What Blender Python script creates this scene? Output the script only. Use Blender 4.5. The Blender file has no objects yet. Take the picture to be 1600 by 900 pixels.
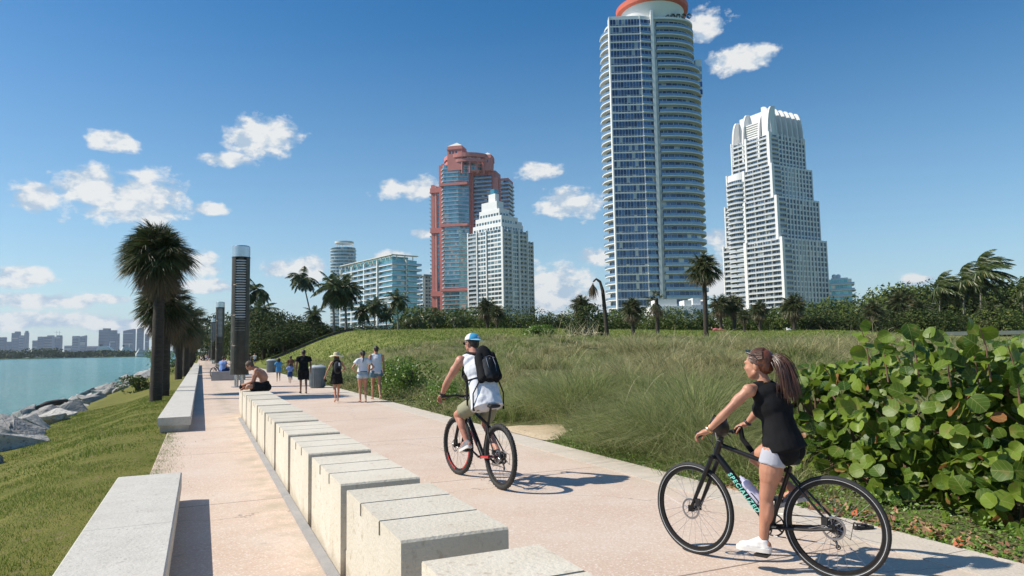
import bpy, math, random
import numpy as np
from mathutils import Vector, Matrix, noise as mnoise
R = math.radians
random.seed(7); rng = np.random.default_rng(7)
S = bpy.context.scene
COL = S.collection

# ------------------------------------------------------------------ camera
F = 1090.0; CH = 1.6
PITCH = math.atan(93 / F); ROLL = R(1.0)
cam_d = bpy.data.cameras.new('camera'); cam = bpy.data.objects.new('camera', cam_d); COL.objects.link(cam)
cam_d.sensor_width = 36; cam_d.lens = 36 * F / 1600; cam_d.clip_start = 0.05; cam_d.clip_end = 30000
cam.matrix_world = Matrix.Translation((0, 0, CH)) @ Matrix.Rotation(R(90) + PITCH, 4, 'X') @ Matrix.Rotation(-ROLL, 4, 'Z')
S.camera = cam
_f = Vector((0, math.cos(PITCH), math.sin(PITCH))); _r0 = Vector((1, 0, 0)); _u0 = _r0.cross(_f)
_r = _r0 * math.cos(ROLL) - _u0 * math.sin(ROLL); _u = _u0 * math.cos(ROLL) + _r0 * math.sin(ROLL)
def ray(px, py): return _r * ((px - 800) / F) + _u * ((450 - py) / F) + _f
def at(px, py, Y):
    d = ray(px, py); return Vector((0, 0, CH)) + d * (Y / d.y)
def gp(px, py, z=0.0):
    d = ray(px, py); return Vector((0, 0, CH)) + d * ((z - CH) / d.z)
A = R(24.0)
U = Vector((-math.sin(A), math.cos(A), 0)); V = Vector((math.cos(A), math.sin(A), 0))
def uvp(u, v, z=0.0): return U * u + V * v + Vector((0, 0, z))

# ------------------------------------------------------------------ sun and sky
SUN_EL = R(44); SUN_DIR = Vector((-math.cos(SUN_EL), -0.03, math.sin(SUN_EL))).normalized()
sd = bpy.data.lights.new('sun', 'SUN'); sd.energy = 5.0; sd.angle = R(0.53); sd.color = (1.0, 0.93, 0.82)
sun = bpy.data.objects.new('sun', sd); COL.objects.link(sun)
sun.rotation_euler = SUN_DIR.to_track_quat('Z', 'Y').to_euler()
W = bpy.data.worlds.new('World'); S.world = W; W.use_nodes = True
wt = W.node_tree; wt.nodes.clear()
def wn(t, **k):
    n = wt.nodes.new(t)
    for a, b in k.items(): setattr(n, a, b)
    return n
def wl(a, b): wt.links.new(a, b)
sky = wn('ShaderNodeTexSky', sky_type='NISHITA', sun_disc=False)
sky.sun_elevation = SUN_EL; sky.sun_rotation = math.atan2(SUN_DIR.x, SUN_DIR.y); sky.altitude = 0
sky.air_density = 1.0; sky.dust_density = 0.5; sky.ozone_density = 2.2
hsv = wn('ShaderNodeHueSaturation'); hsv.inputs['Saturation'].default_value = 1.42; hsv.inputs['Hue'].default_value = .498; hsv.inputs['Value'].default_value = 1.0
wl(sky.outputs[0], hsv.inputs['Color'])
bg1 = wn('ShaderNodeBackground'); bg1.inputs[1].default_value = 0.105; tc = wn('ShaderNodeTexCoord'); sx = wn('ShaderNodeSeparateXYZ'); wl(tc.outputs['Generated'], sx.inputs[0])
hzr = wn('ShaderNodeMapRange'); hzr.inputs[1].default_value = .0; hzr.inputs[2].default_value = .46; hzr.inputs[3].default_value = .66; hzr.inputs[4].default_value = 0; wl(sx.outputs[2], hzr.inputs[0]); hzp = wn('ShaderNodeMath', operation='POWER'); wl(hzr.outputs[0], hzp.inputs[0]); hzp.inputs[1].default_value = 1.5
hzm = wn('ShaderNodeMix', data_type='RGBA'); wl(hzp.outputs[0], hzm.inputs['Factor']); wl(hsv.outputs[0], hzm.inputs['A']); hzm.inputs['B'].default_value = (4.6, 6.6, 7.9, 1); wl(hzm.outputs['Result'], bg1.inputs[0])
def wm(op, a, b=None, c=None, clamp=False):
    n = wn('ShaderNodeMath', operation=op); n.use_clamp = clamp
    for i, x in enumerate((a, b, c)):
        if x is None: continue
        if isinstance(x, (int, float)): n.inputs[i].default_value = x
        else: wl(x, n.inputs[i])
    return n.outputs[0]
az = wm('ARCTAN2', sx.outputs[0], sx.outputs[1]); el = wm('ARCSINE', sx.outputs[2])
cx = wn('ShaderNodeCombineXYZ'); wl(az, cx.inputs[0]); wl(el, cx.inputs[1])
def wnoise(scale, detail, rough, sy=1.0, off=0.0):
    mp = wn('ShaderNodeMapping'); mp.inputs['Scale'].default_value = (1, sy, 1); mp.inputs['Location'].default_value = (off, off * .7, 0)
    wl(cx.outputs[0], mp.inputs[0])
    n = wn('ShaderNodeTexNoise'); n.inputs['Scale'].default_value = scale; n.inputs['Detail'].default_value = detail
    n.inputs['Roughness'].default_value = rough; wl(mp.outputs[0], n.inputs['Vector']); return n.outputs['Fac']
n_edge = wnoise(30, 8, .60, 1.5); n_lit = wnoise(34, 4, .6, 1.5, .35); n_big = wnoise(13, 4, .55, 1.6, 3.1); n_sh = wnoise(22, 6, .6, 1.8, 7.7)
CL = [(50,306,40,19),(150,292,58,30),(205,312,95,40),(330,326,26,11),(178,222,38,15),(415,216,60,32),(355,250,44,13),
      (645,296,50,20),(840,268,34,16),(893,316,54,26),(468,421,52,18),(310,412,30,20),(658,364,24,9),(1105,40,36,24),
      (1158,90,64,19),(862,450,66,44),(935,402,34,14),(1120,372,26,16),(1126,432,30,30),(1432,438,30,9),(30,436,55,15),
      (75,470,130,12),(170,468,40,8),(60,500,150,12),(210,510,110,10),(330,448,50,10),(620,400,30,10),(700,430,40,14),(960,470,60,22),(1300,500,60,14)]
dmin = None
for (px, py, rx, ry) in CL:
    d = ray(px, py).normalized(); a0 = math.atan2(d.x, d.y); e0 = math.asin(d.z)
    dx = ray(px + rx, py).normalized(); wa = abs(math.atan2(dx.x, dx.y) - a0); we = ry / F
    s1 = wn('ShaderNodeVectorMath', operation='SUBTRACT'); wl(cx.outputs[0], s1.inputs[0]); s1.inputs[1].default_value = (a0, e0, 0)
    s2 = wn('ShaderNodeVectorMath', operation='MULTIPLY'); wl(s1.outputs[0], s2.inputs[0]); s2.inputs[1].default_value = (1 / wa, 1 / we, 0)
    s3 = wn('ShaderNodeVectorMath', operation='LENGTH'); wl(s2.outputs[0], s3.inputs[0])
    dmin = s3.outputs['Value'] if dmin is None else wm('MINIMUM', dmin, s3.outputs['Value'])
# cloud density: near a cloud centre and where the noise is high
dens = wm('SUBTRACT', wm('ADD', wm('MULTIPLY', n_edge, 2.3), wm('MULTIPLY', n_big, 1.6)), wm('ADD', wm('MULTIPLY', dmin, 1.15), .70))
mask = wm('SMOOTH_MIN', wm('MULTIPLY', dens, 2.1, clamp=True), 1.0, 0.05)
# thin streaks of high haze low over the horizon and behind the sun side
st = wnoise(7, 6, .6, 7.0, 1.3)
stm = wm('MULTIPLY', wm('MULTIPLY', wm('SUBTRACT', st, .50, clamp=True), 3.2, clamp=True), wm('SUBTRACT', 1.0, wm('MULTIPLY', el, 6.5), clamp=True))
stm = wm('MULTIPLY', stm, wm('GREATER_THAN', el, 0.0))
# a random field of far-off clouds elsewhere in the sky, so that the light and reflections see clouds too
back = wm('MULTIPLY', wm('MULTIPLY', wm('SUBTRACT', wnoise(3.2, 7, .6, 2.2, 5.0), .60, clamp=True), 7.0, clamp=True), wm('GREATER_THAN', wm('ABSOLUTE', az), 0.95))
mask = wm('MAXIMUM', mask, back)
tot = wm('MAXIMUM', mask, wm('MULTIPLY', stm, 0.75), clamp=True)
cr = wn('ShaderNodeMix', data_type='RGBA'); wl(wm('MULTIPLY', wm('SUBTRACT', wm('ADD', wm('ADD', n_sh, wm('MULTIPLY', dens, .22)), wm('MULTIPLY', wm('SUBTRACT', n_edge, n_lit), 1.6)), .36, clamp=True), 2.6, clamp=True), cr.inputs['Factor'])
cr.inputs['A'].default_value = (.50, .63, .77, 1); cr.inputs['B'].default_value = (.96, .96, .94, 1)
bg2 = wn('ShaderNodeBackground'); bg2.inputs[1].default_value = 0.80; wl(cr.outputs['Result'], bg2.inputs[0])
ms = wn('ShaderNodeMixShader'); wl(wm('MULTIPLY', tot, .93), ms.inputs[0]); wl(bg1.outputs[0], ms.inputs[1]); wl(bg2.outputs[0], ms.inputs[2])
wo = wn('ShaderNodeOutputWorld'); wl(ms.outputs[0], wo.inputs[0])
S.view_settings.view_transform = 'Standard'; S.view_settings.look = 'None'; S.view_settings.gamma = 1
S.view_settings.exposure = 0.22; S.view_settings.use_curve_mapping = False
S.cycles.max_bounces = 6; S.cycles.transparent_max_bounces = 8

# ------------------------------------------------------------------ helpers
class MB:
    def __init__(s): s.v = []; s.f = []; s.mi = []; s.uv = None
    def add(s, vs, fs, mi=0):
        o = len(s.v); s.v.extend([tuple(p) for p in vs]); s.f.extend([tuple(i + o for i in q) for q in fs]); s.mi.extend([mi] * len(fs))
    def box(s, lo, hi, mi=0, M=None):
        (x0, y0, z0), (x1, y1, z1) = lo, hi
        vs = [Vector(p) for p in ((x0,y0,z0),(x1,y0,z0),(x1,y1,z0),(x0,y1,z0),(x0,y0,z1),(x1,y0,z1),(x1,y1,z1),(x0,y1,z1))]
        if M is not None: vs = [M @ p for p in vs]
        s.add(vs, [(3,2,1,0),(4,5,6,7),(0,1,5,4),(1,2,6,5),(2,3,7,6),(3,0,4,7)], mi)
    def rings(s, rings, mi=0, cap=True, closed=False):
        n = len(rings[0]); vs = [p for r in rings for p in r]; fs = []
        m = len(rings)
        for i in range(m if closed else m - 1):
            a, b = i * n, ((i + 1) % m) * n
            for k in range(n): fs.append((a + k, a + (k + 1) % n, b + (k + 1) % n, b + k))
        if cap and not closed: fs.append(tuple(reversed(range(n)))); fs.append(tuple(range((m - 1) * n, m * n)))
        s.add(vs, fs, mi)
    def tube(s, pts, rad, n=8, mi=0, cap=True, closed=False):
        pts = [Vector(p) for p in pts]; m = len(pts)
        if isinstance(rad, (int, float)): rad = [rad] * m
        rs = []; ref = None
        for i, p in enumerate(pts):
            if closed: t = pts[(i + 1) % m] - pts[i - 1]
            else: t = pts[min(i + 1, m - 1)] - pts[max(i - 1, 0)]
            t.normalize()
            if ref is None: ref = Vector((0, 0, 1)) if abs(t.z) < .9 else Vector((1, 0, 0))
            a = t.cross(ref).normalized(); b = a.cross(t).normalized(); ref = b
            rs.append([p + (a * math.cos(2 * math.pi * k / n) + b * math.sin(2 * math.pi * k / n)) * rad[i] for k in range(n)])
        s.rings(rs, mi, cap, closed)
    def caps(s, p0, p1, r0, r1, n=14, flat=False, mi=0):
        p0 = Vector(p0); p1 = Vector(p1); t = (p1 - p0); L = t.length; t = t.normalized() if L > 1e-6 else Vector((0, 0, 1))
        if flat: s.tube([p0, p0.lerp(p1, .5), p1], [r0, (r0 + r1) / 2, r1], n, mi); return
        pts = []; rr = []
        for k in range(1, 5): a = k * math.pi / 8; pts.append(p0 - t * r0 * math.cos(a)); rr.append(r0 * math.sin(a))
        for k in range(4, 0, -1): a = k * math.pi / 8; pts.append(p1 + t * r1 * math.cos(a)); rr.append(r1 * math.sin(a))
        s.tube(pts, rr, n, mi)
    def ell(s, c, a, b, d, n=14, mi=0):
        c = Vector(c); a = Vector(a); b = Vector(b); d = Vector(d); rs = []
        for i in range(1, n // 2 + 1):
            th = math.pi * i / (n // 2 + 1)
            rs.append([c + (a * math.cos(2 * math.pi * k / n) + b * math.sin(2 * math.pi * k / n)) * math.sin(th) + d * math.cos(th) for k in range(n)])
        s.rings(rs, mi)
    def etube(s, p0, p1, side, a0, b0, a1, b1, n=18, m=3, mi=0):
        p0 = Vector(p0); p1 = Vector(p1); t = (p1 - p0).normalized(); sd_ = (side - t * side.dot(t)).normalized(); fw = t.cross(sd_)
        rs = []
        for i in range(m):
            q = i / (m - 1); c = p0.lerp(p1, q); a = a0 + (a1 - a0) * q; b = b0 + (b1 - b0) * q
            rs.append([c + sd_ * a * math.cos(2 * math.pi * k / n) + fw * b * math.sin(2 * math.pi * k / n) for k in range(n)])
        s.rings(rs, mi)
    def torus(s, c, axis, R0, r, n=48, m=8, mi=0, sq=1.0):
        c = Vector(c); ax = Vector(axis).normalized(); a = ax.orthogonal().normalized(); b = ax.cross(a); rs = []
        for i in range(n):
            t = 2 * math.pi * i / n; d = a * math.cos(t) + b * math.sin(t)
            rs.append([c + d * (R0 + r * math.cos(2 * math.pi * k / m)) + ax * r * sq * math.sin(2 * math.pi * k / m) for k in range(m)])
        s.rings(rs, mi, closed=True)
    def cyl(s, c0, c1, r, n=24, mi=0): s.tube([c0, c1], r, n, mi)
    def poly(s, outline, z0, z1, mi=0):
        n = len(outline); s.add([(x, y, z0) for x, y in outline] + [(x, y, z1) for x, y in outline],
              [tuple(reversed(range(n))), tuple(range(n, 2 * n))] + [(k, (k + 1) % n, (k + 1) % n + n, k + n) for k in range(n)], mi)
    def mesh(s, name, mats, smooth=False):
        me = bpy.data.meshes.new(name); me.from_pydata(s.v, [], s.f); me.update()
        for m in (mats if isinstance(mats, (list, tuple)) else [mats]): me.materials.append(m)
        if any(s.mi): me.polygons.foreach_set('material_index', s.mi)
        if smooth:
            me.polygons.foreach_set('use_smooth', [True] * len(s.f))
            try: me.set_sharp_from_angle(angle=R(smooth if smooth is not True else 40))
            except Exception: pass
        return me
    def build(s, name, mats, parent=None, smooth=False):
        return link(name, s.mesh(name, mats, smooth), parent)
def link(name, me, parent=None):
    o = bpy.data.objects.new(name, me); COL.objects.link(o)
    if parent is not None: o.parent = parent
    return o
def tag(o, label, cat, group=None):
    o['label'] = label; o['category'] = cat
    if group: o['group'] = group
    return o
def empty(name, loc=(0, 0, 0), rz=0.0, label=None, cat=None, group=None):
    o = bpy.data.objects.new(name, None); COL.objects.link(o); o.location = loc; o.rotation_euler.z = rz; o.empty_display_size = .2
    if label: tag(o, label, cat, group)
    return o
def structure(o): o['kind'] = 'structure'; return o
def stuff(o, label, cat): o['kind'] = 'stuff'; o['label'] = label; o['category'] = cat; return o
KIDS = {}
def copy_tree(o, parent=None):
    c = o.copy(); COL.objects.link(c); c.parent = parent
    if parent is not None: c.matrix_parent_inverse = o.matrix_parent_inverse.copy()
    for ch in list(o.children): copy_tree(ch, c)
    return c
def npmesh(name, verts, faces, mat, parent=None, smooth=False, uv=None, mats=None, mi=None):
    verts = np.asarray(verts, np.float32); faces = np.asarray(faces, np.int32); k = faces.shape[1]; n = len(faces)
    me = bpy.data.meshes.new(name); me.vertices.add(len(verts)); me.vertices.foreach_set('co', verts.ravel())
    me.loops.add(n * k); me.loops.foreach_set('vertex_index', faces.ravel())
    me.polygons.add(n); me.polygons.foreach_set('loop_start', np.arange(n, dtype=np.int32) * k)
    try: me.polygons.foreach_set('loop_total', np.full(n, k, np.int32))
    except Exception: pass
    if smooth: me.polygons.foreach_set('use_smooth', np.ones(n, bool))
    if uv is not None:
        l = me.uv_layers.new(name='UVMap'); l.data.foreach_set('uv', np.asarray(uv, np.float32)[faces.ravel()].ravel())
    for m in (mats or [mat]): me.materials.append(m)
    if mi is not None: me.polygons.foreach_set('material_index', np.asarray(mi, np.int32))
    me.update(calc_edges=True)
    return link(name, me, parent)
def join_np(parts):
    vs, fs, o = [], [], 0
    for v, f in parts: vs.append(v); fs.append(f + o); o += len(v)
    return np.concatenate(vs), np.concatenate(fs)

# ------------------------------------------------------------------ materials
def M(name, c1, c2=None, scale=5, rough=.8, bump=0, bscale=60, metal=0, spec=.5, detail=5, island=0, c3=None, c3w=.08, trans=0, coord='Object', contrast=1.0, sub=0, bdist=.02, coat=0, stretch=None, objrand=0):
    m = bpy.data.materials.new(name); m.use_nodes = True; t = m.node_tree; N = t.nodes; L = t.links
    b = N['Principled BSDF']; b.inputs['Roughness'].default_value = rough; b.inputs['Metallic'].default_value = metal
    b.inputs['Specular IOR Level'].default_value = spec; b.inputs['Coat Weight'].default_value = coat
    c1 = (*c1, 1); b.inputs['Base Color'].default_value = c1
    tcn = N.new('ShaderNodeTexCoord'); vec = tcn.outputs[coord]
    if stretch:
        mp = N.new('ShaderNodeMapping'); mp.inputs['Scale'].default_value = stretch; L.new(vec, mp.inputs[0]); vec = mp.outputs[0]
    out = None
    if c2:
        mx = N.new('ShaderNodeMix'); mx.data_type = 'RGBA'; mx.inputs['A'].default_value = c1; mx.inputs['B'].default_value = (*c2, 1)
        if island:
            g = N.new('ShaderNodeNewGeometry'); fac = g.outputs['Random Per Island']
            if objrand:
                oi = N.new('ShaderNodeObjectInfo'); ad = N.new('ShaderNodeMath'); ad.operation = 'ADD'; L.new(fac, ad.inputs[0]); L.new(oi.outputs['Random'], ad.inputs[1])
                wn_ = N.new('ShaderNodeTexWhiteNoise'); wn_.noise_dimensions = '1D'; L.new(ad.outputs[0], wn_.inputs['W']); fac = wn_.outputs['Value']
            pw = N.new('ShaderNodeMath'); pw.operation = 'POWER'; L.new(fac, pw.inputs[0]); pw.inputs[1].default_value = contrast; src = pw.outputs[0]
        else:
            nz = N.new('ShaderNodeTexNoise'); nz.inputs['Scale'].default_value = scale; nz.inputs['Detail'].default_value = detail; nz.inputs['Roughness'].default_value = .6
            L.new(vec, nz.inputs['Vector']); mr = N.new('ShaderNodeMapRange'); w = .22 / contrast
            mr.inputs[1].default_value = .5 - w; mr.inputs[2].default_value = .5 + w; L.new(nz.outputs[0], mr.inputs[0]); src = mr.outputs[0]
        L.new(src, mx.inputs['Factor']); out = mx.outputs['Result']
        if c3:
            m3 = N.new('ShaderNodeMix'); m3.data_type = 'RGBA'; L.new(out, m3.inputs['A']); m3.inputs['B'].default_value = (*c3, 1)
            gt = N.new('ShaderNodeMath'); gt.operation = 'GREATER_THAN'; gt.inputs[1].default_value = 1 - c3w
            if island:
                w2 = N.new('ShaderNodeTexWhiteNoise'); w2.noise_dimensions = '1D'; L.new(fac, w2.inputs['W']); L.new(w2.outputs['Value'], gt.inputs[0]); L.new(gt.outputs[0], m3.inputs['Factor'])
            else:
                n3 = N.new('ShaderNodeTexNoise'); n3.inputs['Scale'].default_value = scale * 7; n3.inputs['Detail'].default_value = 6; L.new(vec, n3.inputs['Vector'])
                r3 = N.new('ShaderNodeMapRange'); r3.inputs[1].default_value = .58 - c3w; r3.inputs[2].default_value = .80 - c3w; L.new(n3.outputs[0], r3.inputs[0]); L.new(r3.outputs[0], m3.inputs['Factor'])
            out = m3.outputs['Result']
        L.new(out, b.inputs['Base Color'])
    if bump:
        bn = N.new('ShaderNodeTexNoise'); bn.inputs['Scale'].default_value = bscale; bn.inputs['Detail'].default_value = 6; L.new(vec, bn.inputs['Vector'])
        bp = N.new('ShaderNodeBump'); bp.inputs['Strength'].default_value = bump; bp.inputs['Distance'].default_value = bdist
        L.new(bn.outputs[0], bp.inputs['Height']); L.new(bp.outputs[0], b.inputs['Normal'])
    if sub:
        b.inputs['Subsurface Weight'].default_value = sub; b.inputs['Subsurface Radius'].default_value = (.012, .005, .003); b.inputs['Subsurface Scale'].default_value = 1
    if trans:
        tr = N.new('ShaderNodeBsdfTranslucent'); 
        if out is not None: L.new(out, tr.inputs[0])
        else: tr.inputs[0].default_value = c1
        mixs = N.new('ShaderNodeMixShader'); mixs.inputs[0].default_value = trans; o = N['Material Output']
        L.new(b.outputs[0], mixs.inputs[1]); L.new(tr.outputs[0], mixs.inputs[2]); L.new(mixs.outputs[0], o.inputs[0])
    return m
def nodes(m): return m.node_tree.nodes, m.node_tree.links, m.node_tree.nodes['Principled BSDF']

def paving():
    m = M('pink shell concrete', (.555, .42, .32), (.62, .485, .38), scale=.9, rough=.85, bump=.25, bscale=180, bdist=.004, contrast=1.1)
    N, L, b = nodes(m); tcn = [n for n in N if n.type == 'TEX_COORD'][0]
    base = b.inputs['Base Color'].links[0].from_socket
    def mixc(base, fac, col, amt):
        mx = N.new('ShaderNodeMix'); mx.data_type = 'RGBA'; L.new(base, mx.inputs['A']); mx.inputs['B'].default_value = (*col, 1)
        mu = N.new('ShaderNodeMath'); mu.operation = 'MULTIPLY'; mu.use_clamp = True; L.new(fac, mu.inputs[0]); mu.inputs[1].default_value = amt; L.new(mu.outputs[0], mx.inputs['Factor']); return mx.outputs['Result']
    # shell speckles
    vo = N.new('ShaderNodeTexVoronoi'); vo.inputs['Scale'].default_value = 85; L.new(tcn.outputs['Object'], vo.inputs['Vector'])
    s = N.new('ShaderNodeSeparateColor'); L.new(vo.outputs['Color'], s.inputs[0])
    g = N.new('ShaderNodeMapRange'); g.inputs[1].default_value = .62; g.inputs[2].default_value = 1; L.new(s.outputs[0], g.inputs[0])
    base = mixc(base, g.outputs[0], (.42, .30, .23), .5)
    g2 = N.new('ShaderNodeMapRange'); g2.inputs[1].default_value = .75; g2.inputs[2].default_value = 1; L.new(s.outputs[1], g2.inputs[0])
    base = mixc(base, g2.outputs[0], (.82, .74, .66), .6)
    # wide worn and greyed patches, sparse dark spots
    n1 = N.new('ShaderNodeTexNoise'); n1.inputs['Scale'].default_value = .45; n1.inputs['Detail'].default_value = 7; n1.inputs['Roughness'].default_value = .7; L.new(tcn.outputs['Object'], n1.inputs['Vector'])
    r1 = N.new('ShaderNodeMapRange'); r1.inputs[1].default_value = .48; r1.inputs[2].default_value = .68; L.new(n1.outputs[0], r1.inputs[0])
    base = mixc(base, r1.outputs[0], (.60, .53, .45), .55)
    n2 = N.new('ShaderNodeTexNoise'); n2.inputs['Scale'].default_value = 5; n2.inputs['Detail'].default_value = 4; L.new(tcn.outputs['Object'], n2.inputs['Vector'])
    r2 = N.new('ShaderNodeMapRange'); r2.inputs[1].default_value = .68; r2.inputs[2].default_value = .74; L.new(n2.outputs[0], r2.inputs[0])
    base = mixc(base, r2.outputs[0], (.28, .22, .17), .4)
    # saw-cut joints across the walk
    sx = N.new('ShaderNodeSeparateXYZ'); L.new(tcn.outputs['Object'], sx.inputs[0])
    pp = N.new('ShaderNodeMath'); pp.operation = 'PINGPONG'; L.new(sx.outputs[1], pp.inputs[0]); pp.inputs[1].default_value = 2.05
    lt = N.new('ShaderNodeMath'); lt.operation = 'LESS_THAN'; L.new(pp.outputs[0], lt.inputs[0]); lt.inputs[1].default_value = .010
    base = mixc(base, lt.outputs[0], (.16, .12, .095), .85)
    # hairline cracks in a few slabs
    nd = N.new('ShaderNodeTexNoise'); nd.inputs['Scale'].default_value = 2.5; nd.inputs['Detail'].default_value = 6; L.new(tcn.outputs['Object'], nd.inputs['Vector'])
    va = N.new('ShaderNodeVectorMath'); va.operation = 'MULTIPLY_ADD'; L.new(nd.outputs['Color'], va.inputs[0]); va.inputs[1].default_value = (.6, .6, 0); L.new(tcn.outputs['Object'], va.inputs[2])
    vc = N.new('ShaderNodeTexVoronoi'); vc.feature = 'DISTANCE_TO_EDGE'; vc.inputs['Scale'].default_value = .22; L.new(va.outputs[0], vc.inputs['Vector'])
    lc = N.new('ShaderNodeMath'); lc.operation = 'LESS_THAN'; L.new(vc.outputs['Distance'], lc.inputs[0]); lc.inputs[1].default_value = .0012
    base = mixc(base, lc.outputs[0], (.2, .15, .12), .6)
    # sand and dirt gathered along the wall foot, the lawn edge and the kerb
    for xc, wd_, col_ in ((.72, .34, (.40, .34, .25)), (-.52, .30, (.33, .29, .19)), (4.80, .30, (.52, .45, .34)), (1.62, .22, (.40, .34, .25))):
        sb = N.new('ShaderNodeMath'); sb.operation = 'SUBTRACT'; L.new(sx.outputs[0], sb.inputs[0]); sb.inputs[1].default_value = xc
        ab = N.new('ShaderNodeMath'); ab.operation = 'ABSOLUTE'; L.new(sb.outputs[0], ab.inputs[0])
        rr = N.new('ShaderNodeMapRange'); rr.inputs[1].default_value = 0; rr.inputs[2].default_value = wd_; rr.inputs[3].default_value = 1; rr.inputs[4].default_value = 0; L.new(ab.outputs[0], rr.inputs[0])
        mm = N.new('ShaderNodeMath'); mm.operation = 'MULTIPLY'; L.new(rr.outputs[0], mm.inputs[0]); r4 = N.new('ShaderNodeMapRange'); r4.inputs[1].default_value = .42; r4.inputs[2].default_value = .62; L.new(nd.outputs[0], r4.inputs[0]); L.new(r4.outputs[0], mm.inputs[1])
        base = mixc(base, mm.outputs[0], col_, .8)
    L.new(base, b.inputs['Base Color']); return m
def coral(name, c1, c2, stain, pit=.5, sc=3, grime=.5):
    m = M(name, c1, c2, scale=sc, rough=.88, bump=.7, bscale=45, bdist=.008, contrast=.8, c3=stain, c3w=-.015)
    N, L, b = nodes(m); tcn = [n for n in N if n.type == 'TEX_COORD'][0]
    base = b.inputs['Base Color'].links[0].from_socket
    mp = N.new('ShaderNodeMapping'); mp.inputs['Scale'].default_value = (1, 1, .45); L.new(tcn.outputs['Object'], mp.inputs[0])
    v = N.new('ShaderNodeTexNoise'); v.inputs['Scale'].default_value = 70; v.inputs['Detail'].default_value = 5; v.inputs['Roughness'].default_value = .75; L.new(mp.outputs[0], v.inputs['Vector'])
    r = N.new('ShaderNodeMapRange'); r.inputs[1].default_value = .58; r.inputs[2].default_value = .66; L.new(v.outputs[0], r.inputs[0])
    n1 = N.new('ShaderNodeTexNoise'); n1.inputs['Scale'].default_value = 4; n1.inputs['Detail'].default_value = 3; L.new(tcn.outputs['Object'], n1.inputs['Vector'])
    r1 = N.new('ShaderNodeMapRange'); r1.inputs[1].default_value = .4; r1.inputs[2].default_value = .65; L.new(n1.outputs[0], r1.inputs[0])
    mu = N.new('ShaderNodeMath'); mu.operation = 'MULTIPLY'; L.new(r.outputs[0], mu.inputs[0]); L.new(r1.outputs[0], mu.inputs[1])
    mu2 = N.new('ShaderNodeMath'); mu2.operation = 'MULTIPLY'; L.new(mu.outputs[0], mu2.inputs[0]); mu2.inputs[1].default_value = pit
    mx = N.new('ShaderNodeMix'); mx.data_type = 'RGBA'; L.new(base, mx.inputs['A']); mx.inputs['B'].default_value = (stain[0]*.5, stain[1]*.5, stain[2]*.5, 1); L.new(mu2.outputs[0], mx.inputs['Factor'])
    base = mx.outputs['Result']
    # grime creeping up from the ground and a different tone for every block
    sz = N.new('ShaderNodeSeparateXYZ'); L.new(tcn.outputs['Object'], sz.inputs[0])
    gz = N.new('ShaderNodeMath'); gz.operation = 'MULTIPLY_ADD'; L.new(n1.outputs[0], gz.inputs[0]); gz.inputs[1].default_value = -.34; L.new(sz.outputs[2], gz.inputs[2])
    gr = N.new('ShaderNodeMapRange'); gr.inputs[1].default_value = -.10; gr.inputs[2].default_value = -.02; gr.inputs[3].default_value = grime; gr.inputs[4].default_value = 0; L.new(gz.outputs[0], gr.inputs[0])
    mg = N.new('ShaderNodeMix'); mg.data_type = 'RGBA'; L.new(gr.outputs[0], mg.inputs['Factor']); L.new(base, mg.inputs['A']); mg.inputs['B'].default_value = (stain[0], stain[1], stain[2], 1)
    oi = N.new('ShaderNodeObjectInfo'); om = N.new('ShaderNodeMapRange'); om.inputs[3].default_value = .92; om.inputs[4].default_value = 1.07; L.new(oi.outputs['Random'], om.inputs[0])
    hs = N.new('ShaderNodeHueSaturation'); L.new(om.outputs[0], hs.inputs['Value']); L.new(mg.outputs['Result'], hs.inputs['Color'])
    L.new(hs.outputs[0], b.inputs['Base Color']); return m

m_pave = paving()
m_kerb = coral('pale coral kerb stone', (.60, .53, .44), (.50, .44, .36), (.33, .28, .22), .5, 2.5, 0)
m_block = coral('cream limestone', (.66, .61, .51), (.56, .50, .39), (.36, .29, .20), .45, 2.2)
m_bench = coral('pitted grey limestone', (.60, .575, .51), (.48, .455, .40), (.24, .22, .20), .9, 5)
m_groove = M('dark sealed joint', (.10, .09, .075), (.16, .14, .11), scale=30)
m_lawn = M('lawn turf', (.11, .125, .022), (.19, .18, .045), scale=1.2, rough=.95, bump=.8, bscale=55, bdist=.03, c3=(.20, .16, .08), c3w=.03, spec=.15)
m_blade = M('lawn blades', (.085, .15, .02), (.24, .30, .055), island=1, rough=.7, trans=.3, c3=(.36, .31, .14), c3w=.10, spec=.25)
m_dune = M('dune soil', (.085, .10, .035), (.17, .165, .08), scale=2, rough=.95, bump=.8, bscale=12, bdist=.06, spec=.1)
m_sand = M('pale sand', (.58, .47, .33), (.50, .39, .26), scale=3, rough=.95, bump=.5, bscale=20, bdist=.04, c3=(.2, .2, .08), c3w=.0, spec=.1)
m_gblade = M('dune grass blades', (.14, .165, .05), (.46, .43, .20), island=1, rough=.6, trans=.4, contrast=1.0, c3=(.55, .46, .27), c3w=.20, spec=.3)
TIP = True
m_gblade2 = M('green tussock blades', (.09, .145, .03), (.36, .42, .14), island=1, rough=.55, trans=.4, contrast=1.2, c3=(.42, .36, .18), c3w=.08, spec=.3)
m_stalk = M('seed stalks', (.42, .36, .22), (.56, .5, .34), island=1, rough=.7)
m_rock = M('grey boulder', (.40, .385, .355), (.22, .215, .205), scale=1.6, rough=.9, bump=.8, bscale=9, bdist=.08, c3=(.12, .115, .10), c3w=.06)
m_rock2 = M('pale boulder', (.56, .54, .49), (.34, .325, .295), scale=1.6, rough=.9, bump=.8, bscale=9, bdist=.08, c3=(.14, .13, .11), c3w=.05)
m_bark = M('palm bark', (.035, .028, .022), (.085, .068, .052), scale=5, rough=.95, bump=1, bscale=16, bdist=.05, stretch=(1, 1, 5))
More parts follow.
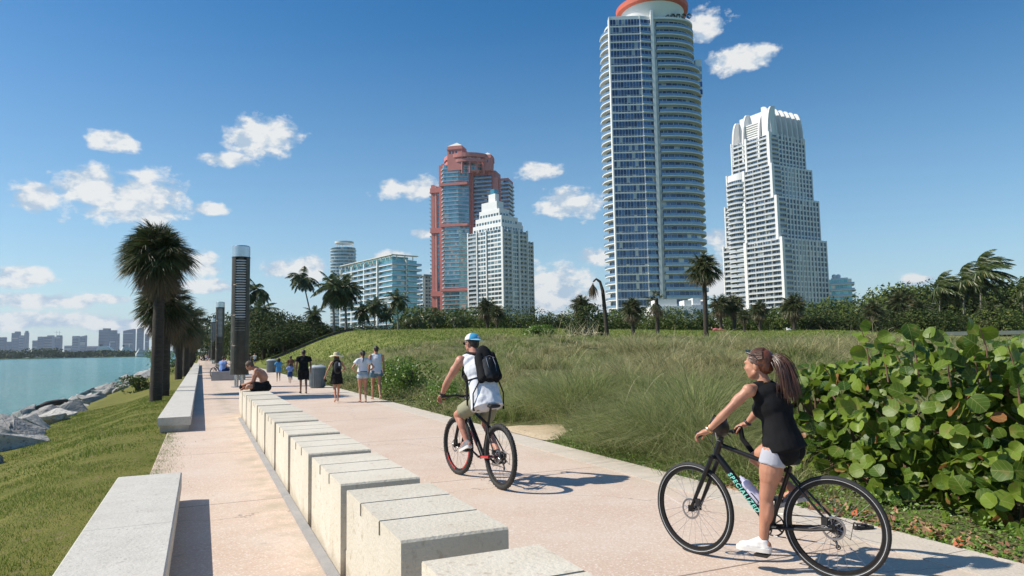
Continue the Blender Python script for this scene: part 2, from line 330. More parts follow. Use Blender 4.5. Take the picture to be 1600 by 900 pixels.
m_barkc = M('grey palm bark', (.18, .155, .125), (.27, .24, .2), scale=5, rough=.95, bump=.8, bscale=12, bdist=.04, stretch=(1, 1, 5))
m_fan = M('fan palm leaf', (.032, .052, .014), (.095, .115, .035), island=1, rough=.45, trans=.15, c3=(.20, .15, .075), c3w=.10)
m_skirt = M('dead fan leaf', (.11, .08, .045), (.22, .165, .10), island=1, rough=.8)
m_frond = M('coconut frond', (.03, .06, .012), (.10, .13, .03), island=1, rough=.4, trans=.15, c3=(.26, .21, .07), c3w=.05)
m_leafd = M('dark shrub leaf', (.02, .038, .010), (.058, .085, .022), island=1, rough=.75, spec=.2, trans=.2, c3=(.13, .14, .045), c3w=.08)
m_leafm = M('mid shrub leaf', (.045, .08, .018), (.12, .16, .035), island=1, rough=.75, spec=.2, trans=.2, c3=(.18, .19, .06), c3w=.1)
m_leafb = M('bright shrub leaf', (.07, .15, .02), (.19, .29, .04), island=1, rough=.45, trans=.25)
m_white = M('white stucco', (.76, .76, .74), (.70, .70, .69), scale=.15, rough=.7)
m_cream = M('cream stucco', (.66, .63, .56), (.58, .56, .5), scale=.2, rough=.7)
m_pink = M('salmon red stucco', (.58, .21, .18), (.50, .17, .145), scale=.2, rough=.75)
m_pinkl = M('pale salmon stucco', (.62, .32, .27), (.56, .28, .24), scale=.2, rough=.75)
m_roofg = M('grey roof', (.32, .32, .32), (.26, .26, .26), scale=.4, rough=.8)
m_concg = M('grey concrete', (.36, .35, .34), (.28, .275, .27), scale=4, rough=.85, bump=.3, bscale=60)
def glassm(name, c1, c2, c3=(.45, .44, .40), w=.06, met=.45, rough=.12): return M(name, c1, c2, island=1, objrand=1, rough=rough, metal=met, spec=.8, c3=c3, c3w=w, contrast=1.4)
m_gblue = glassm('blue glazing', (.02, .05, .115), (.09, .17, .30))
m_gteal = glassm('teal glazing', (.07, .25, .30), (.18, .44, .48), w=.08)
m_gdark = glassm('dark glazing', (.025, .045, .07), (.09, .15, .21), w=.07)
m_ggrey = glassm('grey green glazing', (.05, .09, .10), (.16, .25, .27), w=.12)
m_rail = M('glass railing', (.17, .28, .42), (.24, .36, .48), scale=.3, rough=.15, metal=.3, spec=.8)
m_railw = M('white bar railing', (.36, .41, .46), (.42, .46, .5), scale=.5, rough=.6)
m_steel = M('perforated bronze steel', (.07, .06, .05), (.12, .105, .085), scale=3, rough=.42, metal=.75)
m_chrome = M('bright steel', (.62, .64, .66), (.5, .52, .54), scale=2, rough=.22, metal=.9)
m_slat = M('pale lamp louvre', (.64, .65, .64), (.5, .51, .5), scale=3, rough=.4)
m_black = M('black paint', (.006, .006, .007), (.012, .012, .013), scale=20, rough=.38, spec=.4, coat=.08)
m_rubber = M('black rubber', (.018, .018, .018), (.03, .03, .029), scale=30, rough=.75, bump=.4, bscale=200, bdist=.003)
m_plast = M('black plastic', (.015, .015, .016), (.025, .025, .026), scale=20, rough=.5)
m_metal = M('brushed metal', (.45, .45, .46), (.32, .32, .33), scale=20, rough=.3, metal=.9)
m_spoke = M('spoke metal', (.38, .38, .40), rough=.3, metal=.8)
m_spoked = M('dark spoke', (.05, .05, .055), rough=.4, metal=.6)
m_red = M('red paint', (.55, .03, .03), (.45, .02, .025), scale=10, rough=.35, coat=.4)
m_mint = M('mint lettering', (.25, .72, .62), rough=.4)
m_silver = M('reflective stripe', (.62, .64, .66), rough=.3)
m_bottle = M('pale lilac bottle', (.62, .62, .78), (.56, .56, .73), scale=5, rough=.3)
m_skin = M('tanned skin', (.54, .275, .175), (.38, .17, .105), scale=6, rough=.5, sub=.12, bump=.15, bscale=90, bdist=.002)
m_skinr = M('ruddy skin', (.58, .29, .20), (.42, .18, .12), scale=6, rough=.5, sub=.12, bump=.15, bscale=90, bdist=.002)
m_skind = M('brown skin', (.20, .105, .065), (.16, .08, .05), scale=9, rough=.5)
m_hair = M('auburn hair', (.04, .016, .010), (.135, .055, .028), island=1, rough=.38, spec=.7, contrast=1.4)
m_hairb = M('dark hair', (.018, .012, .009), (.04, .026, .018), scale=30, rough=.5, stretch=(1, 1, .2), bump=.5, bscale=60)
m_hairbr = M('brown hair', (.07, .045, .028), (.12, .08, .05), scale=30, rough=.6, bump=.5, bscale=60)
def cloth(name, a, b, sc=6, bs=260): return M(name, a, b, scale=sc, rough=.9, bump=.25, bscale=bs, bdist=.003, spec=.2)
m_cblack = cloth('black cloth', (.008, .008, .009), (.014, .014, .016)); m_cwhite = cloth('white cloth', (.74, .75, .78), (.66, .67, .71))
m_cgrey = cloth('heather grey cloth', (.46, .47, .52), (.38, .39, .44)); m_khaki = cloth('khaki cloth', (.33, .32, .22), (.26, .25, .165))
m_denim = cloth('light denim', (.42, .50, .55), (.30, .38, .44), 12); m_denimd = cloth('blue denim', (.13, .24, .31), (.09, .17, .23), 12)
m_cblue = cloth('blue cloth', (.08, .28, .55), (.06, .23, .46)); m_cnavy = cloth('navy cloth', (.03, .07, .2), (.02, .05, .15)); m_clblue = cloth('periwinkle cloth', (.22, .33, .62), (.18, .28, .55))
m_capb = cloth('blue cap cloth', (.06, .32, .55), (.05, .26, .47)); m_straw = cloth('straw hat', (.62, .56, .40), (.5, .45, .3)); m_cdkgrey = cloth('charcoal cloth', (.028, .031, .036), (.05, .054, .06))
m_shoew = M('white canvas', (.78, .78, .77), (.68, .68, .67), scale=12, rough=.7); m_shoeg = M('grey shoe cloth', (.16, .17, .19), (.24, .25, .27), scale=12, rough=.8)
m_sole = M('white rubber sole', (.72, .71, .68), rough=.6); m_watch = M('gold watch metal', (.65, .42, .2), rough=.3, metal=.8)
m_bin = M('grey litter bin metal', (.20, .235, .26), (.15, .18, .2), scale=4, rough=.5, metal=.3)
m_binlid = M('pale bin lid', (.42, .46, .48), (.36, .4, .42), scale=4, rough=.5)
m_yel = M('pale rope', (.62, .60, .42), rough=.8)
m_pinkc = cloth('pink towel', (.62, .2, .22), (.5, .15, .18))
m_hull = M('white ship paint', (.78, .78, .77), (.7, .7, .7), scale=.05, rough=.5)
m_log = M('charred driftwood', (.035, .028, .022), (.07, .055, .045), scale=3, rough=.9, bump=.8, bscale=12)

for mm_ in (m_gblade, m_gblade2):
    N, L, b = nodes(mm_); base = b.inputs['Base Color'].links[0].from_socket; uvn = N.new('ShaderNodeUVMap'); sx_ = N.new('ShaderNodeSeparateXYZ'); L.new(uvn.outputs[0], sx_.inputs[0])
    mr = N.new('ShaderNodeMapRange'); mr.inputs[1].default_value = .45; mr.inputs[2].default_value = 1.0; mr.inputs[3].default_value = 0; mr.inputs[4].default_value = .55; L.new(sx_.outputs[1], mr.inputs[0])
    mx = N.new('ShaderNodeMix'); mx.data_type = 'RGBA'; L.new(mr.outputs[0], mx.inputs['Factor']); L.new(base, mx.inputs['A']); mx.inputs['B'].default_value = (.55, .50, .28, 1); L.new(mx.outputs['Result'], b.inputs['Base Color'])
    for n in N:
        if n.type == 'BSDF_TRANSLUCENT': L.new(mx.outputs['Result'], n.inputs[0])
HAZE = True
# ------------------------------------------------------------------ terrain
def sm(t): t = min(1, max(0, t)); return t * t * (3 - 2 * t)
def fbm(x, y, s, o=0.0): return mnoise.fractal(Vector((x * s + o, y * s - o, o)), 1.0, 2.0, 4)
def land_z(x, y):
    v = x * V.x + y * V.y; u = x * U.x + y * U.y
    t = (v - 5.38) / 10.5
    if t <= 0: return 0.0
    q = x / max(y, 1)
    zr = 4.0 - .95 * sm((q + .12) / .55) - 1.1 * sm((q - .42) / .25)
    a = .5 * (min(1, t) + sm(t))
    prof = max(0, (y - 7) / 78); prof = prof ** 1.15 if prof < 1 else 1 - .55 * sm((prof - 1.0) / .35)
    z = zr * a * prof
    z += .42 * sm((v - 6) / 3) * sm((y - 4) / 6) * (1 - sm((y - 42) / 14)) * (fbm(x, y, .30, 4.0) * 1.2 + .30) + .42 * sm((v - 5.8) / 4.5) * sm((y - 6) / 8) * (1 - sm((y - 34) / 26))
    z *= 1 - .45 * sm((y - 140) / 60)
    return z
def grid(name, vs, us, zf, mat, uvsp=True):
    VV, UU = np.meshgrid(vs, us); n, m = UU.shape
    co = np.zeros((n * m, 3), np.float32); k = 0
    for j in range(n):
        for i in range(m):
            v = VV[j, i]; u = UU[j, i]; w = uvp(u, v); co[k] = (v, u, zf(w.x, w.y, u, v)); k += 1
    idx = np.arange(n * m).reshape(n, m)
    f = np.stack([idx[:-1, :-1], idx[:-1, 1:], idx[1:, 1:], idx[1:, :-1]], -1).reshape(-1, 4)
    o = npmesh(name, co, f, mat, smooth=True); o.rotation_euler.z = A; return o
vs = np.concatenate([[5.30, 5.36], np.linspace(5.6, 16, 30), np.linspace(16.8, 60, 44), [70, 85, 110, 150, 220, 400, 800, 2000, 9000]])
us = np.concatenate([[-60, -30, -18], np.linspace(-12, 60, 78), np.linspace(62, 170, 50), [185, 210, 260, 350, 600, 1500, 9000]])
def lz(x, y, u, v): return -.02 if v < 5.4 else land_z(x, y) + (0.02 * min(1, (v - 5.4)))
# land: soil under the dune grass near by, mown turf up the hill
land = grid('ground', vs, us, lz, m_dune); structure(land)
lm = M('hill turf', (.10, .145, .022), (.155, .19, .04), scale=.25, rough=.95, bump=.7, bscale=14, bdist=.05, c3=(.20, .17, .07), c3w=.05, spec=.12)
N, L, b = nodes(m_dune)
N2 = N; base = b.inputs['Base Color'].links[0].from_socket
tcn = [n for n in N if n.type == 'TEX_COORD'][0]
mp = N.new('ShaderNodeMapping'); mp.inputs['Rotation'].default_value = (0, 0, A); L.new(tcn.outputs['Object'], mp.inputs[0])
sp = N.new('ShaderNodeSeparateXYZ'); L.new(mp.outputs[0], sp.inputs[0])
nz = N.new('ShaderNodeTexNoise'); nz.inputs['Scale'].default_value = .15; nz.inputs['Detail'].default_value = 5; L.new(tcn.outputs['Object'], nz.inputs['Vector'])
ad = N.new('ShaderNodeMath'); ad.operation = 'MULTIPLY_ADD'; L.new(nz.outputs[0], ad.inputs[0]); ad.inputs[1].default_value = 14; L.new(sp.outputs[1], ad.inputs[2])
mr = N.new('ShaderNodeMapRange'); mr.inputs[1].default_value = 50; mr.inputs[2].default_value = 60; L.new(ad.outputs[0], mr.inputs[0])
n3 = N.new('ShaderNodeTexNoise'); n3.inputs['Scale'].default_value = .5; n3.inputs['Detail'].default_value = 12; n3.inputs['Roughness'].default_value = .78; L.new(tcn.outputs['Object'], n3.inputs['Vector'])
r3 = N.new('ShaderNodeMapRange'); r3.inputs[1].default_value = .35; r3.inputs[2].default_value = .65; L.new(n3.outputs[0], r3.inputs[0])
tf = N.new('ShaderNodeMix'); tf.data_type = 'RGBA'; tf.inputs['A'].default_value = (.085, .125, .022, 1); tf.inputs['B'].default_value = (.25, .25, .08, 1); L.new(r3.outputs[0], tf.inputs['Factor'])
mx = N.new('ShaderNodeMix'); mx.data_type = 'RGBA'; L.new(mr.outputs[0], mx.inputs['Factor']); L.new(base, mx.inputs['A']); L.new(tf.outputs['Result'], mx.inputs['B']); L.new(mx.outputs['Result'], b.inputs['Base Color'])

# promenade, kerb strip
def strip(name, v0, v1, u0, u1, z, mat, thick=.12, du=2.0, wob=0.0):
    mb = MB(); mb.box((v0, u0, z - thick), (v1, u1, z), 0); o = mb.build(name, mat); o.rotation_euler.z = A; return structure(o)
strip('promenade', -.60, 4.86, -14, 700, 0.0, m_pave, .25)
kb = MB()
u = -12.0
while u < 250:
    L_ = 1.2; kb.box((4.865, u, -.2), (5.37 , u + L_ - .008, .006), 0); u += L_
kb.box((4.865, 250, -.2), (5.37, 700, .006), 0)
k = kb.build('kerb', m_kerb); k.rotation_euler.z = A; structure(k)

# lawn on the left that falls to the rocks, then the bank and the sea bed
def left_z(x, y, u, v):
    d = -.56 - v
    z = -.015 - .30 * sm(d / 3.2) * min(1, d / 2 + .2) - .17 * max(0, d - 1.2)
    if d > 4.2: z -= .22 * (d - 4.2)
    return max(z, -3.2) + .03 * fbm(x, y, .8) * sm(d)
vsl = np.concatenate([[-200, -60, -30], np.linspace(-20, -6, 12), np.linspace(-5.5, -.5, 26)])
usl = np.concatenate([np.linspace(-20, 60, 100), np.linspace(62, 300, 60), [350, 420, 600, 700]])
lawn = structure(grid('lawn', vsl, usl, left_z, m_lawn))
def lawn_pt(u, v): w = uvp(u, v); return Vector((w.x, w.y, left_z(w.x, w.y, u, v)))
# grass blades
def blades(name, pts, h, w, lean, mat, seg=1, droop=0.0, wind=(0, 0)):
    n = len(pts); pts = np.asarray(pts, np.float32)
    ang = rng.uniform(0, 2 * np.pi, n); hh = h if np.ndim(h) else np.full(n, h); hh = hh * rng.uniform(.6, 1.3, n)
    ww = (w if np.ndim(w) else np.full(n, w)) * rng.uniform(.7, 1.3, n)
    dirx = np.cos(ang); diry = np.sin(ang); le = rng.uniform(0, 1, n) * lean
    dx = dirx * le + wind[0]; dy = diry * le + wind[1]
    fa = rng.uniform(0, 2 * np.pi, n); sx_, sy_ = np.cos(fa), np.sin(fa)
    V_ = []; rows = seg + 1
    for k in range(rows):
        t = k / seg; c = pts.copy(); c[:, 0] += dx * hh * t ** 1.8; c[:, 1] += dy * hh * t ** 1.8
        c[:, 2] += hh * (t - droop * t * t * np.clip(np.hypot(dx, dy), 0, 1.2))
        wd = ww * (1 - .85 * t) / 2
        V_.append(c + np.stack([sx_ * wd, sy_ * wd, 0 * wd], 1)); V_.append(c - np.stack([sx_ * wd, sy_ * wd, 0 * wd], 1))
    vv = np.stack(V_, 1).reshape(-1, 3); b0 = np.arange(n)[:, None] * (rows * 2)
    fs = np.concatenate([b0 + np.array([[2 * k, 2 * k + 1, 2 * k + 3, 2 * k + 2]]) for k in range(seg)], 0)
    return npmesh(name, vv, fs, mat)
def lawn_scatter(n, u0, u1, v0, v1):
    uu = rng.uniform(u0, u1, n); vv = rng.uniform(v0, v1, n)
    out = [lawn_pt(a, b_) for a, b_ in zip(uu, vv)]; return np.array([tuple(p) for p in out], np.float32)
p1 = lawn_scatter(62000, 2.2, 13, -4.6, -.56); p2 = lawn_scatter(38000, 13, 34, -5.2, -.54)
# ragged tufts creeping over the paving edge
e1 = []
for i in range(9000):
    uu = random.uniform(3, 60); fr = .10 + .13 * fbm(uu, 0, .9) + (.10 if 9 < uu < 15 else 0)
    e1.append(uvp(uu, -.58 + abs(random.gauss(0, max(.02, fr))) * .8, 0.0))
e1 = np.array([tuple(p) for p in e1], np.float32)
pts = np.concatenate([p1, p2, e1]); patch = lambda P_: np.array([.62 + 1.1 * max(-.35, mnoise.fractal(Vector((float(q[0]) * .9, float(q[1]) * .9, 1.0)), 1, 2, 3)) for q in P_])
hs = np.concatenate([np.full(len(p1), .036) * patch(p1), np.full(len(p2), .052) * patch(p2), np.full(len(e1), .026)])
ws = np.concatenate([np.full(len(p1), .006), np.full(len(p2), .014), np.full(len(e1), .0055)])
# mown height varies in patches
g = blades('grass', pts, hs, ws, .9, m_blade, 1); stuff(g, 'short mown grass covering the bank left of the benches', 'grass')

# water, sea
m_water = M('teal channel water', (.008, .16, .155), (.022, .26, .24), scale=.04, rough=.14, spec=.4)
N, L, b = nodes(m_water); tcn = [n for n in N if n.type == 'TEX_COORD'][0]
mp = N.new('ShaderNodeMapping'); mp.inputs['Scale'].default_value = (1, 1.8, 1); mp.inputs['Rotation'].default_value = (0, 0, .3); L.new(tcn.outputs['Object'], mp.inputs[0])
h = None
for sc, am in ((.22, 1.0), (.9, .6), (3.0, .3)):
    nz = N.new('ShaderNodeTexNoise'); nz.inputs['Scale'].default_value = sc; nz.inputs['Detail'].default_value = 4; nz.inputs['Roughness'].default_value = .6; L.new(mp.outputs[0], nz.inputs['Vector'])
    mu = N.new('ShaderNodeMath'); mu.operation = 'MULTIPLY_ADD'; L.new(nz.outputs[0], mu.inputs[0]); mu.inputs[1].default_value = am
    if h is None: mu.inputs[2].default_value = 0
    else: L.new(h, mu.inputs[2])
    h = mu.outputs[0]
bp = N.new('ShaderNodeBump'); bp.inputs['Strength'].default_value = .8; bp.inputs['Distance'].default_value = 1.0; L.new(h, bp.inputs['Height']); L.new(bp.outputs[0], b.inputs['Normal'])
sea = MB(); sea.add([(-14000, -3000, -2.3), (3000, -3000, -2.3), (3000, 14000, -2.3), (-14000, 14000, -2.3)], [(0, 1, 2, 3)])
structure(sea.build('water', m_water))

# ------------------------------------------------------------------ stone seat wall: blocks with sealed joints
def block_thing(u0, Ln, label, gv):
    t = empty('stone_block', tuple(uvp(u0 + Ln / 2, 1.21)), A, label, 'stone block', 'limestone blocks of the long seat wall')
    w = .58; v0 = -.29; hgt = .655
    b_ = MB(); bev = .012
    n = 3; sl = Ln / n
    # one solid body whose top is cut by shallow grooves: build the profile along u and extrude across v
    prof = [(-Ln / 2, 0)]
    prof += [(-Ln / 2, hgt - bev), (-Ln / 2 + bev, hgt)]
    for k in range(1, n):
        c = -Ln / 2 + sl * k + random.uniform(-.02, .02)
        prof += [(c - .011, hgt), (c - .011, hgt - .02), (c + .011, hgt - .02), (c + .011, hgt)]
    prof += [(Ln / 2 - bev, hgt), (Ln / 2, hgt - bev), (Ln / 2, 0)]
    rs = [[Vector((vv, a, z)) for a, z in prof] for vv in (v0, v0 + w)]
    b_.rings(rs, 0)
    o = b_.build('block', m_block, t)
    gm = MB()
    for k in range(1, n):
        c = prof[3 + (k - 1) * 4][0] + .011
        gm.box((v0 - .004, c - .0095, hgt - .0185), (v0 + w + .002, c + .0095, hgt - .004)); gm.box((v0 - .004, c - .0095, hgt - .075), (v0 + .01, c + .0095, hgt - .0185))
    gm.build('joint_strip', m_groove, t)
    return t
ORD = ['nearest', 'second', 'third', 'fourth', 'fifth', 'sixth', 'seventh', 'eighth', 'ninth', 'tenth', 'eleventh', 'twelfth']
P0 = 3.47; pitch_ = 1.64
for i in range(11):
    u0 = P0 + (i - 1) * pitch_ - (.13 if i == 0 else 0)
    if i > 10: break
    lab = 'cream limestone seat block, %s from the camera in the long row' % ORD[i]
    if i == 10: lab = 'last cream limestone seat block of the row, beside the round lamp pylon'
    block_thing(u0, pitch_ - .225, lab, 0)
# low recessed plinth the blocks stand against, and the side ledge
pl = MB(); pl.box((.955, -2, .0), (1.46, P0 + 10 * pitch_ - .18, .20)); o = pl.build('wall_plinth', m_block); o.rotation_euler.z = A; tag(o, 'low stone plinth running between and under the seat blocks', 'plinth')
lg = MB(); lg.box((.845, -2, 0), (.915, P0 + 9 * pitch_, .035)); o = lg.build('edging_strip', m_concg); o.rotation_euler.z = A; tag(o, 'grey concrete edging strip along the foot of the block wall', 'edging')
# benches
def bench(u0, u1, label, seed):
    t = empty('stone_bench', tuple(uvp((u0 + u1) / 2, -.48)), A, label, 'bench', 'low limestone benches along the lawn')
    L_ = u1 - u0; b_ = MB(); w = .31; bev = .012; rs = []
    n = max(2, int(L_ / 2.4))
    for q, (a, z) in enumerate([(-L_ / 2, 0), (L_ / 2, 0)]): pass
    prof = [(-w, .13), (-w, .30 - bev), (-w + bev, .30), (w - bev, .30), (w, .30 - bev), (w, .13)]
    for s in range(n):
        a = -L_ / 2 + L_ / n * s + .003; c = -L_ / 2 + L_ / n * (s + 1) - .003
        b_.rings([[Vector((x, yy, z)) for x, z in prof] for yy in (c, a)], 0)
    b_.build('seat_slab', m_bench, t)
    f = MB(); f.box((-w + .045, -L_ / 2 + .06, 0), (w - .045, L_ / 2 - .06, .128)); f.build('base', m_bench, t)
bench(1.2, 8.62, 'nearest low pitted limestone bench at the lawn edge', 1)
bench(16.0, 57.5, 'second long low limestone bench running past the palm trunks', 2)
bench(58.2, 100, 'farthest low limestone bench, near where the promenade fades out', 4)

# ------------------------------------------------------------------ lamp pylons
def pylon():
    t = empty('light_pylon'); Rr = .40; Ht = 6.55; n = 40
    s = MB(); a0, a1 = -math.pi / 2 + A * 0 - .62, -math.pi / 2 + .62
    # shell with an open front slot
    angs = [a1 + (2 * math.pi - (a1 - a0)) * k / n for k in range(n + 1)]
    outer = [(Rr * math.cos(a), Rr * math.sin(a)) for a in angs]; inner = [((Rr - .03) * math.cos(a), (Rr - .03) * math.sin(a)) for a in reversed(angs)]
    s.poly(outer + inner, .62, 6.0); s.build('shell', m_steel, t, 30)
    lo = MB(); z = .9
    for k in range(28):
        z = 2.6 + k * .119
        aa = [a0 + .0 + (a1 - a0) * j / 8 for j in range(9)]
        fr = [((Rr - .02) * math.cos(a), (Rr - .02) * math.sin(a)) for a in aa]; bk = [((Rr - .10) * math.cos(a), (Rr - .10) * math.sin(a)) for a in reversed(aa)]
        lo.poly(fr + bk, z, z + .05)
    lo.build('louvre', m_slat, t, 30)
    dk = MB(); aa = [a0 + (a1 - a0) * j / 8 for j in range(9)]
    for k in range(44):
        z = .66 + k * .056; dk.poly([((Rr - .005) * math.cos(a), (Rr - .005) * math.sin(a)) for a in aa] + [((Rr - .03) * math.cos(a), (Rr - .03) * math.sin(a)) for a in reversed(aa)], z, z + .042)
    dk.build('lower_grille', m_steel, t, 30)
    mesh_ = MB(); aa = [a0 + (a1 - a0) * j / 8 for j in range(9)]
    mesh_.poly([((Rr - .11) * math.cos(a), (Rr - .11) * math.sin(a)) for a in aa] + [((Rr - .13) * math.cos(a), (Rr - .13) * math.sin(a)) for a in reversed(aa)], .62, 6.0); mesh_.build('inner_screen', m_steel, t, 30)
    bd = MB(); bd.tube([(0, 0, 5.98), (0, 0, 6.02)], [Rr + .012, Rr + .012], 40); bd.build('band', m_steel, t, 30); bd = MB(); bd.tube([(0, 0, .58), (0, 0, .64)], [Rr + .012, Rr + .012], 40); bd.build('band', m_steel, t, 30)
    for z in (1.9, 3.3, 4.7):
        b9 = MB(); b9.torus((0, 0, z), (0, 0, 1), Rr, .012, 40, 6); b9.build('band', m_steel, t, 30)
    c = MB(); c.tube([(0, 0, 6.02), (0, 0, 6.50), (0, 0, 6.55)], [Rr - .005, Rr - .005, Rr - .05], 40); c.build('cap', m_chrome, t, 30)
    b_ = MB(); b_.cyl((-.12, 0, 0), (-.12, 0, .6), .09, 20); b_.cyl((.12, 0, 0), (.12, 0, .6), .09, 20); b_.cyl((0, 0, 0), (0, 0, .03), .36, 32); b_.build('base', m_chrome, t, 30)
    return t
pr = pylon()
pl_spots = [(34.7, 'tall round perforated steel lamp pylon, nearest the camera'), (74, 'second perforated steel lamp pylon down the promenade'), (110, 'third steel lamp pylon down the promenade'),
            (146, 'fourth steel lamp pylon, small in the distance'), (182, 'fifth and farthest steel lamp pylon, tiny in the distance')]
for i, (uu, lab) in enumerate(pl_spots):
    o = pr if i == 0 else copy_tree(pr); p = uvp(uu, 1.62); o.location = p; o.rotation_euler.z = math.atan2(p.x, -p.y) * -1 * -1 if False else math.atan2(-p.x, p.y)
    tag(o, lab, 'lamp pylon', 'perforated steel lamp pylons along the promenade')

# ------------------------------------------------------------------ rocks
import bmesh
def rock_mesh(seed, mat):
    rr = random.Random(seed); bm = bmesh.new()
    for i in range(14):
        v = Vector((rr.gauss(0, 1), rr.gauss(0, 1), rr.gauss(0, 1))).normalized(); v *= rr.uniform(.8, 1.1)
        bm.verts.new((v.x, v.y * .8, v.z * .62))
    bmesh.ops.convex_hull(bm, input=bm.verts); bmesh.ops.delete(bm, geom=[v for v in bm.verts if not v.link_faces], context='VERTS')
    bmesh.ops.bevel(bm, geom=list(bm.edges), offset=.035, segments=2, profile=.6, affect='EDGES')
    bmesh.ops.triangulate(bm, faces=bm.faces); bmesh.ops.subdivide_edges(bm, edges=bm.edges, cuts=1, use_grid_fill=True)
    for v in bm.verts: v.co += v.co.normalized() * (.10 * mnoise.fractal(v.co * 2.6 + Vector((seed, 0, 0)), 1, 2, 4))
    me = bpy.data.meshes.new('boulder'); bm.to_mesh(me); bm.free(); me.materials.append(mat)
    me.polygons.foreach_set('use_smooth', [True] * len(me.polygons)); me.set_sharp_from_angle(angle=R(20)); return me
rocks = [rock_mesh(i, m_rock if i % 2 else m_rock2) for i in range(8)]
def rock(u_, v_, s, z=None, k=None, label=None):
    o = link('boulder', rocks[random.randrange(8) if k is None else k]); p = lawn_pt(u_, v_)
    o.location = (p.x, p.y, (max(p.z, -2.35) if z is None else z) + s * .12); o.scale = (s * random.uniform(.85, 1.3), s * random.uniform(.8, 1.1), s * random.uniform(.75, 1.1))
    o.rotation_euler = (random.uniform(-.35, .35), random.uniform(-.35, .35), random.uniform(0, 6.28))
    tag(o, label or 'weathered grey boulder in the rock bank between lawn and water', 'boulder', None if label else 'riprap boulders along the water'); return o
random.seed(21)
rock(26.5, -5.9, 1.25, k=0, label='big pale slanted boulder at the left end of the visible rock bank'); 
for uu, vv, s in [(22,-4.6,1.0),(25,-5.0,1.1),(19,-4.9,1.0),(27.5,-4.9,.9),(31,-5.0,.9),(35,-5.0,.8),(18.5,-4.4,.75),(15.2,-4.1,.55),(20.5,-5.2,.9),(23,-5.3,.8),(24,-6.6,1.1),(29,-5.6,1.0),(30.5,-6.6,1.2),(28,-7.4,1.1),(21.5,-6.8,1.1),(33,-5.5,.9),(34.5,-6.4,1.1),(36.5,-5.6,.95),(38,-6.8,1.2),(32,-7.9,1.2),(40,-5.8,.85),(13.6,-4.0,.5),(17,-5.2,.8),(12.5,-4.9,.8)]:
    rock(uu, vv, s)
for i in range(95):
    uu = 18 + i * 1.15 + random.uniform(-.8, .8) if i < 50 else random.uniform(45, 190); vv = random.uniform(-5.4, -10.5)
    rock(uu, vv, random.uniform(.5, 1.15) * (1 if uu < 80 else 1.4))
lg = MB(); p = lawn_pt(46, -8.8); q = lawn_pt(49.3, -8.2)
pa = gp(60, 638, -1.15); pb = gp(104, 626, -1.0)
lg.tube([pa, pa.lerp(pb, .3) + Vector((0, 0, .06)), pa.lerp(pb, .7) + Vector((0, 0, .03)), pb], [.16, .2, .17, .1], 10); tag(lg.build('driftwood_log', m_log, None, 60), 'dark charred log lying on top of the rocks by the water', 'log')

# ------------------------------------------------------------------ foliage builders
def strips(base, dirs, length, width, mat_i=0, drop=0.0, seg=2, up=None):
    """narrow tapering leaflets: base (n,3), dirs (n,3) unit, length (n), width (n)"""
    n = len(base); dirs = dirs / np.linalg.norm(dirs, axis=1, keepdims=True)
    ref = rng.normal(size=(n, 3)) if up is None else np.tile(up, (n, 1)); side = np.cross(dirs, ref); side /= (np.linalg.norm(side, axis=1, keepdims=True) + 1e-6)
    rows = []
    for k in range(seg + 1):
        t = k / seg; c = base + dirs * (length * t)[:, None]; c = c.copy(); c[:, 2] -= drop * length * t * t
        w = (width * (1 - t ** 1.5 * .9) / 2)[:, None]; rows += [c + side * w, c - side * w]
    vv = np.stack(rows, 1).reshape(-1, 3); b0 = np.arange(n)[:, None] * ((seg + 1) * 2)
    return vv, np.concatenate([b0 + np.array([[2 * k, 2 * k + 1, 2 * k + 3, 2 * k + 2]]) for k in range(seg)], 0)
def fan_crown(nl, r, blade, nb, skirt=False, wind=(0, 0, 0), w=.035):
    parts = []
    for i in range(nl):
        th = random.uniform(0, 2 * math.pi); ph = random.uniform(-.5, 1.0) if not skirt else random.uniform(-1.45, -.55)
        if not skirt: ph = math.asin(random.uniform(-.65, 1.0))
        d = Vector((math.cos(th) * math.cos(ph), math.sin(th) * math.cos(ph), math.sin(ph) * 1.0)) + Vector(wind); d.normalize()
        pet = r * random.uniform(.25, 1.0); e = d * pet; e.z -= .10 * pet
        side = d.cross(Vector((0, 0, 1))).normalized(); nrm = side.cross(d)
        base = np.tile(np.array(e), (nb, 1)); aa = np.linspace(-1.15, 1.15, nb) + rng.normal(0, .05, nb)
        dd = np.outer(np.cos(aa), np.array(d)) + np.outer(np.sin(aa), np.array(side)) + np.outer(-.25 * np.abs(np.sin(aa)) + rng.normal(0, .09, nb), np.array(nrm))
        dd = dd + np.array(wind) * .5
        ln = blade * (.65 + .35 * np.cos(aa)) * rng.uniform(.85, 1.15, nb)
        parts.append(strips(base, dd, ln, np.full(nb, w), drop=.38 if not skirt else .3, seg=3))
        parts.append(strips(np.zeros((1, 3)), np.array([e]), np.array([pet]), np.array([.03]), seg=1))
    return join_np(parts)
def trunk(pts, rad, mat, name, parent, n=12):
    t = MB(); P_, R_ = [], []
    for i in range(len(pts) - 1):
        a, b_ = Vector(pts[i]), Vector(pts[i + 1]); m = max(2, int((b_ - a).length / .22))
        for k in range(m + (1 if i == len(pts) - 2 else 0)):
            q = k / m; P_.append(a.lerp(b_, q)); R_.append((rad[i] + (rad[i + 1] - rad[i]) * q) * (1 + .05 * math.sin(k * 2.4) + random.uniform(-.03, .03)))
    t.tube(P_, R_, n); return t.build(name, mat, parent, 60)
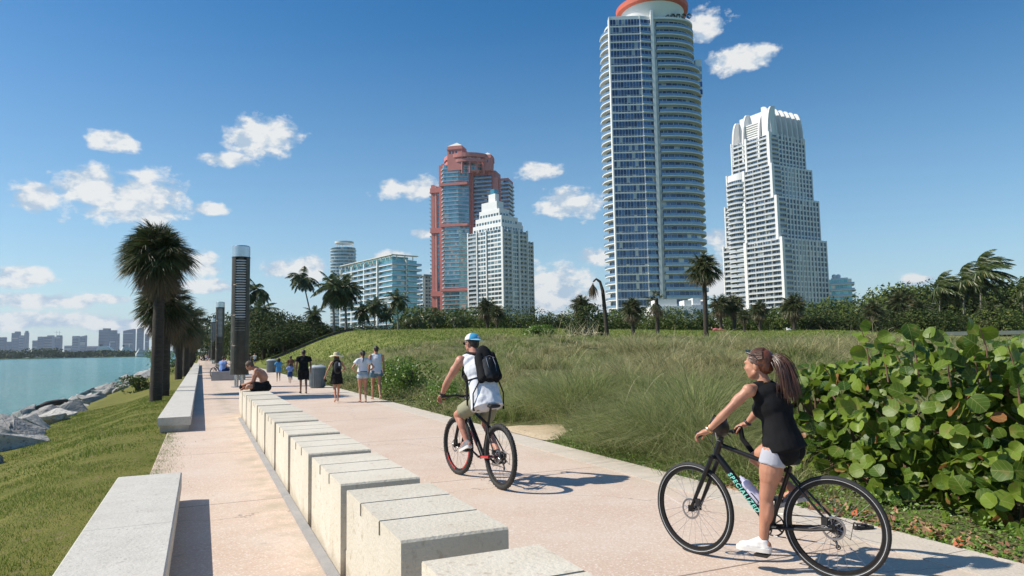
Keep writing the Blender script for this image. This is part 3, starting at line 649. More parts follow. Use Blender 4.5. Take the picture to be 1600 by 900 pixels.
def sabal(Ht, cr, label, cat='palm tree', group=None, nl=60, nb=26, tr=.16, dead=26, w=.035, wind=(0, 0, 0)):
    t = empty('fan_palm', (0, 0, 0), 0, label, cat, group); t['H0'] = Ht * 1.0
    trunk([(0, 0, -.3), (.03, 0, Ht * .5), (0, .02, Ht - cr * .65)], [tr * 1.15, tr, tr * .95], m_bark, 'trunk', t)
    v, f = fan_crown(nl, cr * .52, cr * .44, nb, wind=wind, w=w); v[:, 2] = v[:, 2] * 1.08 + Ht - cr * .82
    npmesh('crown', v, f, m_fan, t)
    if dead:
        v, f = fan_crown(dead, cr * .45, cr * .42, nb, True, w=w); v[:, 2] += Ht - cr * .95; npmesh('dead_leaf_skirt', v, f, m_skirt, t)
    return t
def coconut(Ht, cr, label, lean=(0, 0), nf=20, wind=(0, 0), group=None, leaf=44, tr=.13, wl=.05):
    t = empty('coconut_palm', (0, 0, 0), 0, label, 'palm tree', group); t['H0'] = Ht + cr * .38
    top = Vector((lean[0], lean[1], Ht)); trunk([(0, 0, -.3), (lean[0] * .25, lean[1] * .25, Ht * .45), tuple(top)], [tr * 1.5, tr, tr * .75], m_barkc, 'trunk', t, 8)
    parts = []
    for i in range(nf):
        th = i * 2.399 + random.uniform(-.2, .2); el_ = math.radians(random.choice([70, 50, 35, 20, 5, -15, -35]) + random.uniform(-8, 8))
        d = Vector((math.cos(th) * math.cos(el_), math.sin(th) * math.cos(el_), math.sin(el_))); L_ = cr * random.uniform(.85, 1.1)
        pts = []; p = top.copy(); dd = d.copy(); n = 10
        for k in range(n + 1):
            pts.append(p.copy()); p = p + dd * (L_ / n); dd = (dd + Vector((wind[0] * .12, wind[1] * .12, -.17))).normalized()
        c = np.array([tuple(q) for q in pts]); tt = np.linspace(.08, 1, leaf); idx = tt * n; lo = np.minimum(idx.astype(int), n - 1); fr = (idx - lo)[:, None]
        base = c[lo] * (1 - fr) + c[lo + 1] * fr; tan = c[lo + 1] - c[lo]; tan /= np.linalg.norm(tan, axis=1, keepdims=True)
        sd_ = np.cross(tan, np.array([0, 0, 1.0])); sd_ /= (np.linalg.norm(sd_, axis=1, keepdims=True) + 1e-6)
        ll = L_ * .27 * np.sin(np.clip(tt * 1.02, 0, 1) * np.pi * .82 + .45)
        for s_ in (-1, 1):
            dr = sd_ * s_ + tan * .55 + np.array([wind[0] * .5, wind[1] * .5, -.45]) + rng.normal(0, .08, (leaf, 3))
            parts.append(strips(base, dr, ll, np.full(leaf, wl), drop=.25, seg=2))
        parts.append(strips(c[:-1], c[1:] - c[:-1], np.linalg.norm(c[1:] - c[:-1], axis=1), np.full(n, .05), seg=1))
        
    v, f = join_np(parts); npmesh('fronds', v, f, m_frond, t)
    return t
def leaf_cloud(lobes, n, size, flat=.5):
    """quads scattered on and in overlapping lobes, thinned by noise so that gaps show"""
    vol = np.array([l[3] ** 2 for l in lobes]); pick = rng.choice(len(lobes), n, p=vol / vol.sum())
    d = rng.normal(size=(n, 3)); d /= np.linalg.norm(d, axis=1, keepdims=True)
    L_ = np.array([l[:5] if len(l) > 4 else (*l, 1) for l in lobes]); r = rng.uniform(.55, 1.08, n) ** .6
    c = L_[pick, :3] + d * (L_[pick, 3] * r)[:, None] * np.stack([np.ones(n), np.ones(n), L_[pick, 4]], 1)
    keep = np.array([mnoise.noise(Vector(p) * 1.1) > -.16 for p in c]); c = c[keep]; d = d[keep]; n = len(c)
    nr = d * .6 + rng.normal(size=(n, 3)) * .6 + np.array([0, 0, .3]); nr /= np.linalg.norm(nr, axis=1, keepdims=True)
    a = np.cross(nr, rng.normal(size=(n, 3))); a /= np.linalg.norm(a, axis=1, keepdims=True); b_ = np.cross(nr, a); s = size * rng.uniform(.6, 1.4, n)[:, None] / 2
    vv = np.stack([c - a * s, c - b_ * s * flat, c + a * s, c + b_ * s * flat], 1).reshape(-1, 3)
    return vv, (np.arange(n)[:, None] * 4 + np.arange(4)[None])
def broad(name, Ht, wd, label, cat, mat, n=5000, size=.28, group=None, lobes_n=11, low=.12):
    t = empty(name, (0, 0, 0), 0, label, cat, group); t['H0'] = Ht; lobes = []
    for i in range(lobes_n):
        th = random.uniform(0, 6.28); rr_ = random.uniform(.1, .95) * wd * .38; z = random.uniform(low, .8) * Ht; q = random.uniform(.22, .34) * wd
        z = min(z, Ht - q * .8); lobes.append((math.cos(th) * rr_, math.sin(th) * rr_, max(z, q * .5), q, .8))
    v, f = leaf_cloud(lobes, n, size); npmesh('crown', v, f, mat, t)
    tr = MB(); k_ = .45 if Ht < 2 else 1.0; tr.tube([(0, 0, -.3), (.05, 0, Ht * .3), (.1, .05, Ht * .6)], [wd * .035 * k_, wd * .028 * k_, wd * .012 * k_], 8)
    for l in lobes[:7]: tr.tube([(.03, 0, Ht * .22), (l[0] * .5, l[1] * .5, (Ht * .22 + l[2]) * .55), (l[0], l[1], l[2])], [wd * .018 * k_, wd * .012 * k_, wd * .005 * k_], 6)
    tr.build('trunk', m_bark, t, 60); return t
def place(t, px, Y, z=None, s=1.0, rz=None, py=540, dz=0, top=None):
    if top is not None:
        q_ = at(px, top, Y); s = (q_.z - land_z(q_.x, q_.y) - dz) / t['H0']
    p = at(px, py, Y); t.location = (p.x, p.y, (land_z(p.x, p.y) if z is None else z) + dz); t.scale = (s, s, s); t.rotation_euler.z = random.uniform(0, 6.28) if rz is None else rz; return t

# left row of fan palms on the lawn
random.seed(5)
WIND = (-.28, 0, .05)
near1 = sabal(6.55, 1.62, 'tallest fan palm with a shaggy dark crown, nearest on the lawn', nl=230, nb=26, tr=.18, dead=90, w=.032, wind=WIND, group='fan palms in a row on the lawn')
p = lawn_pt(27.4, -1.42); near1.location = p
near2 = sabal(4.75, 1.38, 'shorter fan palm standing just behind the nearest one, trunks overlapping', nl=180, nb=26, tr=.175, dead=100, w=.034, wind=WIND, group='fan palms in a row on the lawn')
near2.location = lawn_pt(30.3, -1.30)
v3 = sabal(5.4, 1.9, 'x', nl=100, nb=22, dead=60, w=.045, tr=.2)
rowp = [(49.5,-1.3,1.0,'third fan palm of the lawn row, slim dark trunk'),(54.5,-1.0,1.0,'fourth fan palm of the lawn row, close behind the third'),(64,-1.6,1.0,0),(73,-1.2,1.05,0),(80,-1.6,1,0),(88,-1.1,1.05,0),(97,-1.5,1.0,0),(108,-1.2,1.1,0),(121,-1.4,1.1,0),(135,-1.2,1.15,0),(150,-1.5,1.2,0),(168,-1.2,1.2,0)]
for i, (uu, vv, s, lab) in enumerate(rowp):
    o = v3 if i == 0 else copy_tree(v3); o.location = lawn_pt(uu, vv); o.scale = (s, s, s * random.uniform(.92, 1.08)); o.rotation_euler.z = random.uniform(0, 6)
    tag(o, lab or 'distant fan palm farther down the row beyond the fourth', 'palm tree', 'fan palms in a row on the lawn')
bs = broad('shrub', .95, 2.2, 'rounded green bush at the lawn edge beside the rocks', 'bush', m_leafm, 3500, .13); p = lawn_pt(45.5, -3.3); bs.location = p
bs2 = broad('shrub', 3.2, 3.4, 'tall bright green bush behind the third fan palm trunk', 'bush', m_leafb, 3500, .17); bs2.location = lawn_pt(74, -3.3)
# ------------------------------------------------------------------ dune vegetation
random.seed(11)
def in_sand(u, v): return 10.9 < u < 13.3 and v < 6.35
def hedge_d(x, y):   # rough footprint of the sea grape
    return x > 3.05 + .10 * (y - 5) and y < 9.6 and x < 12 and (x * V.x + y * V.y) > 5.5
tp = []
def tuft_field(n, ymin, ymax, qmin=-.42, qmax=.86):
    out = []
    while len(out) < n:
        y = ymin + (ymax - ymin) * math.sqrt(random.random()) if ymin < 1 else random.uniform(ymin ** .5, ymax ** .5) ** 2
        x = y * random.uniform(qmin, qmax); u = x * U.x + y * U.y; v = x * V.x + y * V.y
        if v < 5.62 or in_sand(u, v) or hedge_d(x, y): continue
        if y > 46 + 12 * fbm(x, y, .09, 2.0) and v > 9: continue
        if fbm(x, y, .35, 9.0) < -.5: continue
        out.append((x, y, land_z(x, y), v))
    return out
def make_tufts(name, fields, mat, label):
    P_, Hh, Ww, DX, DY = [], [], [], [], []
    for (x, y, z, v), nb, h, w in fields:
        edge = sm((v - 5.5) / .9) * .55 + .45
        hh = h * edge * (.72 + .75 * max(-.5, fbm(x, y, .42, 12.0)))
        th = rng.uniform(0, 6.28, nb); rr_ = rng.uniform(0, .12 + .30 * h, nb)
        P_.append(np.stack([x + np.cos(th) * rr_, y + np.sin(th) * rr_, np.full(nb, z)], 1)); Hh.append(hh * rng.uniform(.55, 1.15, nb)); Ww.append(np.full(nb, w))
        le = rng.uniform(.3, .9, nb) + rr_ * 2.2; DX.append(np.cos(th) * le + .16); DY.append(np.sin(th) * le - .05)
    pts = np.concatenate(P_).astype(np.float32); hh = np.concatenate(Hh); ww = np.concatenate(Ww) * rng.uniform(.6, 1.3, len(hh)); dx = np.concatenate(DX); dy = np.concatenate(DY)
    n = len(pts); seg = 3; rows = []
    fa = rng.uniform(0, 6.28, n)
    for k in range(seg + 1):
        t = k / seg; c = pts.copy(); lat = hh * (t ** 1.7) * .75; c[:, 0] += dx * lat; c[:, 1] += dy * lat
        c[:, 2] += hh * (t - .5 * t * t * np.clip(np.hypot(dx, dy), 0, 1.4)); wd = ww * (1 - .8 * t ** 2) / 2
        o = np.stack([np.cos(fa) * wd, np.sin(fa) * wd, 0 * wd], 1); rows += [c + o, c - o]
    vv = np.stack(rows, 1).reshape(-1, 3); b0 = np.arange(n)[:, None] * ((seg + 1) * 2)
    fs = np.concatenate([b0 + np.array([[2 * k, 2 * k + 1, 2 * k + 3, 2 * k + 2]]) for k in range(seg)], 0)
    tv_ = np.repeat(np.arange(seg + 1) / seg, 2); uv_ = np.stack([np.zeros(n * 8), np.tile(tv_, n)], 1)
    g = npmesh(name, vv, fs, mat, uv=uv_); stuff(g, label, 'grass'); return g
F1 = tuft_field(640, 7, 17); F2 = tuft_field(1500, 16, 30); F3 = tuft_field(4200, 28, 62, -.4, .8)
mix = lambda a, k: [q for i, q in enumerate(a) if (fbm(q[0], q[1], .33, 5.5) + random.gauss(0, .08) > .02) == k]
def fld(k):
    out = [(q, 120, random.choice([.45, .6, .8, 1.0, 1.25]) * random.uniform(.9, 1.1), .0075) for q in mix(F1, k)] + [(q, 70, random.choice([.4, .6, .8, 1.1]) * random.uniform(.9, 1.1), .013) for q in mix(F2, k)] + [(q, 20, random.uniform(.3, .7), .024) for q in mix(F3, k)]
    return out
big = []
for (px, py, hh) in [(830, 640, .95), (790, 640, .8), (870, 640, 1.0), (930, 640, 1.1), (1090, 690, 1.2), (1020, 690, 1.35), (1050, 700, 1.3), (985, 672, 1.15), (1075, 712, 1.1), (940, 672, .95), (880, 655, 1.0), (1000, 700, 1.0), (1110, 712, 1.1), (1060, 670, 1.3), (960, 655, 1.2), (905, 660, 1.0)]:
    g0 = gp(px, py, 0.05)
    for k in range(7): big.append(((g0.x + random.uniform(-.25, .25), g0.y + random.uniform(-.2, .3), 0.02, 7.0), 170, hh * random.uniform(1.2, 1.55), .0068))
make_tufts('dune_grass', fld(True), m_gblade, 'dry olive dune grass blowing over the low dunes right of the path')
make_tufts('dune_grass', fld(False) + big, m_gblade2, 'greener arching dune grass tussocks along the kerb of the path')
# mown grass blades over the hill
hp = []
while len(hp) < 46000:
    y = random.uniform(46, 92); x = y * random.uniform(-.36, .62); v = x * V.x + y * V.y
    if v > 6.2: hp.append((x, y, land_z(x, y)))
hg = blades('hill_grass', hp, .13, .075, .8, m_blade, 1); stuff(hg, 'mown turf grass on the hill behind the dune grass', 'grass')
# seed stalks
ns = 130; parts = []
for i in range(ns):
    y = random.uniform(8.5, 34); x = y * random.uniform(-.15, .6); v = x * V.x + y * V.y
    if v < 6 or hedge_d(x, y): continue
    z = land_z(x, y); a = random.uniform(-.5, .9); l = random.uniform(1.1, 1.75)
    parts.append(strips(np.array([[x, y, z + .2]]), np.array([[a * .8, random.uniform(-.3, .3), 1.0]]), np.array([l]), np.array([.0045 + y * .00028]), drop=.45, seg=7))
v_, f_ = join_np(parts); stuff(npmesh('seed_stalks', v_, f_, m_stalk), 'pale thin seed stalks rising above the dune grass', 'grass')
# low green weeds at the kerb and fallen leaves
def weeds(n, u0, u1, v0, v1, hmax, size, mat, name, label, dens=None):
    pts = []
    for i in range(n):
        u = random.uniform(u0, u1); v = v0 + abs(random.gauss(0, .45)) * (v1 - v0); w = uvp(u, v)
        if in_sand(u, v): continue
        pts.append((w.x, w.y, max(0, land_z(w.x, w.y)) + random.uniform(.02, hmax) * sm((v - v0 + .1) / .5)))
    c = np.array(pts); n = len(c); nr = rng.normal(size=(n, 3)) * .6 + np.array([-.2, -.2, 1]); nr /= np.linalg.norm(nr, axis=1, keepdims=True)
    a = np.cross(nr, rng.normal(size=(n, 3))); a /= np.linalg.norm(a, axis=1, keepdims=True); b_ = np.cross(nr, a); s = size * rng.uniform(.5, 1.3, n)[:, None] / 2
    vv = np.stack([c - a * s, c - b_ * s * .55, c + a * s, c + b_ * s * .55], 1).reshape(-1, 3)
    stuff(npmesh(name, vv, np.arange(n)[:, None] * 4 + np.arange(4)[None], mat), label, 'ground cover')
weeds(9000, 1.5, 10.8, 5.36, 6.3, .16, .035, m_leafb, 'ground_cover', 'small bright green weeds creeping along the kerb below the hedge')
weeds(9000, 13.6, 60, 5.36, 6.8, .42, .075, m_leafm, 'ground_cover', 'leafy low ground cover along the far kerb behind the walkers')
m_dead = M('fallen leaf', (.20, .09, .05), (.42, .25, .14), island=1, rough=.8, c3=(.5, .12, .05), c3w=.12)
weeds(420, 1.5, 6.5, 5.34, 5.9, .05, .10, m_dead, 'leaf_litter', 'brown fallen leaves scattered at the kerb under the hedge')
# bright green shrub plants in the dunes
for px, py_, Y, s, lab in [(640, 0, 24, 1.0, 'bright green leafy shrub on the dune beside the walkers'), (600, 0, 27, .85, 'small bright green shrub left of the larger one near the walkers'), (840, 0, 46, .75, 'green leafy shrub at the top edge of the dune grass below the palms'), (700, 0, 19, .55, 'yellow green weed clump behind the cyclist handlebar')]:
    b_ = broad('dune_shrub', 1.35, 2.8, lab, 'shrub', m_leafb, 5200, .10 if Y < 40 else .18, lobes_n=9); place(b_, px, Y, s=s)
# sand path opening in the dune
o = MB(); R_ = 5; K_ = 32; vs_ = []
for j in range(R_ + 1):
    for k in range(K_):
        a = 2 * math.pi * k / K_; r_ = (1 + .12 * math.sin(3 * a + 1) + .07 * math.sin(7 * a)) * max(j / R_, .02); x = max(5.373, 5.60 + .85 * r_ * math.cos(a)); y = 12.1 + 1.15 * r_ * math.sin(a)
        w_ = uvp(y, x); vs_.append((x, y, max(.012, land_z(w_.x, w_.y) + .035 * min(1, (x - 5.373) * 6) - (.03 if j == R_ and x > 5.4 else 0))))
o.add(vs_, [(j * K_ + k, j * K_ + (k + 1) % K_, (j + 1) * K_ + (k + 1) % K_, (j + 1) * K_ + k) for j in range(R_) for k in range(K_)])
so = o.build('sand_path', m_sand, None, True); so.rotation_euler.z = A; structure(so)

# ------------------------------------------------------------------ sea grape hedge with large round leaves
random.seed(3)
m_grape = M('sea grape leaf', (.035, .085, .008), (.20, .29, .028), island=1, rough=.45, trans=.3, spec=.35, c3=(.30, .13, .05), c3w=.028, contrast=1.3)
N, L, b = nodes(m_grape); uvn = N.new('ShaderNodeUVMap'); sx_ = N.new('ShaderNodeSeparateXYZ'); L.new(uvn.outputs[0], sx_.inputs[0])
def nm(op, a, b_=None, cl=False):
    n = N.new('ShaderNodeMath'); n.operation = op; n.use_clamp = cl
    for i, q in enumerate((a, b_)):
        if q is None: continue
        if isinstance(q, (int, float)): n.inputs[i].default_value = q
        else: L.new(q, n.inputs[i])
    return n.outputs[0]
au = nm('ABSOLUTE', sx_.outputs[0]); vein = nm('LESS_THAN', au, .035)
sv = nm('PINGPONG', nm('SUBTRACT', sx_.outputs[1], nm('MULTIPLY', au, .7)), .22); vein = nm('MAXIMUM', vein, nm('LESS_THAN', sv, .016))
base = b.inputs['Base Color'].links[0].from_socket
mx = N.new('ShaderNodeMix'); mx.data_type = 'RGBA'; L.new(nm('MULTIPLY', vein, .5), mx.inputs['Factor']); L.new(base, mx.inputs['A']); mx.inputs['B'].default_value = (.34, .36, .12, 1)
nz = N.new('ShaderNodeTexNoise'); nz.inputs['Scale'].default_value = 9; nz.inputs['Detail'].default_value = 4; tcn = [n for n in N if n.type == 'TEX_COORD'][0] if any(n.type == 'TEX_COORD' for n in N) else N.new('ShaderNodeTexCoord'); L.new(tcn.outputs['Object'], nz.inputs['Vector'])
mx2 = N.new('ShaderNodeMix'); mx2.data_type = 'RGBA'; L.new(nm('MULTIPLY', nm('SUBTRACT', nz.outputs[0], .58, True), 5.0, True), mx2.inputs['Factor']); L.new(mx.outputs['Result'], mx2.inputs['A']); mx2.inputs['B'].default_value = (.23, .19, .05, 1)
L.new(mx2.outputs['Result'], b.inputs['Base Color'])
for n in N:
    if n.type == 'BSDF_TRANSLUCENT': L.new(mx2.outputs['Result'], n.inputs[0])
def leaf_discs(cs, nrm, size):
    n = len(cs); k = 10; an = np.linspace(0, 2 * np.pi, k, endpoint=False)
    rad = np.ones(k); rad[0] = .86      # shallow notch at the stalk
    lx = np.sin(an) * rad; ly = -np.cos(an) * rad * .93
    nrm = nrm / np.linalg.norm(nrm, axis=1, keepdims=True); a = np.cross(nrm, rng.normal(size=(n, 3))); a /= np.linalg.norm(a, axis=1, keepdims=True); b_ = np.cross(nrm, a)
    fold = rng.uniform(.02, .45, n); cup = rng.uniform(-.25, .22, n); wob = rng.uniform(-.10, .10, (n, k))
    V_ = np.zeros((n, 2 * k + 1, 3)); UV = np.zeros((n, 2 * k + 1, 2))
    for ri, q in enumerate((.55, 1.0)):
        x = lx * q; y = ly * q; z = fold[:, None] * np.abs(x)[None] + cup[:, None] * (y ** 2)[None] + wob * (q ** 2)
        V_[:, ri * k:(ri + 1) * k] = cs[:, None] + size[:, None, None] * (a[:, None] * x[None, :, None] + b_[:, None] * y[None, :, None] + nrm[:, None] * z[:, :, None])
        UV[:, ri * k:(ri + 1) * k, 0] = x; UV[:, ri * k:(ri + 1) * k, 1] = y + 1
    V_[:, 2 * k] = cs; UV[:, 2 * k] = (0, 1)
    fs = []
    for i in range(k): j = (i + 1) % k; fs.append((i, j, k + j, k + i)); 
    for i in range(0, k, 2): fs.append((2 * k, (i + 2) % k, (i + 1) % k, i))
    fs = np.array(fs); F_ = (np.arange(n)[:, None, None] * (2 * k + 1) + fs[None]).reshape(-1, 4)
    return V_.reshape(-1, 3), F_, UV.reshape(-1, 2)
hedge = empty('sea_grape_hedge', (4.5, 6.5, 0), 0, 'dense sea grape hedge with large round green leaves filling the right edge', 'hedge')
# footprint: front line beside the kerb, crown height varies
lobes = []
for (x, y, z, r_) in [(3.85,8.2,.60,.62),(3.75,8.0,1.05,.42),(4.1,7.6,.85,.75),(3.75,7.0,.42,.42),(4.3,7.0,.95,.68),(4.55,8.0,1.12,.66),(4.4,6.3,.6,.6),(4.8,6.4,1.1,.66),(4.25,6.0,.35,.40),(4.75,5.7,.6,.6),(5.3,7.2,1.22,.66),(5.1,5.6,1.05,.66),
                      (5.6,6.2,1.2,.68),(5.15,5.0,.55,.6),(5.6,4.7,.95,.7),(5.9,8.2,1.2,.75),(6.3,6.9,1.25,.72),(6.3,5.3,1.2,.72),(6.1,4.0,.7,.75),(6.7,3.6,1.1,.75),(7.0,5.9,1.2,.8),(7.1,8,1.2,.9),(7.4,4.6,1.1,.8),(6.9,2.7,.7,.8),(8,6.5,1.2,.9),(8.2,3.2,1.0,.9),(3.65,7.5,.25,.32),(3.5,8.1,.30,.36),(4.05,6.3,.28,.34),(4.5,5.5,.3,.36),(4.95,5.0,.25,.34),(5.3,4.4,.3,.4),(5.7,3.9,.3,.45),(3.5,8.5,.75,.45),(3.62,8.6,1.0,.38),(3.38,8.35,.55,.40),(3.45,8.2,.95,.32),(3.3,8.6,.2,.3)]:
    z = z - .06 - (.26 * sm((x - 4.2) / 1.4)); lobes.append((x, y, z, r_))
n = 9500; LB = np.array(lobes); vol = LB[:, 3] ** 2; pk = rng.choice(len(LB), n, p=vol / vol.sum())
d = rng.normal(size=(n, 3)); d /= np.linalg.norm(d, axis=1, keepdims=True); rr_ = rng.uniform(.60, 1.06, n)
cs = LB[pk, :3] + d * (LB[pk, 3] * rr_)[:, None]
# drop those buried deep inside other lobes
dist = np.linalg.norm(cs[:, None] - LB[None, :, :3], axis=2) / LB[None, :, 3]; keep = (dist.min(1) > .58) & (cs[:, 2] > .06) & ((cs[:, 0] * V.x + cs[:, 1] * V.y) > 5.50)
cs = cs[keep]; d = d[keep]; n = len(cs)
nr = d * .7 + np.array([-.35, -.35, .35]) + rng.normal(size=(n, 3)) * .85
sz = rng.uniform(.035, .098, n)
v_, f_, uv_ = leaf_discs(cs - np.array([4.5, 6.5, 0]), nr, sz); npmesh('foliage', v_, f_, m_grape, hedge, True, uv_)
# sprigs that stick out of the top
sp_c = []
st_ = MB()
for (px, py, Y) in [(1530, 508, 6.2), (1512, 520, 6.4), (1345, 512, 7.4), (1372, 520, 7.1), (1235, 585, 8.0), (1420, 518, 6.8), (1575, 540, 6.0), (1468, 520, 6.5)]:
    p = at(px, py, Y) - Vector((4.5, 6.5, 0)); q = p + Vector((.1, .05, -.5)); st_.tube([q, q.lerp(p, .6) + Vector((.02, 0, 0)), p], [.009, .007, .004], 6)
    for k in range(6): sp_c.append(tuple(q.lerp(p, .35 + k * .12) + Vector((random.uniform(-.09, .09), random.uniform(-.09, .09), random.uniform(-.03, .05)))))
for i in range(70):
    l = random.choice(lobes); p = Vector((l[0] - 4.5, l[1] - 6.5, l[2])); d_ = Vector((random.gauss(-.2, .6), random.gauss(-.2, .6), random.gauss(.3, .6))).normalized()
    q = Vector((p.x * .9, p.y * .9, .05)); st_.tube([q, p * .7 + q * .3, p + d_ * l[3] * .5, p + d_ * l[3] * 1.0], [.02, .014, .009, .005], 6)
v_, f_, uv_ = leaf_discs(np.array(sp_c), rng.normal(size=(len(sp_c), 3)) * .6 + np.array([-.4, -.6, .3]), rng.uniform(.055, .095, len(sp_c))); npmesh('sprig_leaves', v_, f_, m_grape, hedge, True, uv_)
m_stem = M('brown woody stem', (.12, .07, .045), (.24, .14, .09), scale=8, rough=.8)
st_.build('stems', m_stem, hedge, True)

# ------------------------------------------------------------------ trees behind the hill
random.seed(17)
tv = [broad('broadleaf_tree', 7.5, 9, 'x', 'tree', m_leafd, 5200, .42, lobes_n=13), broad('broadleaf_tree', 6.5, 10, 'x', 'tree', m_leafm, 5200, .42, lobes_n=13),
      broad('broadleaf_tree', 8.2, 9, 'x', 'tree', m_leafd, 5200, .40, lobes_n=14), broad('broadleaf_tree', 5.4, 8.5, 'x', 'tree', m_leafm, 4200, .36, lobes_n=12)]
used = [0] * 4
def tree(k, px, Y, top, label, group):
    o = tv[k] if not used[k] else copy_tree(tv[k]); used[k] = 1; place(o, px, Y, top=top); q = o.scale.x; w_ = max(q, .8)
    o.scale = (w_ * random.uniform(.9, 1.15), w_ * random.uniform(.9, 1.15), q); tag(o, label, 'tree', group); return o
G1 = 'dense trees along the far side of the grassy hill'; L1 = 'dense dark green tree in the belt behind the grassy hill, under the towers'
G2 = 'dark trees beside the promenade behind the walkers'; L2 = 'dark shaded tree in the grove behind the walkers, left of the hill'
G3 = 'trees of the far right grove'; L3 = 'dull green tree in the tall grove at the right behind the hedge'
for px in range(640, 1640, 25):
    Y = random.uniform(96, 108); tree(random.choice([0, 1, 2, 3, 3]), px + random.uniform(-9, 9), Y, random.uniform(475, 491), L1, G1)
for px in range(1290, 1690, 23): tree(random.choice([0, 1, 2, 3]), px + random.uniform(-8, 8), random.uniform(112, 125), random.uniform(464, 476) - 30 * sm((px - 1330) / 110) + random.uniform(-5, 5), L3, G3)
for px, Y, tp_ in [(392, 98, 488), (412, 92, 486), (432, 100, 490), (452, 96, 492), (470, 104, 500), (480, 98, 505), (462, 92, 500), (500, 100, 504), (515, 96, 508), (440, 108, 486), (380, 112, 480), (400, 125, 478), (425, 118, 484), (498, 108, 512), (525, 106, 508), (550, 104, 506), (575, 102, 504), (600, 100, 508), (622, 98, 510), (370, 135, 480), (445, 88, 505), (350, 150, 490), (330, 170, 500)]:
    tree(random.choice([0, 2]), px, Y, tp_, L2, G2)
def cp(src, px, Y, top, lab, rz=None, grp=None):
    o = src if not src.get('used') else copy_tree(src); src['used'] = 1; place(o, px, Y, top=top, rz=rz); tag(o, lab, 'palm tree', grp); return o
cA = coconut(11.2, 3.4, 'x', lean=(-1.9, 0), nf=24, leaf=46, wl=.11)
cB = coconut(7.2, 3.6, 'x', lean=(.2, .2), nf=34, leaf=44, wl=.12, tr=.17)
cC = coconut(10, 4.6, 'x', lean=(.5, 0), nf=26, wind=(1.6, 0), leaf=44, wl=.13)
cD = coconut(3.4, 3.2, 'x', lean=(.1, .1), nf=26, leaf=40, wl=.10)
cp(cA, 489, 96, 424, 'tall leaning coconut palm alone against the sky behind the walkers', 0)
cp(cA, 412, 108, 443, 'coconut palm rising above the dark grove right of the lamp pylon', 1.2)
for px, Y, top, lab in [(522, 92, 437, 'left one of the tall close pair of bushy coconut palms left of the teal block'), (541, 94, 438, 'right one of the tall close pair of bushy coconut palms left of the teal block'), (585, 90, 470, 'bushy coconut palm in front of the teal glass block'), (622, 86, 460, 'bushy coconut palm near the rope at the left hill crest'), (490, 92, 484, 'low coconut palm under the tall leaning one'), (566, 97, 478, 'coconut palm half hidden behind the pair of bushy palms'), (604, 95, 480, 'coconut palm partly hidden between two bushy palms near the rope'), (401, 100, 478, 'coconut palm low in the dark grove right of the lamp pylon')]:
    cp(cB, px, Y, top, lab)
for px, Y, top, lab in [(677, 88, 484, 'short coconut palm with spreading fronds at the foot of the salmon tower'), (715, 92, 490, 'short coconut palm right of the foot of the salmon tower'), (645, 94, 490, 'short coconut palm left of the salmon tower foot')]: cp(cD, px, Y, top, lab)
for px, Y, top, lab in [(1470, 108, 437, 'windblown coconut palm at the left of the right grove'), (1508, 106, 424, 'windblown coconut palm second from the left in the right grove'), (1535, 104, 408, 'tallest windblown coconut palm above the right grove'), (1600, 112, 442, 'windblown coconut palm at the right edge of the view')]:
    cp(cC, px, Y, top, lab, random.uniform(-.3, .3))
sA = sabal(6.9, 1.75, 'x', nl=80, nb=20, dead=36, w=.06, tr=.17); sB = sabal(5.0, 2.0, 'x', nl=80, nb=20, dead=30, w=.07, tr=.2)
cp(sA, 1104, 60, 387, 'tall slim fan palm standing alone on the turf before the big tower', 0)
for px, Y, top, lab in [(990, 62, 460, 'low bushy fan palm left of the white house'), (762, 92, 461, 'fan palm above the tree belt before the white stepped block'), (910, 90, 456, 'fan palm left of the bent dead palm'), (1128, 86, 455, 'left one of two slim fan palms beside the white house'), (1149, 87, 455, 'right one of two slim fan palms beside the white house'), (1189, 90, 466, 'fan palm in front of the right tower foot'), (1243, 93, 454, 'fan palm in front of the stepped right tower'), (1164, 80, 481, 'low fan palm below the two slim ones'), (1412, 104, 446, 'fan palm sticking out of the belt left of the right grove'), (1443, 100, 462, 'round fan palm at the front of the right grove'), (777, 90, 474, 'low fan palm beside the one before the white block'), (1550, 98, 466, 'fan palm in the front of the right grove near the edge'), (1368, 96, 466, 'fan palm in the belt right of the stepped tower')]:
    cp(sB, px, Y, top, lab)
# half dead fan palm with a ragged top, and the bent dead palm
t = sabal(4.3, 1.5, 'thin ragged fan palm with few leaves right of the low bushy one', nl=14, nb=16, dead=16, w=.05, tr=.15); place(t, 1028, 56)
t = empty('dead_palm', (0, 0, 0), 0, 'bent dead palm trunk with a drooping brown leaf clump', 'dead palm')
trunk([(0, 0, -.4), (-.12, 0, 1.6), (-.25, 0, 3.3), (-.42, 0, 3.95), (-.68, 0, 4.15), (-.9, 0, 3.95)], [.15, .14, .12, .09, .07, .05], m_bark, 'trunk', t)
v_, f_ = fan_crown(26, .45, .55, 14, True, w=.04); v_ = v_ * np.array([.6, .6, 1.25]) + np.array([-.92, 0, 3.9]); npmesh('dead_leaf_clump', v_, f_, m_skirt, t)
place(t, 950, 48, rz=0)
t = broad('dry_shrub', 2.6, 4.2, 'dark dry tangled shrub at the foot of the bent dead palm', 'shrub', m_leafd, 3200, .2, lobes_n=8, low=.1); place(t, 915, 50)
v_, f_ = strips(rng.normal(size=(160, 3)) * np.array([1.0, .6, .15]) + np.array([.6, -.6, .35]), rng.normal(size=(160, 3)) + np.array([0, 0, .6]), rng.uniform(.5, 1.4, 160), np.full(160, .03), seg=2); npmesh('dead_branches', v_, f_, m_stalk, t)
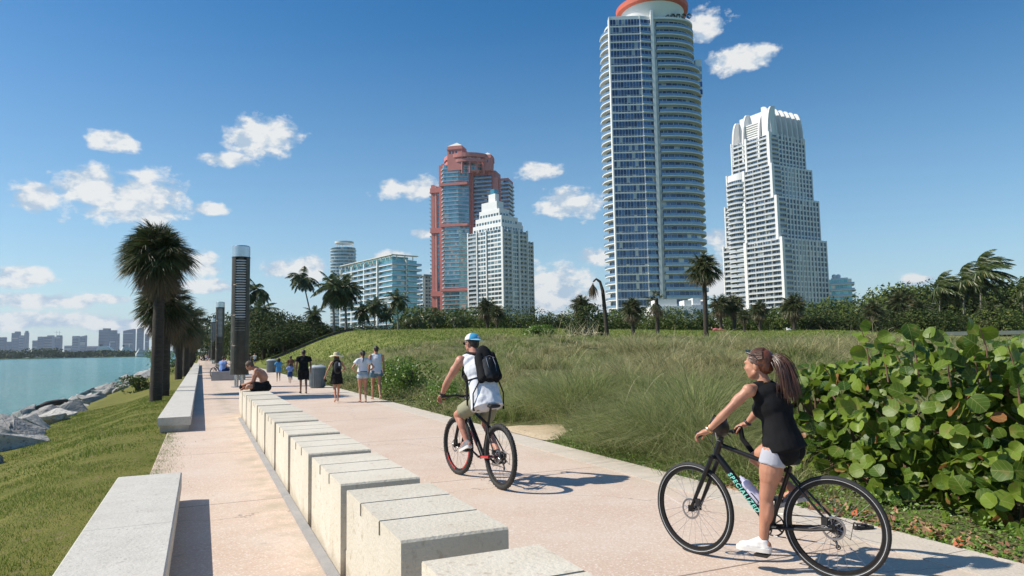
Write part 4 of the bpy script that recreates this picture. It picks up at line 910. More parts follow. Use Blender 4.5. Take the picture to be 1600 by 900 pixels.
# spiky yucca-like plants by the dead palm
# ------------------------------------------------------------------ fence, rope, sunbathers, pale edge road
fn = empty('silt_fence', (0, 0, 0), 0, 'low dark fabric fence climbing the left flank of the hill', 'fence')
fm = MB(); pts = [at(px, 540, 82) for px in range(424, 560, 8)]; pz = [Vector((p.x, p.y, land_z(p.x, p.y))) for p in pts]
for i in range(len(pz) - 1):
    a, b_ = pz[i], pz[i + 1]; nn = Vector((0, .02, 0)); up = Vector((0, 0, .34))
    fm.add([a, b_, b_ + up, a + up, a + nn, b_ + nn, b_ + up + nn, a + up + nn], [(0, 1, 2, 3), (5, 4, 7, 6), (3, 2, 6, 7), (0, 4, 5, 1)])
fm.build('fabric', m_cdkgrey, fn); 
for i in range(0, len(pz), 3):
    pm = MB(); pm.cyl(pz[i] - Vector((0, .04, .2)), pz[i] + Vector((0, -.04, .6)), .03, 8); pm.build('post', m_bark, fn)
rp = MB(); a = pz[-1] + Vector((0, 0, .45)); b_ = at(626, 515.5, 84); n = 14
rp.tube([a.lerp(b_, k / n) - Vector((0, 0, .42 * 4 * (k / n) * (1 - k / n))) for k in range(n + 1)], .035, 6); tag(rp.build('rope', m_yel, None, True), 'pale rope sagging above the left crest of the hill', 'rope')
po = MB(); q = Vector((b_.x, b_.y, land_z(b_.x, b_.y))); po.cyl(q - Vector((0, 0, .2)), b_ + Vector((0, 0, .05)), .04, 8); tag(po.build('rope_post', m_barkc), 'short post holding the right end of the sagging rope', 'post')
# ------------------------------------------------------------------ far island and strip of shore
isl = MB(); 
pts = [(-900, 880), (-380, 1030), (-330, 1060), (-450, 1120), (-900, 1150), (-1500, 1100), (-1500, 900)]
isl.poly(pts, -3, -1.6); structure(isl.build('island', m_dune))
fs = MB(); fs.poly([(-4200, 2500), (-700, 2500), (-300, 2700), (-300, 4200), (-4200, 4200)], -3, -1.2); structure(fs.build('far_shore', m_concg))
n = 15000; xx = rng.uniform(-1150, -335, n); yy = 905 + (xx + 900) * .27 + rng.uniform(0, 70, n) ; yy = np.maximum(yy, 890 + rng.uniform(0, 60, n))
hx = 13 * (np.clip((-335 - xx) / 340, .25, 1)) * np.array([.75 + .55 * mnoise.noise(Vector((a * .035, 0, 3))) + .25 * mnoise.noise(Vector((a * .15, 2, 3))) for a in xx]); zz = -1.6 + rng.uniform(0, 1, n) ** .7 * hx
c = np.stack([xx, yy, zz], 1); nr = rng.normal(size=(n, 3)); a = np.cross(nr, rng.normal(size=(n, 3))); a /= np.linalg.norm(a, axis=1, keepdims=True); b_ = np.cross(nr / np.linalg.norm(nr, axis=1, keepdims=True), a)
s_ = rng.uniform(2, 4.2, n)[:, None] / 2; vv = np.stack([c - a * s_, c - b_ * s_, c + a * s_, c + b_ * s_], 1).reshape(-1, 3)
vv[:, 2] = np.maximum(vv[:, 2], -1.7)
stuff(npmesh('island_woods', vv, np.arange(n)[:, None] * 4 + np.arange(4)[None], m_leafd), 'low dark wood covering the island across the channel', 'wood')
# ------------------------------------------------------------------ towers
def offs(pts, d):
    n = len(pts); out = []
    for i in range(n):
        nn = Vector((0, 0))
        for a, b_ in ((i - 1, i), (i, i + 1)):
            if 0 <= a and b_ < n:
                e = Vector(pts[b_]) - Vector(pts[a]); e.normalize(); nn += Vector((e.y, -e.x))
        L_ = nn.length; nn.normalize(); k = 1 / max(.5, L_ / (2 if 0 < i < n - 1 else 1)); out.append((pts[i][0] + nn.x * d * k, pts[i][1] + nn.y * d * k))
    return out
def panes(mb, pts, z0, z1, w, gap, o=.03):
    for i in range(len(pts) - 1):
        a = Vector(pts[i]); b_ = Vector(pts[i + 1]); e = b_ - a; L_ = e.length
        if L_ < .3: continue
        e.normalize(); nn = Vector((e.y, -e.x)) * o; k = max(1, round(L_ / w)); s = L_ / k
        for j in range(k):
            p = a + e * (s * j + gap / 2) + nn; q = a + e * (s * (j + 1) - gap / 2) + nn
            mb.add([(p.x, p.y, z0), (q.x, q.y, z0), (q.x, q.y, z1), (p.x, p.y, z1)], [(0, 1, 2, 3)])
def strip_poly(mb, inner, outer, z0, z1, mi=0):
    n = len(inner)
    for i in range(n - 1):
        a, b_, c, d_ = inner[i], inner[i + 1], outer[i + 1], outer[i]
        mb.add([(*a, z0), (*b_, z0), (*c, z0), (*d_, z0), (*a, z1), (*b_, z1), (*c, z1), (*d_, z1)], [(4, 7, 6, 5), (0, 1, 2, 3), (3, 2, 6, 7)] + ([(0, 3, 7, 4)] if i == 0 else []) + ([(1, 5, 6, 2)] if i == n - 2 else []), mi)
def storeys(t, groups, z0, n, fh, mw, mg, mr, slab=.28):
    """one window band and one balcony (slab and rail) object per storey"""
    for pts, st, o in groups:
        g = MB(); bl = MB()
        if st == 'balc':
            d = o.get('d', 1.5); panes(g, pts, .3, fh - .25, o.get('w', 1.6), .14)
            out = offs(pts, d); strip_poly(bl, pts, out, 0, slab, 0); i2 = offs(pts, d - .07); strip_poly(bl, i2, offs(pts, d - .0), slab, slab + o.get('rh', .95), 1 if o.get('glass', True) else 0)
            k = o.get('div')
            if k:
                for i in range(len(pts) - 1):
                    a = Vector(pts[i]); b_ = Vector(pts[i + 1]); e = (b_ - a); L_ = e.length; e.normalize(); nn = Vector((e.y, -e.x)); m_ = max(1, round(L_ / k))
                    for j in range(m_ + 1):
                        p = a + e * (L_ * j / m_); q = p + nn * (d - .1); c4 = [(p.x - e.x * .1, p.y - e.y * .1), (p.x + e.x * .1, p.y + e.y * .1), (q.x + e.x * .1, q.y + e.y * .1), (q.x - e.x * .1, q.y - e.y * .1)]
                        bl.add([(x, y, slab) for x, y in c4] + [(x, y, fh - .003) for x, y in c4], [(0, 1, 5, 4), (1, 2, 6, 5), (2, 3, 7, 6), (3, 0, 4, 7)])
        elif st == 'curtain': panes(g, pts, .95, fh - .22, o.get('w', 1.5), .16); panes(g, pts, .40, .84, o.get('w', 1.5), .16)
        elif st == 'grid': panes(g, pts, o.get('z0', .9), fh - .35, o.get('w', 3.0), o.get('gap', 1.1), .02)
        for nm, mb, mats in (('window_band', g, [mg]), ('balcony', bl, [mw, mr])):
            if not mb.v: continue
            me = mb.mesh(nm, mats)
            for i in range(n): o_ = link(nm, me, t); o_.location.z = z0 + i * fh
def core(t, pts, z0, z1, mat, name='wall', seg=None):
    mb = MB(); mb.poly(pts, z0, z1); return mb.build(name, mat, t)
def rect(x0, y0, x1, y1): return [(x0, y0), (x1, y0), (x1, y1), (x0, y1)]
def sides(r, st):   # st: dict front,right,back,left -> (style, opts)
    out = []
    for i, k in enumerate(('front', 'right', 'back', 'left')):
        if k in st and st[k]: out.append(([r[i], r[(i + 1) % 4]], st[k][0], st[k][1]))
    return out
def hz(px, py, Y): return at(px, py, Y).z

# --- the big oval tower
Y1 = 270; c = at(1038, 500, Y1)
T1 = empty('oval_tower', (c.x, c.y + 13, 0), R(-2), 'tallest oval blue glass tower with white balcony bands and a red rimmed disc roof', 'tower')
zt = hz(1020, 30, Y1); fh = 3.22; nfl = int(zt / fh) + 1; zt = nfl * fh
def sup(ax, ay, a0, a1, n, e=2.7, cx_=0, cy_=0):
    out = []
    for k in range(n + 1):
        a = a0 + (a1 - a0) * k / n; c_, s_ = math.cos(a), math.sin(a)
        out.append((cx_ + ax * math.copysign(abs(c_) ** (2 / e), c_), cy_ + ay * math.copysign(abs(s_) ** (2 / e), s_)))
    return out
def oval(ax, ay): return sup(ax, ay, 0, 2 * math.pi, 71)[:-1]
top5 = 5
core(T1, oval(18.7, 11.4), -2, zt - top5 * fh, m_white); core(T1, oval(16.6, 11.2), zt - top5 * fh - .01, zt + .3, m_white)
fl = [(-17.1, -13.9), (-5.2, -13.9)]; an = [(-5.2, -13.9), (-.6, -12.6)]
bb = MB(); bb.poly([(-17.2, -9), (-17.2, -13.85), (-5.2, -13.85), (-.5, -12.5), (-.5, -9)], -2, zt + 1.2)
bb.build('bay_wall', m_white, T1)
body = [(sup(18.7, 11.4, R(-88), R(150), 34), 'balc', dict(d=1.9, w=1.7)), (sup(18.7, 11.4, R(180), R(229), 10), 'balc', dict(d=1.9, w=1.7)), ([(-17.2, -13.9), (-5.2, -13.9)], 'curtain', dict(w=1.25)), (an, 'balc', dict(d=.5, w=1.5))]
storeys(T1, body, 0, nfl - top5, fh, m_white, m_gblue, m_rail, .38)
body2 = [(sup(16.6, 11.2, R(-88), R(150), 30), 'balc', dict(d=1.9, w=1.7)), (sup(18.2, 11.2, R(180), R(229), 10), 'balc', dict(d=1.9, w=1.7)), ([(-17.2, -13.9), (-5.2, -13.9)], 'curtain', dict(w=1.25)), (an, 'balc', dict(d=.5, w=1.5))]
storeys(T1, body2, (nfl - top5) * fh, top5, fh, m_white, m_gblue, m_rail, .38)
m_ = MB(); m_.box((-.9, -14.0, -2), (.15, -11, zt + 3.4)); m_.box((-17.6, -14.0, -2), (-17.15, -10, zt + 1.2)); m_.box((-5.35, -14.1, -2), (-5.05, -13.6, zt + 1.2)); m_.build('pilaster', m_white, T1)
m_ = MB()
for i in range(nfl): m_.box((-17.2, -14.06, i * fh - .02), (-5.3, -13.92, i * fh + .34))
m_.build('spandrel', m_white, T1)
m_ = MB(); m_.poly(oval(18.2, 12.9), zt + .1, zt + .9); m_.build('roof', m_white, T1)
m_ = MB(); m_.box((18.5, -4, (nfl - 9) * fh), (20.9, 6, (nfl - 4.2) * fh)); m_.build('side_wing', m_white, T1)
g = MB()
for i in range(4): panes(g, [(18.4, -4.02), (21.0, -4.02), (21.0, 6)], (nfl - 9 + i) * fh + .6, (nfl - 9 + i) * fh + 2.7, 1.3, .15)
g.build('side_wing_windows', m_gblue, T1)
m_ = MB(); rr = [(10.5, zt + .8), (11.5, zt + 2.5), (12.6, zt + 6.0), (13.3, zt + 8)]
m_.rings([[Vector((2 + r_ * math.cos(2 * math.pi * k / 48), r_ * math.sin(2 * math.pi * k / 48) - 1, z)) for k in range(48)] for r_, z in rr]); m_.build('disc_support', m_white, T1, True)
m_ = MB(); m_.rings([[Vector((2 + r_ * math.cos(2 * math.pi * k / 60), r_ * math.sin(2 * math.pi * k / 60) - 1, z)) for k in range(60)] for r_, z in [(13.2, zt + 7.2), (14.7, zt + 7.6), (14.9, zt + 9.6), (14.2, zt + 9.9)]]); m_.build('disc_rim', M('orange red rim', (.62, .12, .06), (.55, .1, .05), scale=.3, rough=.6), T1, 40)
random.seed(4)
for k in range(7):
    x = 2 + k * 2.2; v_, f_ = leaf_cloud([(0, 0, 1, 1.0)], 260, .5); o = npmesh('rooftop_plant', v_, f_, m_leafd, T1); o.location = (x, -10.8 + abs(k - 3) * .1, zt + .9)

# --- stepped white tower on the right
Y4 = 430; k4 = Y4 / F
a4 = R(30); c = at(1228, 480, Y4)
T4 = empty('stepped_tower', (c.x, c.y, 0), a4, 'white stepped tower with a crown of curved fins, right of the oval tower', 'tower')
def h4(py): return hz(1200, py, Y4)
Z = [h4(373), h4(306), h4(254), h4(205)]; f4 = 3.25
# local x runs along the right face (back right), local y along the left face (back left); the corner is nearest the camera
tiers = [(0, 0, 42, 47.5, -2, Z[0]), (1.2, 3.5, 41.3, 45.6, Z[0], Z[1]), (1.8, 6.5, 40, 43.5, Z[1], Z[2]), (2.5, 8, 36.3, 38.8, Z[2], Z[3] + 1)]
stw = ('balc', dict(d=1.3, w=2.0, glass=True, rh=.8, div=7)); stg = 0
for i, (x0, y0, x1, y1, z0, z1) in enumerate(tiers):
    n_ = round((z1 - max(0, z0)) / f4); zb = max(0, z0); r_ = rect(x0, y0, x1, y1); core(T4, r_, z0, z1 + (.9 if i < 3 else 0), m_white)
    # front (y0) is the right face, left (x0) is the left face
    xm = x0 + 8
    grp = [([(x0 + .8, y0), (xm, y0)], 'balc', dict(d=.9, w=1.8)), ([(xm, y0), (x1, y0)], 'grid', dict(w=3.1, gap=.8, z0=.65)), ([(x1, y0), (x1, y1)], 'grid', dict(w=3.1, gap=.8, z0=.65)), ([(x1, y1), (x0, y1)], 'grid', dict(w=3.1, gap=.8, z0=.65)),
           ([(x0, y1), (x0, y0 + (y1 - y0) * .62)], 'balc', stw[1]), ([(x0, y0 + (y1 - y0) * .58), (x0, y0 + 1.0)], 'balc', stw[1])]
    storeys(T4, grp, zb, n_, (z1 - zb) / n_, m_white, m_gdark, m_railw, .35)
    for lo_, hi_ in (((x0 - 1.5, y0 - .9, z0), (x0 + .8, y0 + 1.0, z1 + 1.2)), ((x0 - 1.5, y0 + (y1 - y0) * .575, z0), (x0 + .3, y0 + (y1 - y0) * .625, z1 + 1)), ((x0 - 1.5, y1 - .6, z0), (x0 + .3, y1 + .3, z1 + 1))):
        m_ = MB(); m_.box(lo_, hi_); m_.build('corner_blade', m_white, T4)
    m_ = MB(); k = int((x1 - xm) / 3.1)
    for j in range(k + 1): xx = xm + (x1 - xm) * j / k; m_.box((xx - .4, y0 - .55, z0), (xx + .4, y0 + .1, z1 + .9))
    m_.build('facade_fins', m_white, T4)
# rounded balcony bay on the left face
bay = [(x, y) for x, y in sup(9, 9, R(200), R(160), 8, 2.2, 5, 34)]
baypts = list(reversed(bay))
bay2 = sup(5.5, 8.0, R(115), R(245), 12, 2.2, 4.2, 36)
storeys(T4, [(bay2, 'balc', dict(d=1.2, w=2, glass=True, rh=.8))], 0, int(h4(256) / f4), f4, m_white, m_gdark, m_railw, .35); core(T4, bay2, -2, h4(254), m_white)
# crown
cr_ = MB(); x0, y0, x1, y1 = 2.5, 8, 36.3, 38.8; zc = Z[3] + 1; ztop = h4(156)
for j in range(7):
    xx = x0 + 1.5 + (x1 - x0 - 3) * j / 6; pr_ = []
    for q in range(9):
        t_ = q / 8; pr_.append((y0 - .8 + 5.5 * t_ ** 2.2, zc - 3 + (ztop - zc + 3) * math.sin(t_ * math.pi / 2)))
    pr_ += [(y0 + 6.5, ztop), (y0 + 6.5, zc - 3)]
    cr_.rings([[Vector((xx - .35, a_, b__)) for a_, b__ in pr_], [Vector((xx + .35, a_, b__)) for a_, b__ in pr_]])
    if j < 6:
        for q in range(4): cr_.box((xx + .4, y0 + 3 + q * .2, zc + 1 + q * 2.6), (xx + (x1 - x0 - 3) / 6 - .4, y0 + 4.2 + q * .2, zc + 2.1 + q * 2.6))
for j, yy in enumerate((y0 + 1, y0 + 8, y0 + 21, y1 - 1)):
    pr_ = []
    for q in range(9):
        t_ = q / 8; pr_.append((x0 - 1.2 + 6 * t_ ** 2.4, zc - 14 + (ztop - zc + 14 - (3 if j % 2 else 0)) * math.sin(t_ * math.pi / 2)))
    pr_ += [(x0 + 7, ztop - (3 if j % 2 else 0)), (x0 + 7, zc - 14)]
    cr_.rings([[Vector((a_, yy - .6, b__)) for a_, b__ in pr_], [Vector((a_, yy + .6, b__)) for a_, b__ in pr_]])
cr_.build('crown_fins', m_white, T4)
m_ = MB(); m_.box((x0 + 6, y0 + 5, zc), (x1 - 2, y1 - 2, ztop - 1.0)); m_.build('crown_wall', m_white, T4)
m_ = MB()
for q in range(9): m_.box((x0 + 1.5, y0 + 9.5, zc - 2 + q * 1.5), (x0 + 6.1, y0 + 20, zc - 1.2 + q * 1.5))
m_.build('crown_louvres', m_white, T4)

# --- salmon red tower
Y5 = 560; c = at(730, 500, Y5); k5 = Y5 / F
T5 = empty('salmon_tower', (c.x, c.y, 0), R(-14), 'salmon red and teal glass tower with a round arcade and turrets on top', 'tower')
def h5(py): return hz(730, py, Y5)
def x5(px): return (px - 730) * k5
f5 = 3.3
zt5 = h5(262); zw = h5(290); zwr = h5(284)
# central bay
cb = [(x5(697), -9), (x5(703), -13), (x5(726), -13), (x5(740), -8), (x5(740), 14), (x5(697), 14)]
core(T5, cb, -2, zt5, m_pink); n5 = int(zt5 / f5)
storeys(T5, [(cb[1:4], 'balc', dict(d=.35, w=1.8, rh=.7)), ([cb[0], cb[1]], 'balc', dict(d=.9, w=1.8))], 0, n5, f5, m_cream, m_gteal, m_rail, .3)
lw = rect(x5(675), -4, x5(697), 14); core(T5, lw, -2, zw, m_pink); storeys(T5, [([(x5(685), -4), (x5(690), -4)], 'curtain', dict(w=1.3)), ([(x5(675), 14), (x5(675), -4)], 'balc', dict(d=1.5, w=2))], 0, int(zw / f5), f5, m_cream, m_gteal, m_rail, .3)
mw_ = rect(x5(740), 1, x5(779), 17); core(T5, mw_, -2, zt5 - 4, m_pink); storeys(T5, [([(x5(743), 1), (x5(773), 1)], 'balc', dict(d=1.6, w=2.2))], 0, int((zt5 - 6) / f5), f5, m_cream, m_gdark, m_rail, .3)
rw = rect(x5(776), -2, x5(801), 14); core(T5, rw, -2, zwr, m_pink); storeys(T5, [([(x5(789), -2), (x5(801), -2), (x5(801), 14)], 'balc', dict(d=1.0, w=1.8))], 0, int(zwr / f5), f5, m_cream, m_gdark, m_rail, .3)
m_ = MB()
for px_, w_, z1, yy in ((677.5, 2.6, zw + 1.5, -4.6), (691.5, 2.0, zt5 + 2, -6), (698, 1.6, zt5 + 2, -10), (742, 1.8, zt5 + 2, -2), (782, 3.4, zwr + 1, -3.4)): m_.box((x5(px_) - w_ / 2, yy, -2), (x5(px_) + w_ / 2, yy + 2.5, z1))
for py in (363, 300, 462): m_.box((x5(674), -5.6, h5(py)), (x5(697), -4.1, h5(py) + 4)); m_.box((x5(696), -14.2, h5(py) + 3), (x5(741), -6, h5(py) + 5))
m_.build('salmon_frame', m_pink, T5)
m_ = MB(); m_.box((x5(681), -4.9, -2), (x5(684), -3.9, zw + .6)); m_.build('pale_strip', m_pinkl, T5)
ring = MB(); cxr = x5(733); zr0 = h5(262); zr1 = h5(246)
for (ro, ri, za, zb) in ((20.8, 17.5, zr1 - 3.2, zr1), (20.2, 18.5, zr1 - 7, zr1 - 4.6)):
    o1 = [(cxr + ro * math.cos(2 * math.pi * k / 40), 6 + ro * math.sin(2 * math.pi * k / 40)) for k in range(41)]; i1 = [(cxr + ri * math.cos(2 * math.pi * k / 40), 6 + ri * math.sin(2 * math.pi * k / 40)) for k in range(41)]
    strip_poly(ring, i1, o1, za, zb)
    strip_poly(ring, list(reversed(o1)), list(reversed(i1)), za + .01, zb - .01)
for k in range(20):
    a_ = 2 * math.pi * k / 20; ring.cyl((cxr + 19.3 * math.cos(a_), 6 + 19.3 * math.sin(a_), zt5 - 8), (cxr + 19.3 * math.cos(a_), 6 + 19.3 * math.sin(a_), zr1 - 2), .7, 8)
ring.build('round_arcade', m_pink, T5)
m_ = MB(); m_.poly([(cxr + 13 * math.cos(2 * math.pi * k / 32), 6 + 13 * math.sin(2 * math.pi * k / 32)) for k in range(32)], zt5 - 5, zr1 - 4); m_.build('drum', m_pinkl, T5)
g = MB()
for i in range(4): panes(g, [(cxr + 13 * math.cos(2 * math.pi * k / 32), 6 + 13 * math.sin(2 * math.pi * k / 32)) for k in range(33)], zt5 - 3 + i * 3, zt5 - .8 + i * 3, 2.6, .3, .06)
g.build('drum_windows', m_gteal, T5)
def turret(px0, px1, y0, py_, pyr):
    m_ = MB(); x0, x1 = x5(px0), x5(px1); w_ = x1 - x0; zz = h5(py_); m_.box((x0, y0, zt5 - 5), (x1, y0 + w_, zz)); m_.box((x0 - .5, y0 - .5, zz - 3), (x1 + .5, y0 + w_ + .5, zz - 2)); m_.build('turret', m_pink, T5)
    m_ = MB(); cx_, cy_ = (x0 + x1) / 2, y0 + w_ / 2; m_.add([(x0, y0, zz), (x1, y0, zz), (x1, y0 + w_, zz), (x0, y0 + w_, zz), (cx_, cy_, h5(pyr))], [(0, 1, 4), (1, 2, 4), (2, 3, 4), (3, 0, 4), (3, 2, 1, 0)]); m_.build('turret_roof', m_cream, T5)
    for j in range(3 if w_ > 10 else 2): g = MB(); g.box((x0 + 1.6 + j * 2.6, y0 - .05, zz - 6.5), (x0 + 3.0 + j * 2.6, y0 + .1, zz - 4.2)); g.build('turret_opening', m_gdark, T5)
turret(709, 733, -13.4, 234, 226); turret(760, 775, -5, 247, 242)

# --- white stepped block in front of it
Y6 = 490; k6 = Y6 / F; c = at(786, 500, Y6)
T6 = empty('stepped_block', (c.x, c.y, 0), R(46), 'white and grey stepped apartment block in front of the salmon tower', 'apartment block')
def h6(py): return hz(780, py, Y6)
f6 = 3.2; zt6 = h6(357)
bA = rect(0, 0, 26, 35); core(T6, bA, -2, zt6, m_white); n6 = round(zt6 / f6); fh6 = zt6 / n6
storeys(T6, [([(1, 0), (9, 0)], 'balc', dict(d=1.2, w=2, div=4)), ([(10, 0), (17, 0)], 'grid', dict(w=2.2, gap=.5, z0=.7)), ([(17, 0), (25, 0)], 'balc', dict(d=1.2, w=2, div=4)), ([(0, 35), (0, 26)], 'balc', dict(d=.9, w=2)), ([(0, 25), (0, 16)], 'grid', dict(w=3.0, gap=.4, z0=.7)), ([(0, 15), (0, 0.8)], 'grid', dict(w=3.4, gap=.35, z0=.8))], 0, n6, fh6, m_white, m_ggrey, m_railw, .3)
bB = rect(26, 1.5, 33.5, 33); zb6 = h6(372); core(T6, bB, -2, zb6, m_white); storeys(T6, [([(26.5, 1.5), (33.5, 1.5)], 'balc', dict(d=1.5, w=2, div=4)), ([(33.5, 1.5), (33.5, 33)], 'balc', dict(d=1.4, w=2, div=6))], 0, round(zb6 / fh6), fh6, m_white, m_ggrey, m_railw, .3)
for (r_, p0, p1) in ((rect(2, 2, 24.5, 32), 358, 346), (rect(3, 3, 20, 30), 347, 334), (rect(4, 6, 14, 27), 335, 322), (rect(4.5, 9, 11.5, 25), 323, 309), (rect(21, 4, 25.5, 14), 347, 340), (rect(6, 12, 10, 19), 310, 296)):
    core(T6, r_, h6(p0) - .5, h6(p1), m_white, 'roof_tier'); 
    if r_[1][0] - r_[0][0] > 8: storeys(T6, [([(r_[0][0] + .5, r_[0][1]), (r_[1][0] - .5, r_[1][1])], 'grid', dict(w=2.6, gap=.8)), ([(r_[3][0], r_[3][1] - .5), (r_[0][0], r_[0][1] + .5)], 'grid', dict(w=2.8, gap=.8))], h6(p0), max(1, int((h6(p1) - h6(p0)) / 3.2)), 3.2, m_white, m_ggrey, m_railw)
core(T6, rect(9, 16, 13.5, 20), h6(320), h6(286), m_gteal, 'glass_shaft'); 
m_ = MB()
for (x, y) in ((0, 0), (9.5, 0), (17, 0), (26, 0)): m_.box((x - .45, y - 1.3, -2), (x + .45, y + .3, zt6 + 1))
for y in (15.5, 25.5, 35): m_.box((-.8, y - .5, -2), (.2, y + .5, zt6 + 1))
m_.build('pier', m_white, T6)

# --- teal slab block on the left
Y7 = 450; c = at(614, 500, Y7)
T7 = empty('glass_block', (c.x, c.y, 0), R(39), 'long teal glass apartment block with white floor slabs and an open roof frame', 'apartment block')
def h7(py): return hz(614, py, Y7)
zt7 = h7(405); n7 = 17; f7 = zt7 / n7; r_ = rect(0, 0, 18, 74); core(T7, r_, -2, zt7, m_ggrey)
storeys(T7, [([(0, 74), (0, 56.5)], 'balc', dict(d=2.0, w=3, div=9)), ([(0, 55.5), (0, 37.5)], 'balc', dict(d=2.0, w=3, div=9)), ([(0, 36.5), (0, 18.5)], 'balc', dict(d=2.0, w=3, div=9)), ([(0, 17.5), (0, 0), (9, 0)], 'balc', dict(d=1.2, w=3)), ([(10, 0), (18, 0), (18, 30)], 'balc', dict(d=2.4, w=3))], 0, n7, f7, m_white, m_gteal, m_rail, .5)
m_ = MB(); strip_poly(m_, [(1, 74), (1, 1), (18, 1)], offs([(1, 74), (1, 1), (18, 1)], 3.2), zt7 + 2.6, zt7 + 3.1); m_.poly(rect(3, 3, 16, 70), zt7, zt7 + .6)
for k in range(13): m_.box((-1.4, 1 + k * 6, zt7 - .1), (-.9, 1.5 + k * 6, zt7 + 2.6))
for k in range(3): m_.box((2 + k * 6, -1.5, zt7 - .1), (2.5 + k * 6, -1, zt7 + 2.6))
m_.build('roof_frame', m_cream, T7)
m_ = MB(); m_.poly(rect(3, 6, 15, 68), zt7 + .6, zt7 + 2.9); m_.build('penthouse_wall', m_gteal, T7)
m_ = MB()
for y in (18, 37, 56, 74): m_.box((-2.1, y - .5, -2), (.4, y + .5, zt7 + .5))
m_.box((9.2, -1.3, -2), (9.8, .3, zt7 + .5)); m_.build('pier', m_white, T7)
# round tower behind it
Y8 = 700; c = at(536, 500, Y8); T8 = empty('round_tower', (c.x, c.y, 0), 0, 'slim round topped glass tower behind the teal block', 'tower')
zt8 = hz(536, 388, Y8); out8 = sup(12.2, 10, 0, 2 * math.pi, 48, 2.6); core(T8, out8[:-1], -2, zt8, m_white); storeys(T8, [(out8, 'balc', dict(d=.6, w=2.2, rh=.7))], 0, 32, zt8 / 32, m_white, m_ggrey, m_rail, .5)
m_ = MB(); strip_poly(m_, sup(8.5, 7.5, 0, 2 * math.pi, 40, 2.2, 1), sup(9.3, 8.3, 0, 2 * math.pi, 40, 2.2, 1), zt8 + 4.6, zt8 + 6.5)
for k in range(16): a_ = 2 * math.pi * k / 16; m_.cyl((1 + 8.6 * math.cos(a_), 7.6 * math.sin(a_), zt8), (1 + 8.6 * math.cos(a_), 7.6 * math.sin(a_), zt8 + 4.7), .25, 6)
m_.build('roof_ring', m_cream, T8)
# grey block between
Y9 = 600; c = at(664, 500, Y9); T9 = empty('grey_block', (c.x, c.y, 0), R(35), 'pale grey flats with a dark roof edge between the teal block and the salmon tower', 'apartment block')
zt9 = hz(664, 431, Y9); core(T9, rect(0, 0, 12, 26), -2, zt9, m_cream); storeys(T9, [([(0, 26), (0, 1)], 'balc', dict(d=1.2, w=3, div=6)), ([(.5, 0), (11.5, 0)], 'grid', dict(w=3, gap=.8))], 0, 21, zt9 / 21, m_white, m_ggrey, m_rail, .4)
m_ = MB(); m_.poly(rect(-1.5, -1.5, 13, 27), zt9, zt9 + 1.2); m_.build('roof', m_roofg, T9)
# small building at the right
YA = 450; c = at(1318, 500, YA); TA = empty('terrace_block', (c.x, c.y, 0), R(-24), 'small pale teal block with wide terraces right of the stepped tower', 'apartment block')
zA = hz(1318, 436, YA)
core(TA, rect(-8.5, 0, 6, 14), -2, zA, m_white); storeys(TA, [([(-8.5, 14), (-8.5, 0), (6, 0), (6, 14)], 'balc', dict(d=1.6, w=2.4)) ], 0, 11, zA / 11, m_white, m_gteal, m_rail, .6)
for k in range(5): 
    zz = zA / 11 * (5 + k); m_ = MB(); m_.box((5, -1.5, zz), (9.8 - (1.5 if k > 2 else 0), 12, zz + .5)); m_.build('terrace', m_white, TA)
m_ = MB(); m_.poly(rect(-6, 1, 4, 12), zA, zA + .9); m_.build('roof', m_white, TA)
for q, (x, y) in enumerate(((-4, 4), (-1.5, 5))):
    m_ = MB(); m_.ell((x, y, zA + 2.2), (1.5, 0, 0), (0, 1.5, 0), (0, 0, 1.5)); m_.build('roof_dome', m_white, TA, True)
# low white houses in the trees
def house(px, Y, w, z1, d, label, lean=0):
    c = at(px, 500, Y); t = empty('white_house', (c.x, c.y, 0), R(lean), label, 'house'); m_ = MB(); m_.box((-w / 2, 0, 0), (w / 2, d, z1)); m_.box((-w / 2 + w * .1, .5, z1), (w * .12, d * .8, z1 + 1.5)); m_.box((w * .3, .3, z1 - .01), (w * .5 - .1, d * .6, z1 + 1.2)); m_.build('wall', m_white, t)
    for x in (-.35, -.12, .12, .33):
        g = MB(); g.box((x * w - w * .06, -.05, z1 - 2.2), (x * w + w * .06, .12, z1 - 1.0)); g.build('window', m_gdark, t)
        g = MB(); g.box((x * w - w * .06, -.05, z1 - 5.4), (x * w + w * .06, .12, z1 - 3.8)); g.build('window', m_gdark, t)
house(1052, 150, 8.5, hz(1052, 478, 150), 8, 'low white flat roofed house at the foot of the oval tower')
house(1094, 155, 3.4, hz(1094, 476, 155), 6, 'narrow white house part right of the low flat roofed one')
house(1158, 140, 6.0, hz(1158, 487, 140), 8, 'white house between the palm trunks left of the stepped tower')
house(1010, 158, 5, hz(1010, 488, 158), 8, 'white house mostly hidden by fan palms under the oval tower')
# building glimpsed between the dark grove and the palms
c = at(462, 500, 190); t = empty('low_building', (c.x, c.y, 0), 0, 'low brown roofed building glimpsed between the dark grove and the coconut palms', 'building')
m_ = MB(); m_.box((-5, 0, 0), (5, 8, hz(462, 509, 190))); m_.build('wall', m_cream, t); m_ = MB(); m_.box((-5.6, -.6, hz(462, 509, 190) + .01), (5.6, 8.6, hz(462, 503, 190))); m_.build('roof', M('brown roof', (.2, .13, .1), (.16, .1, .08)), t)

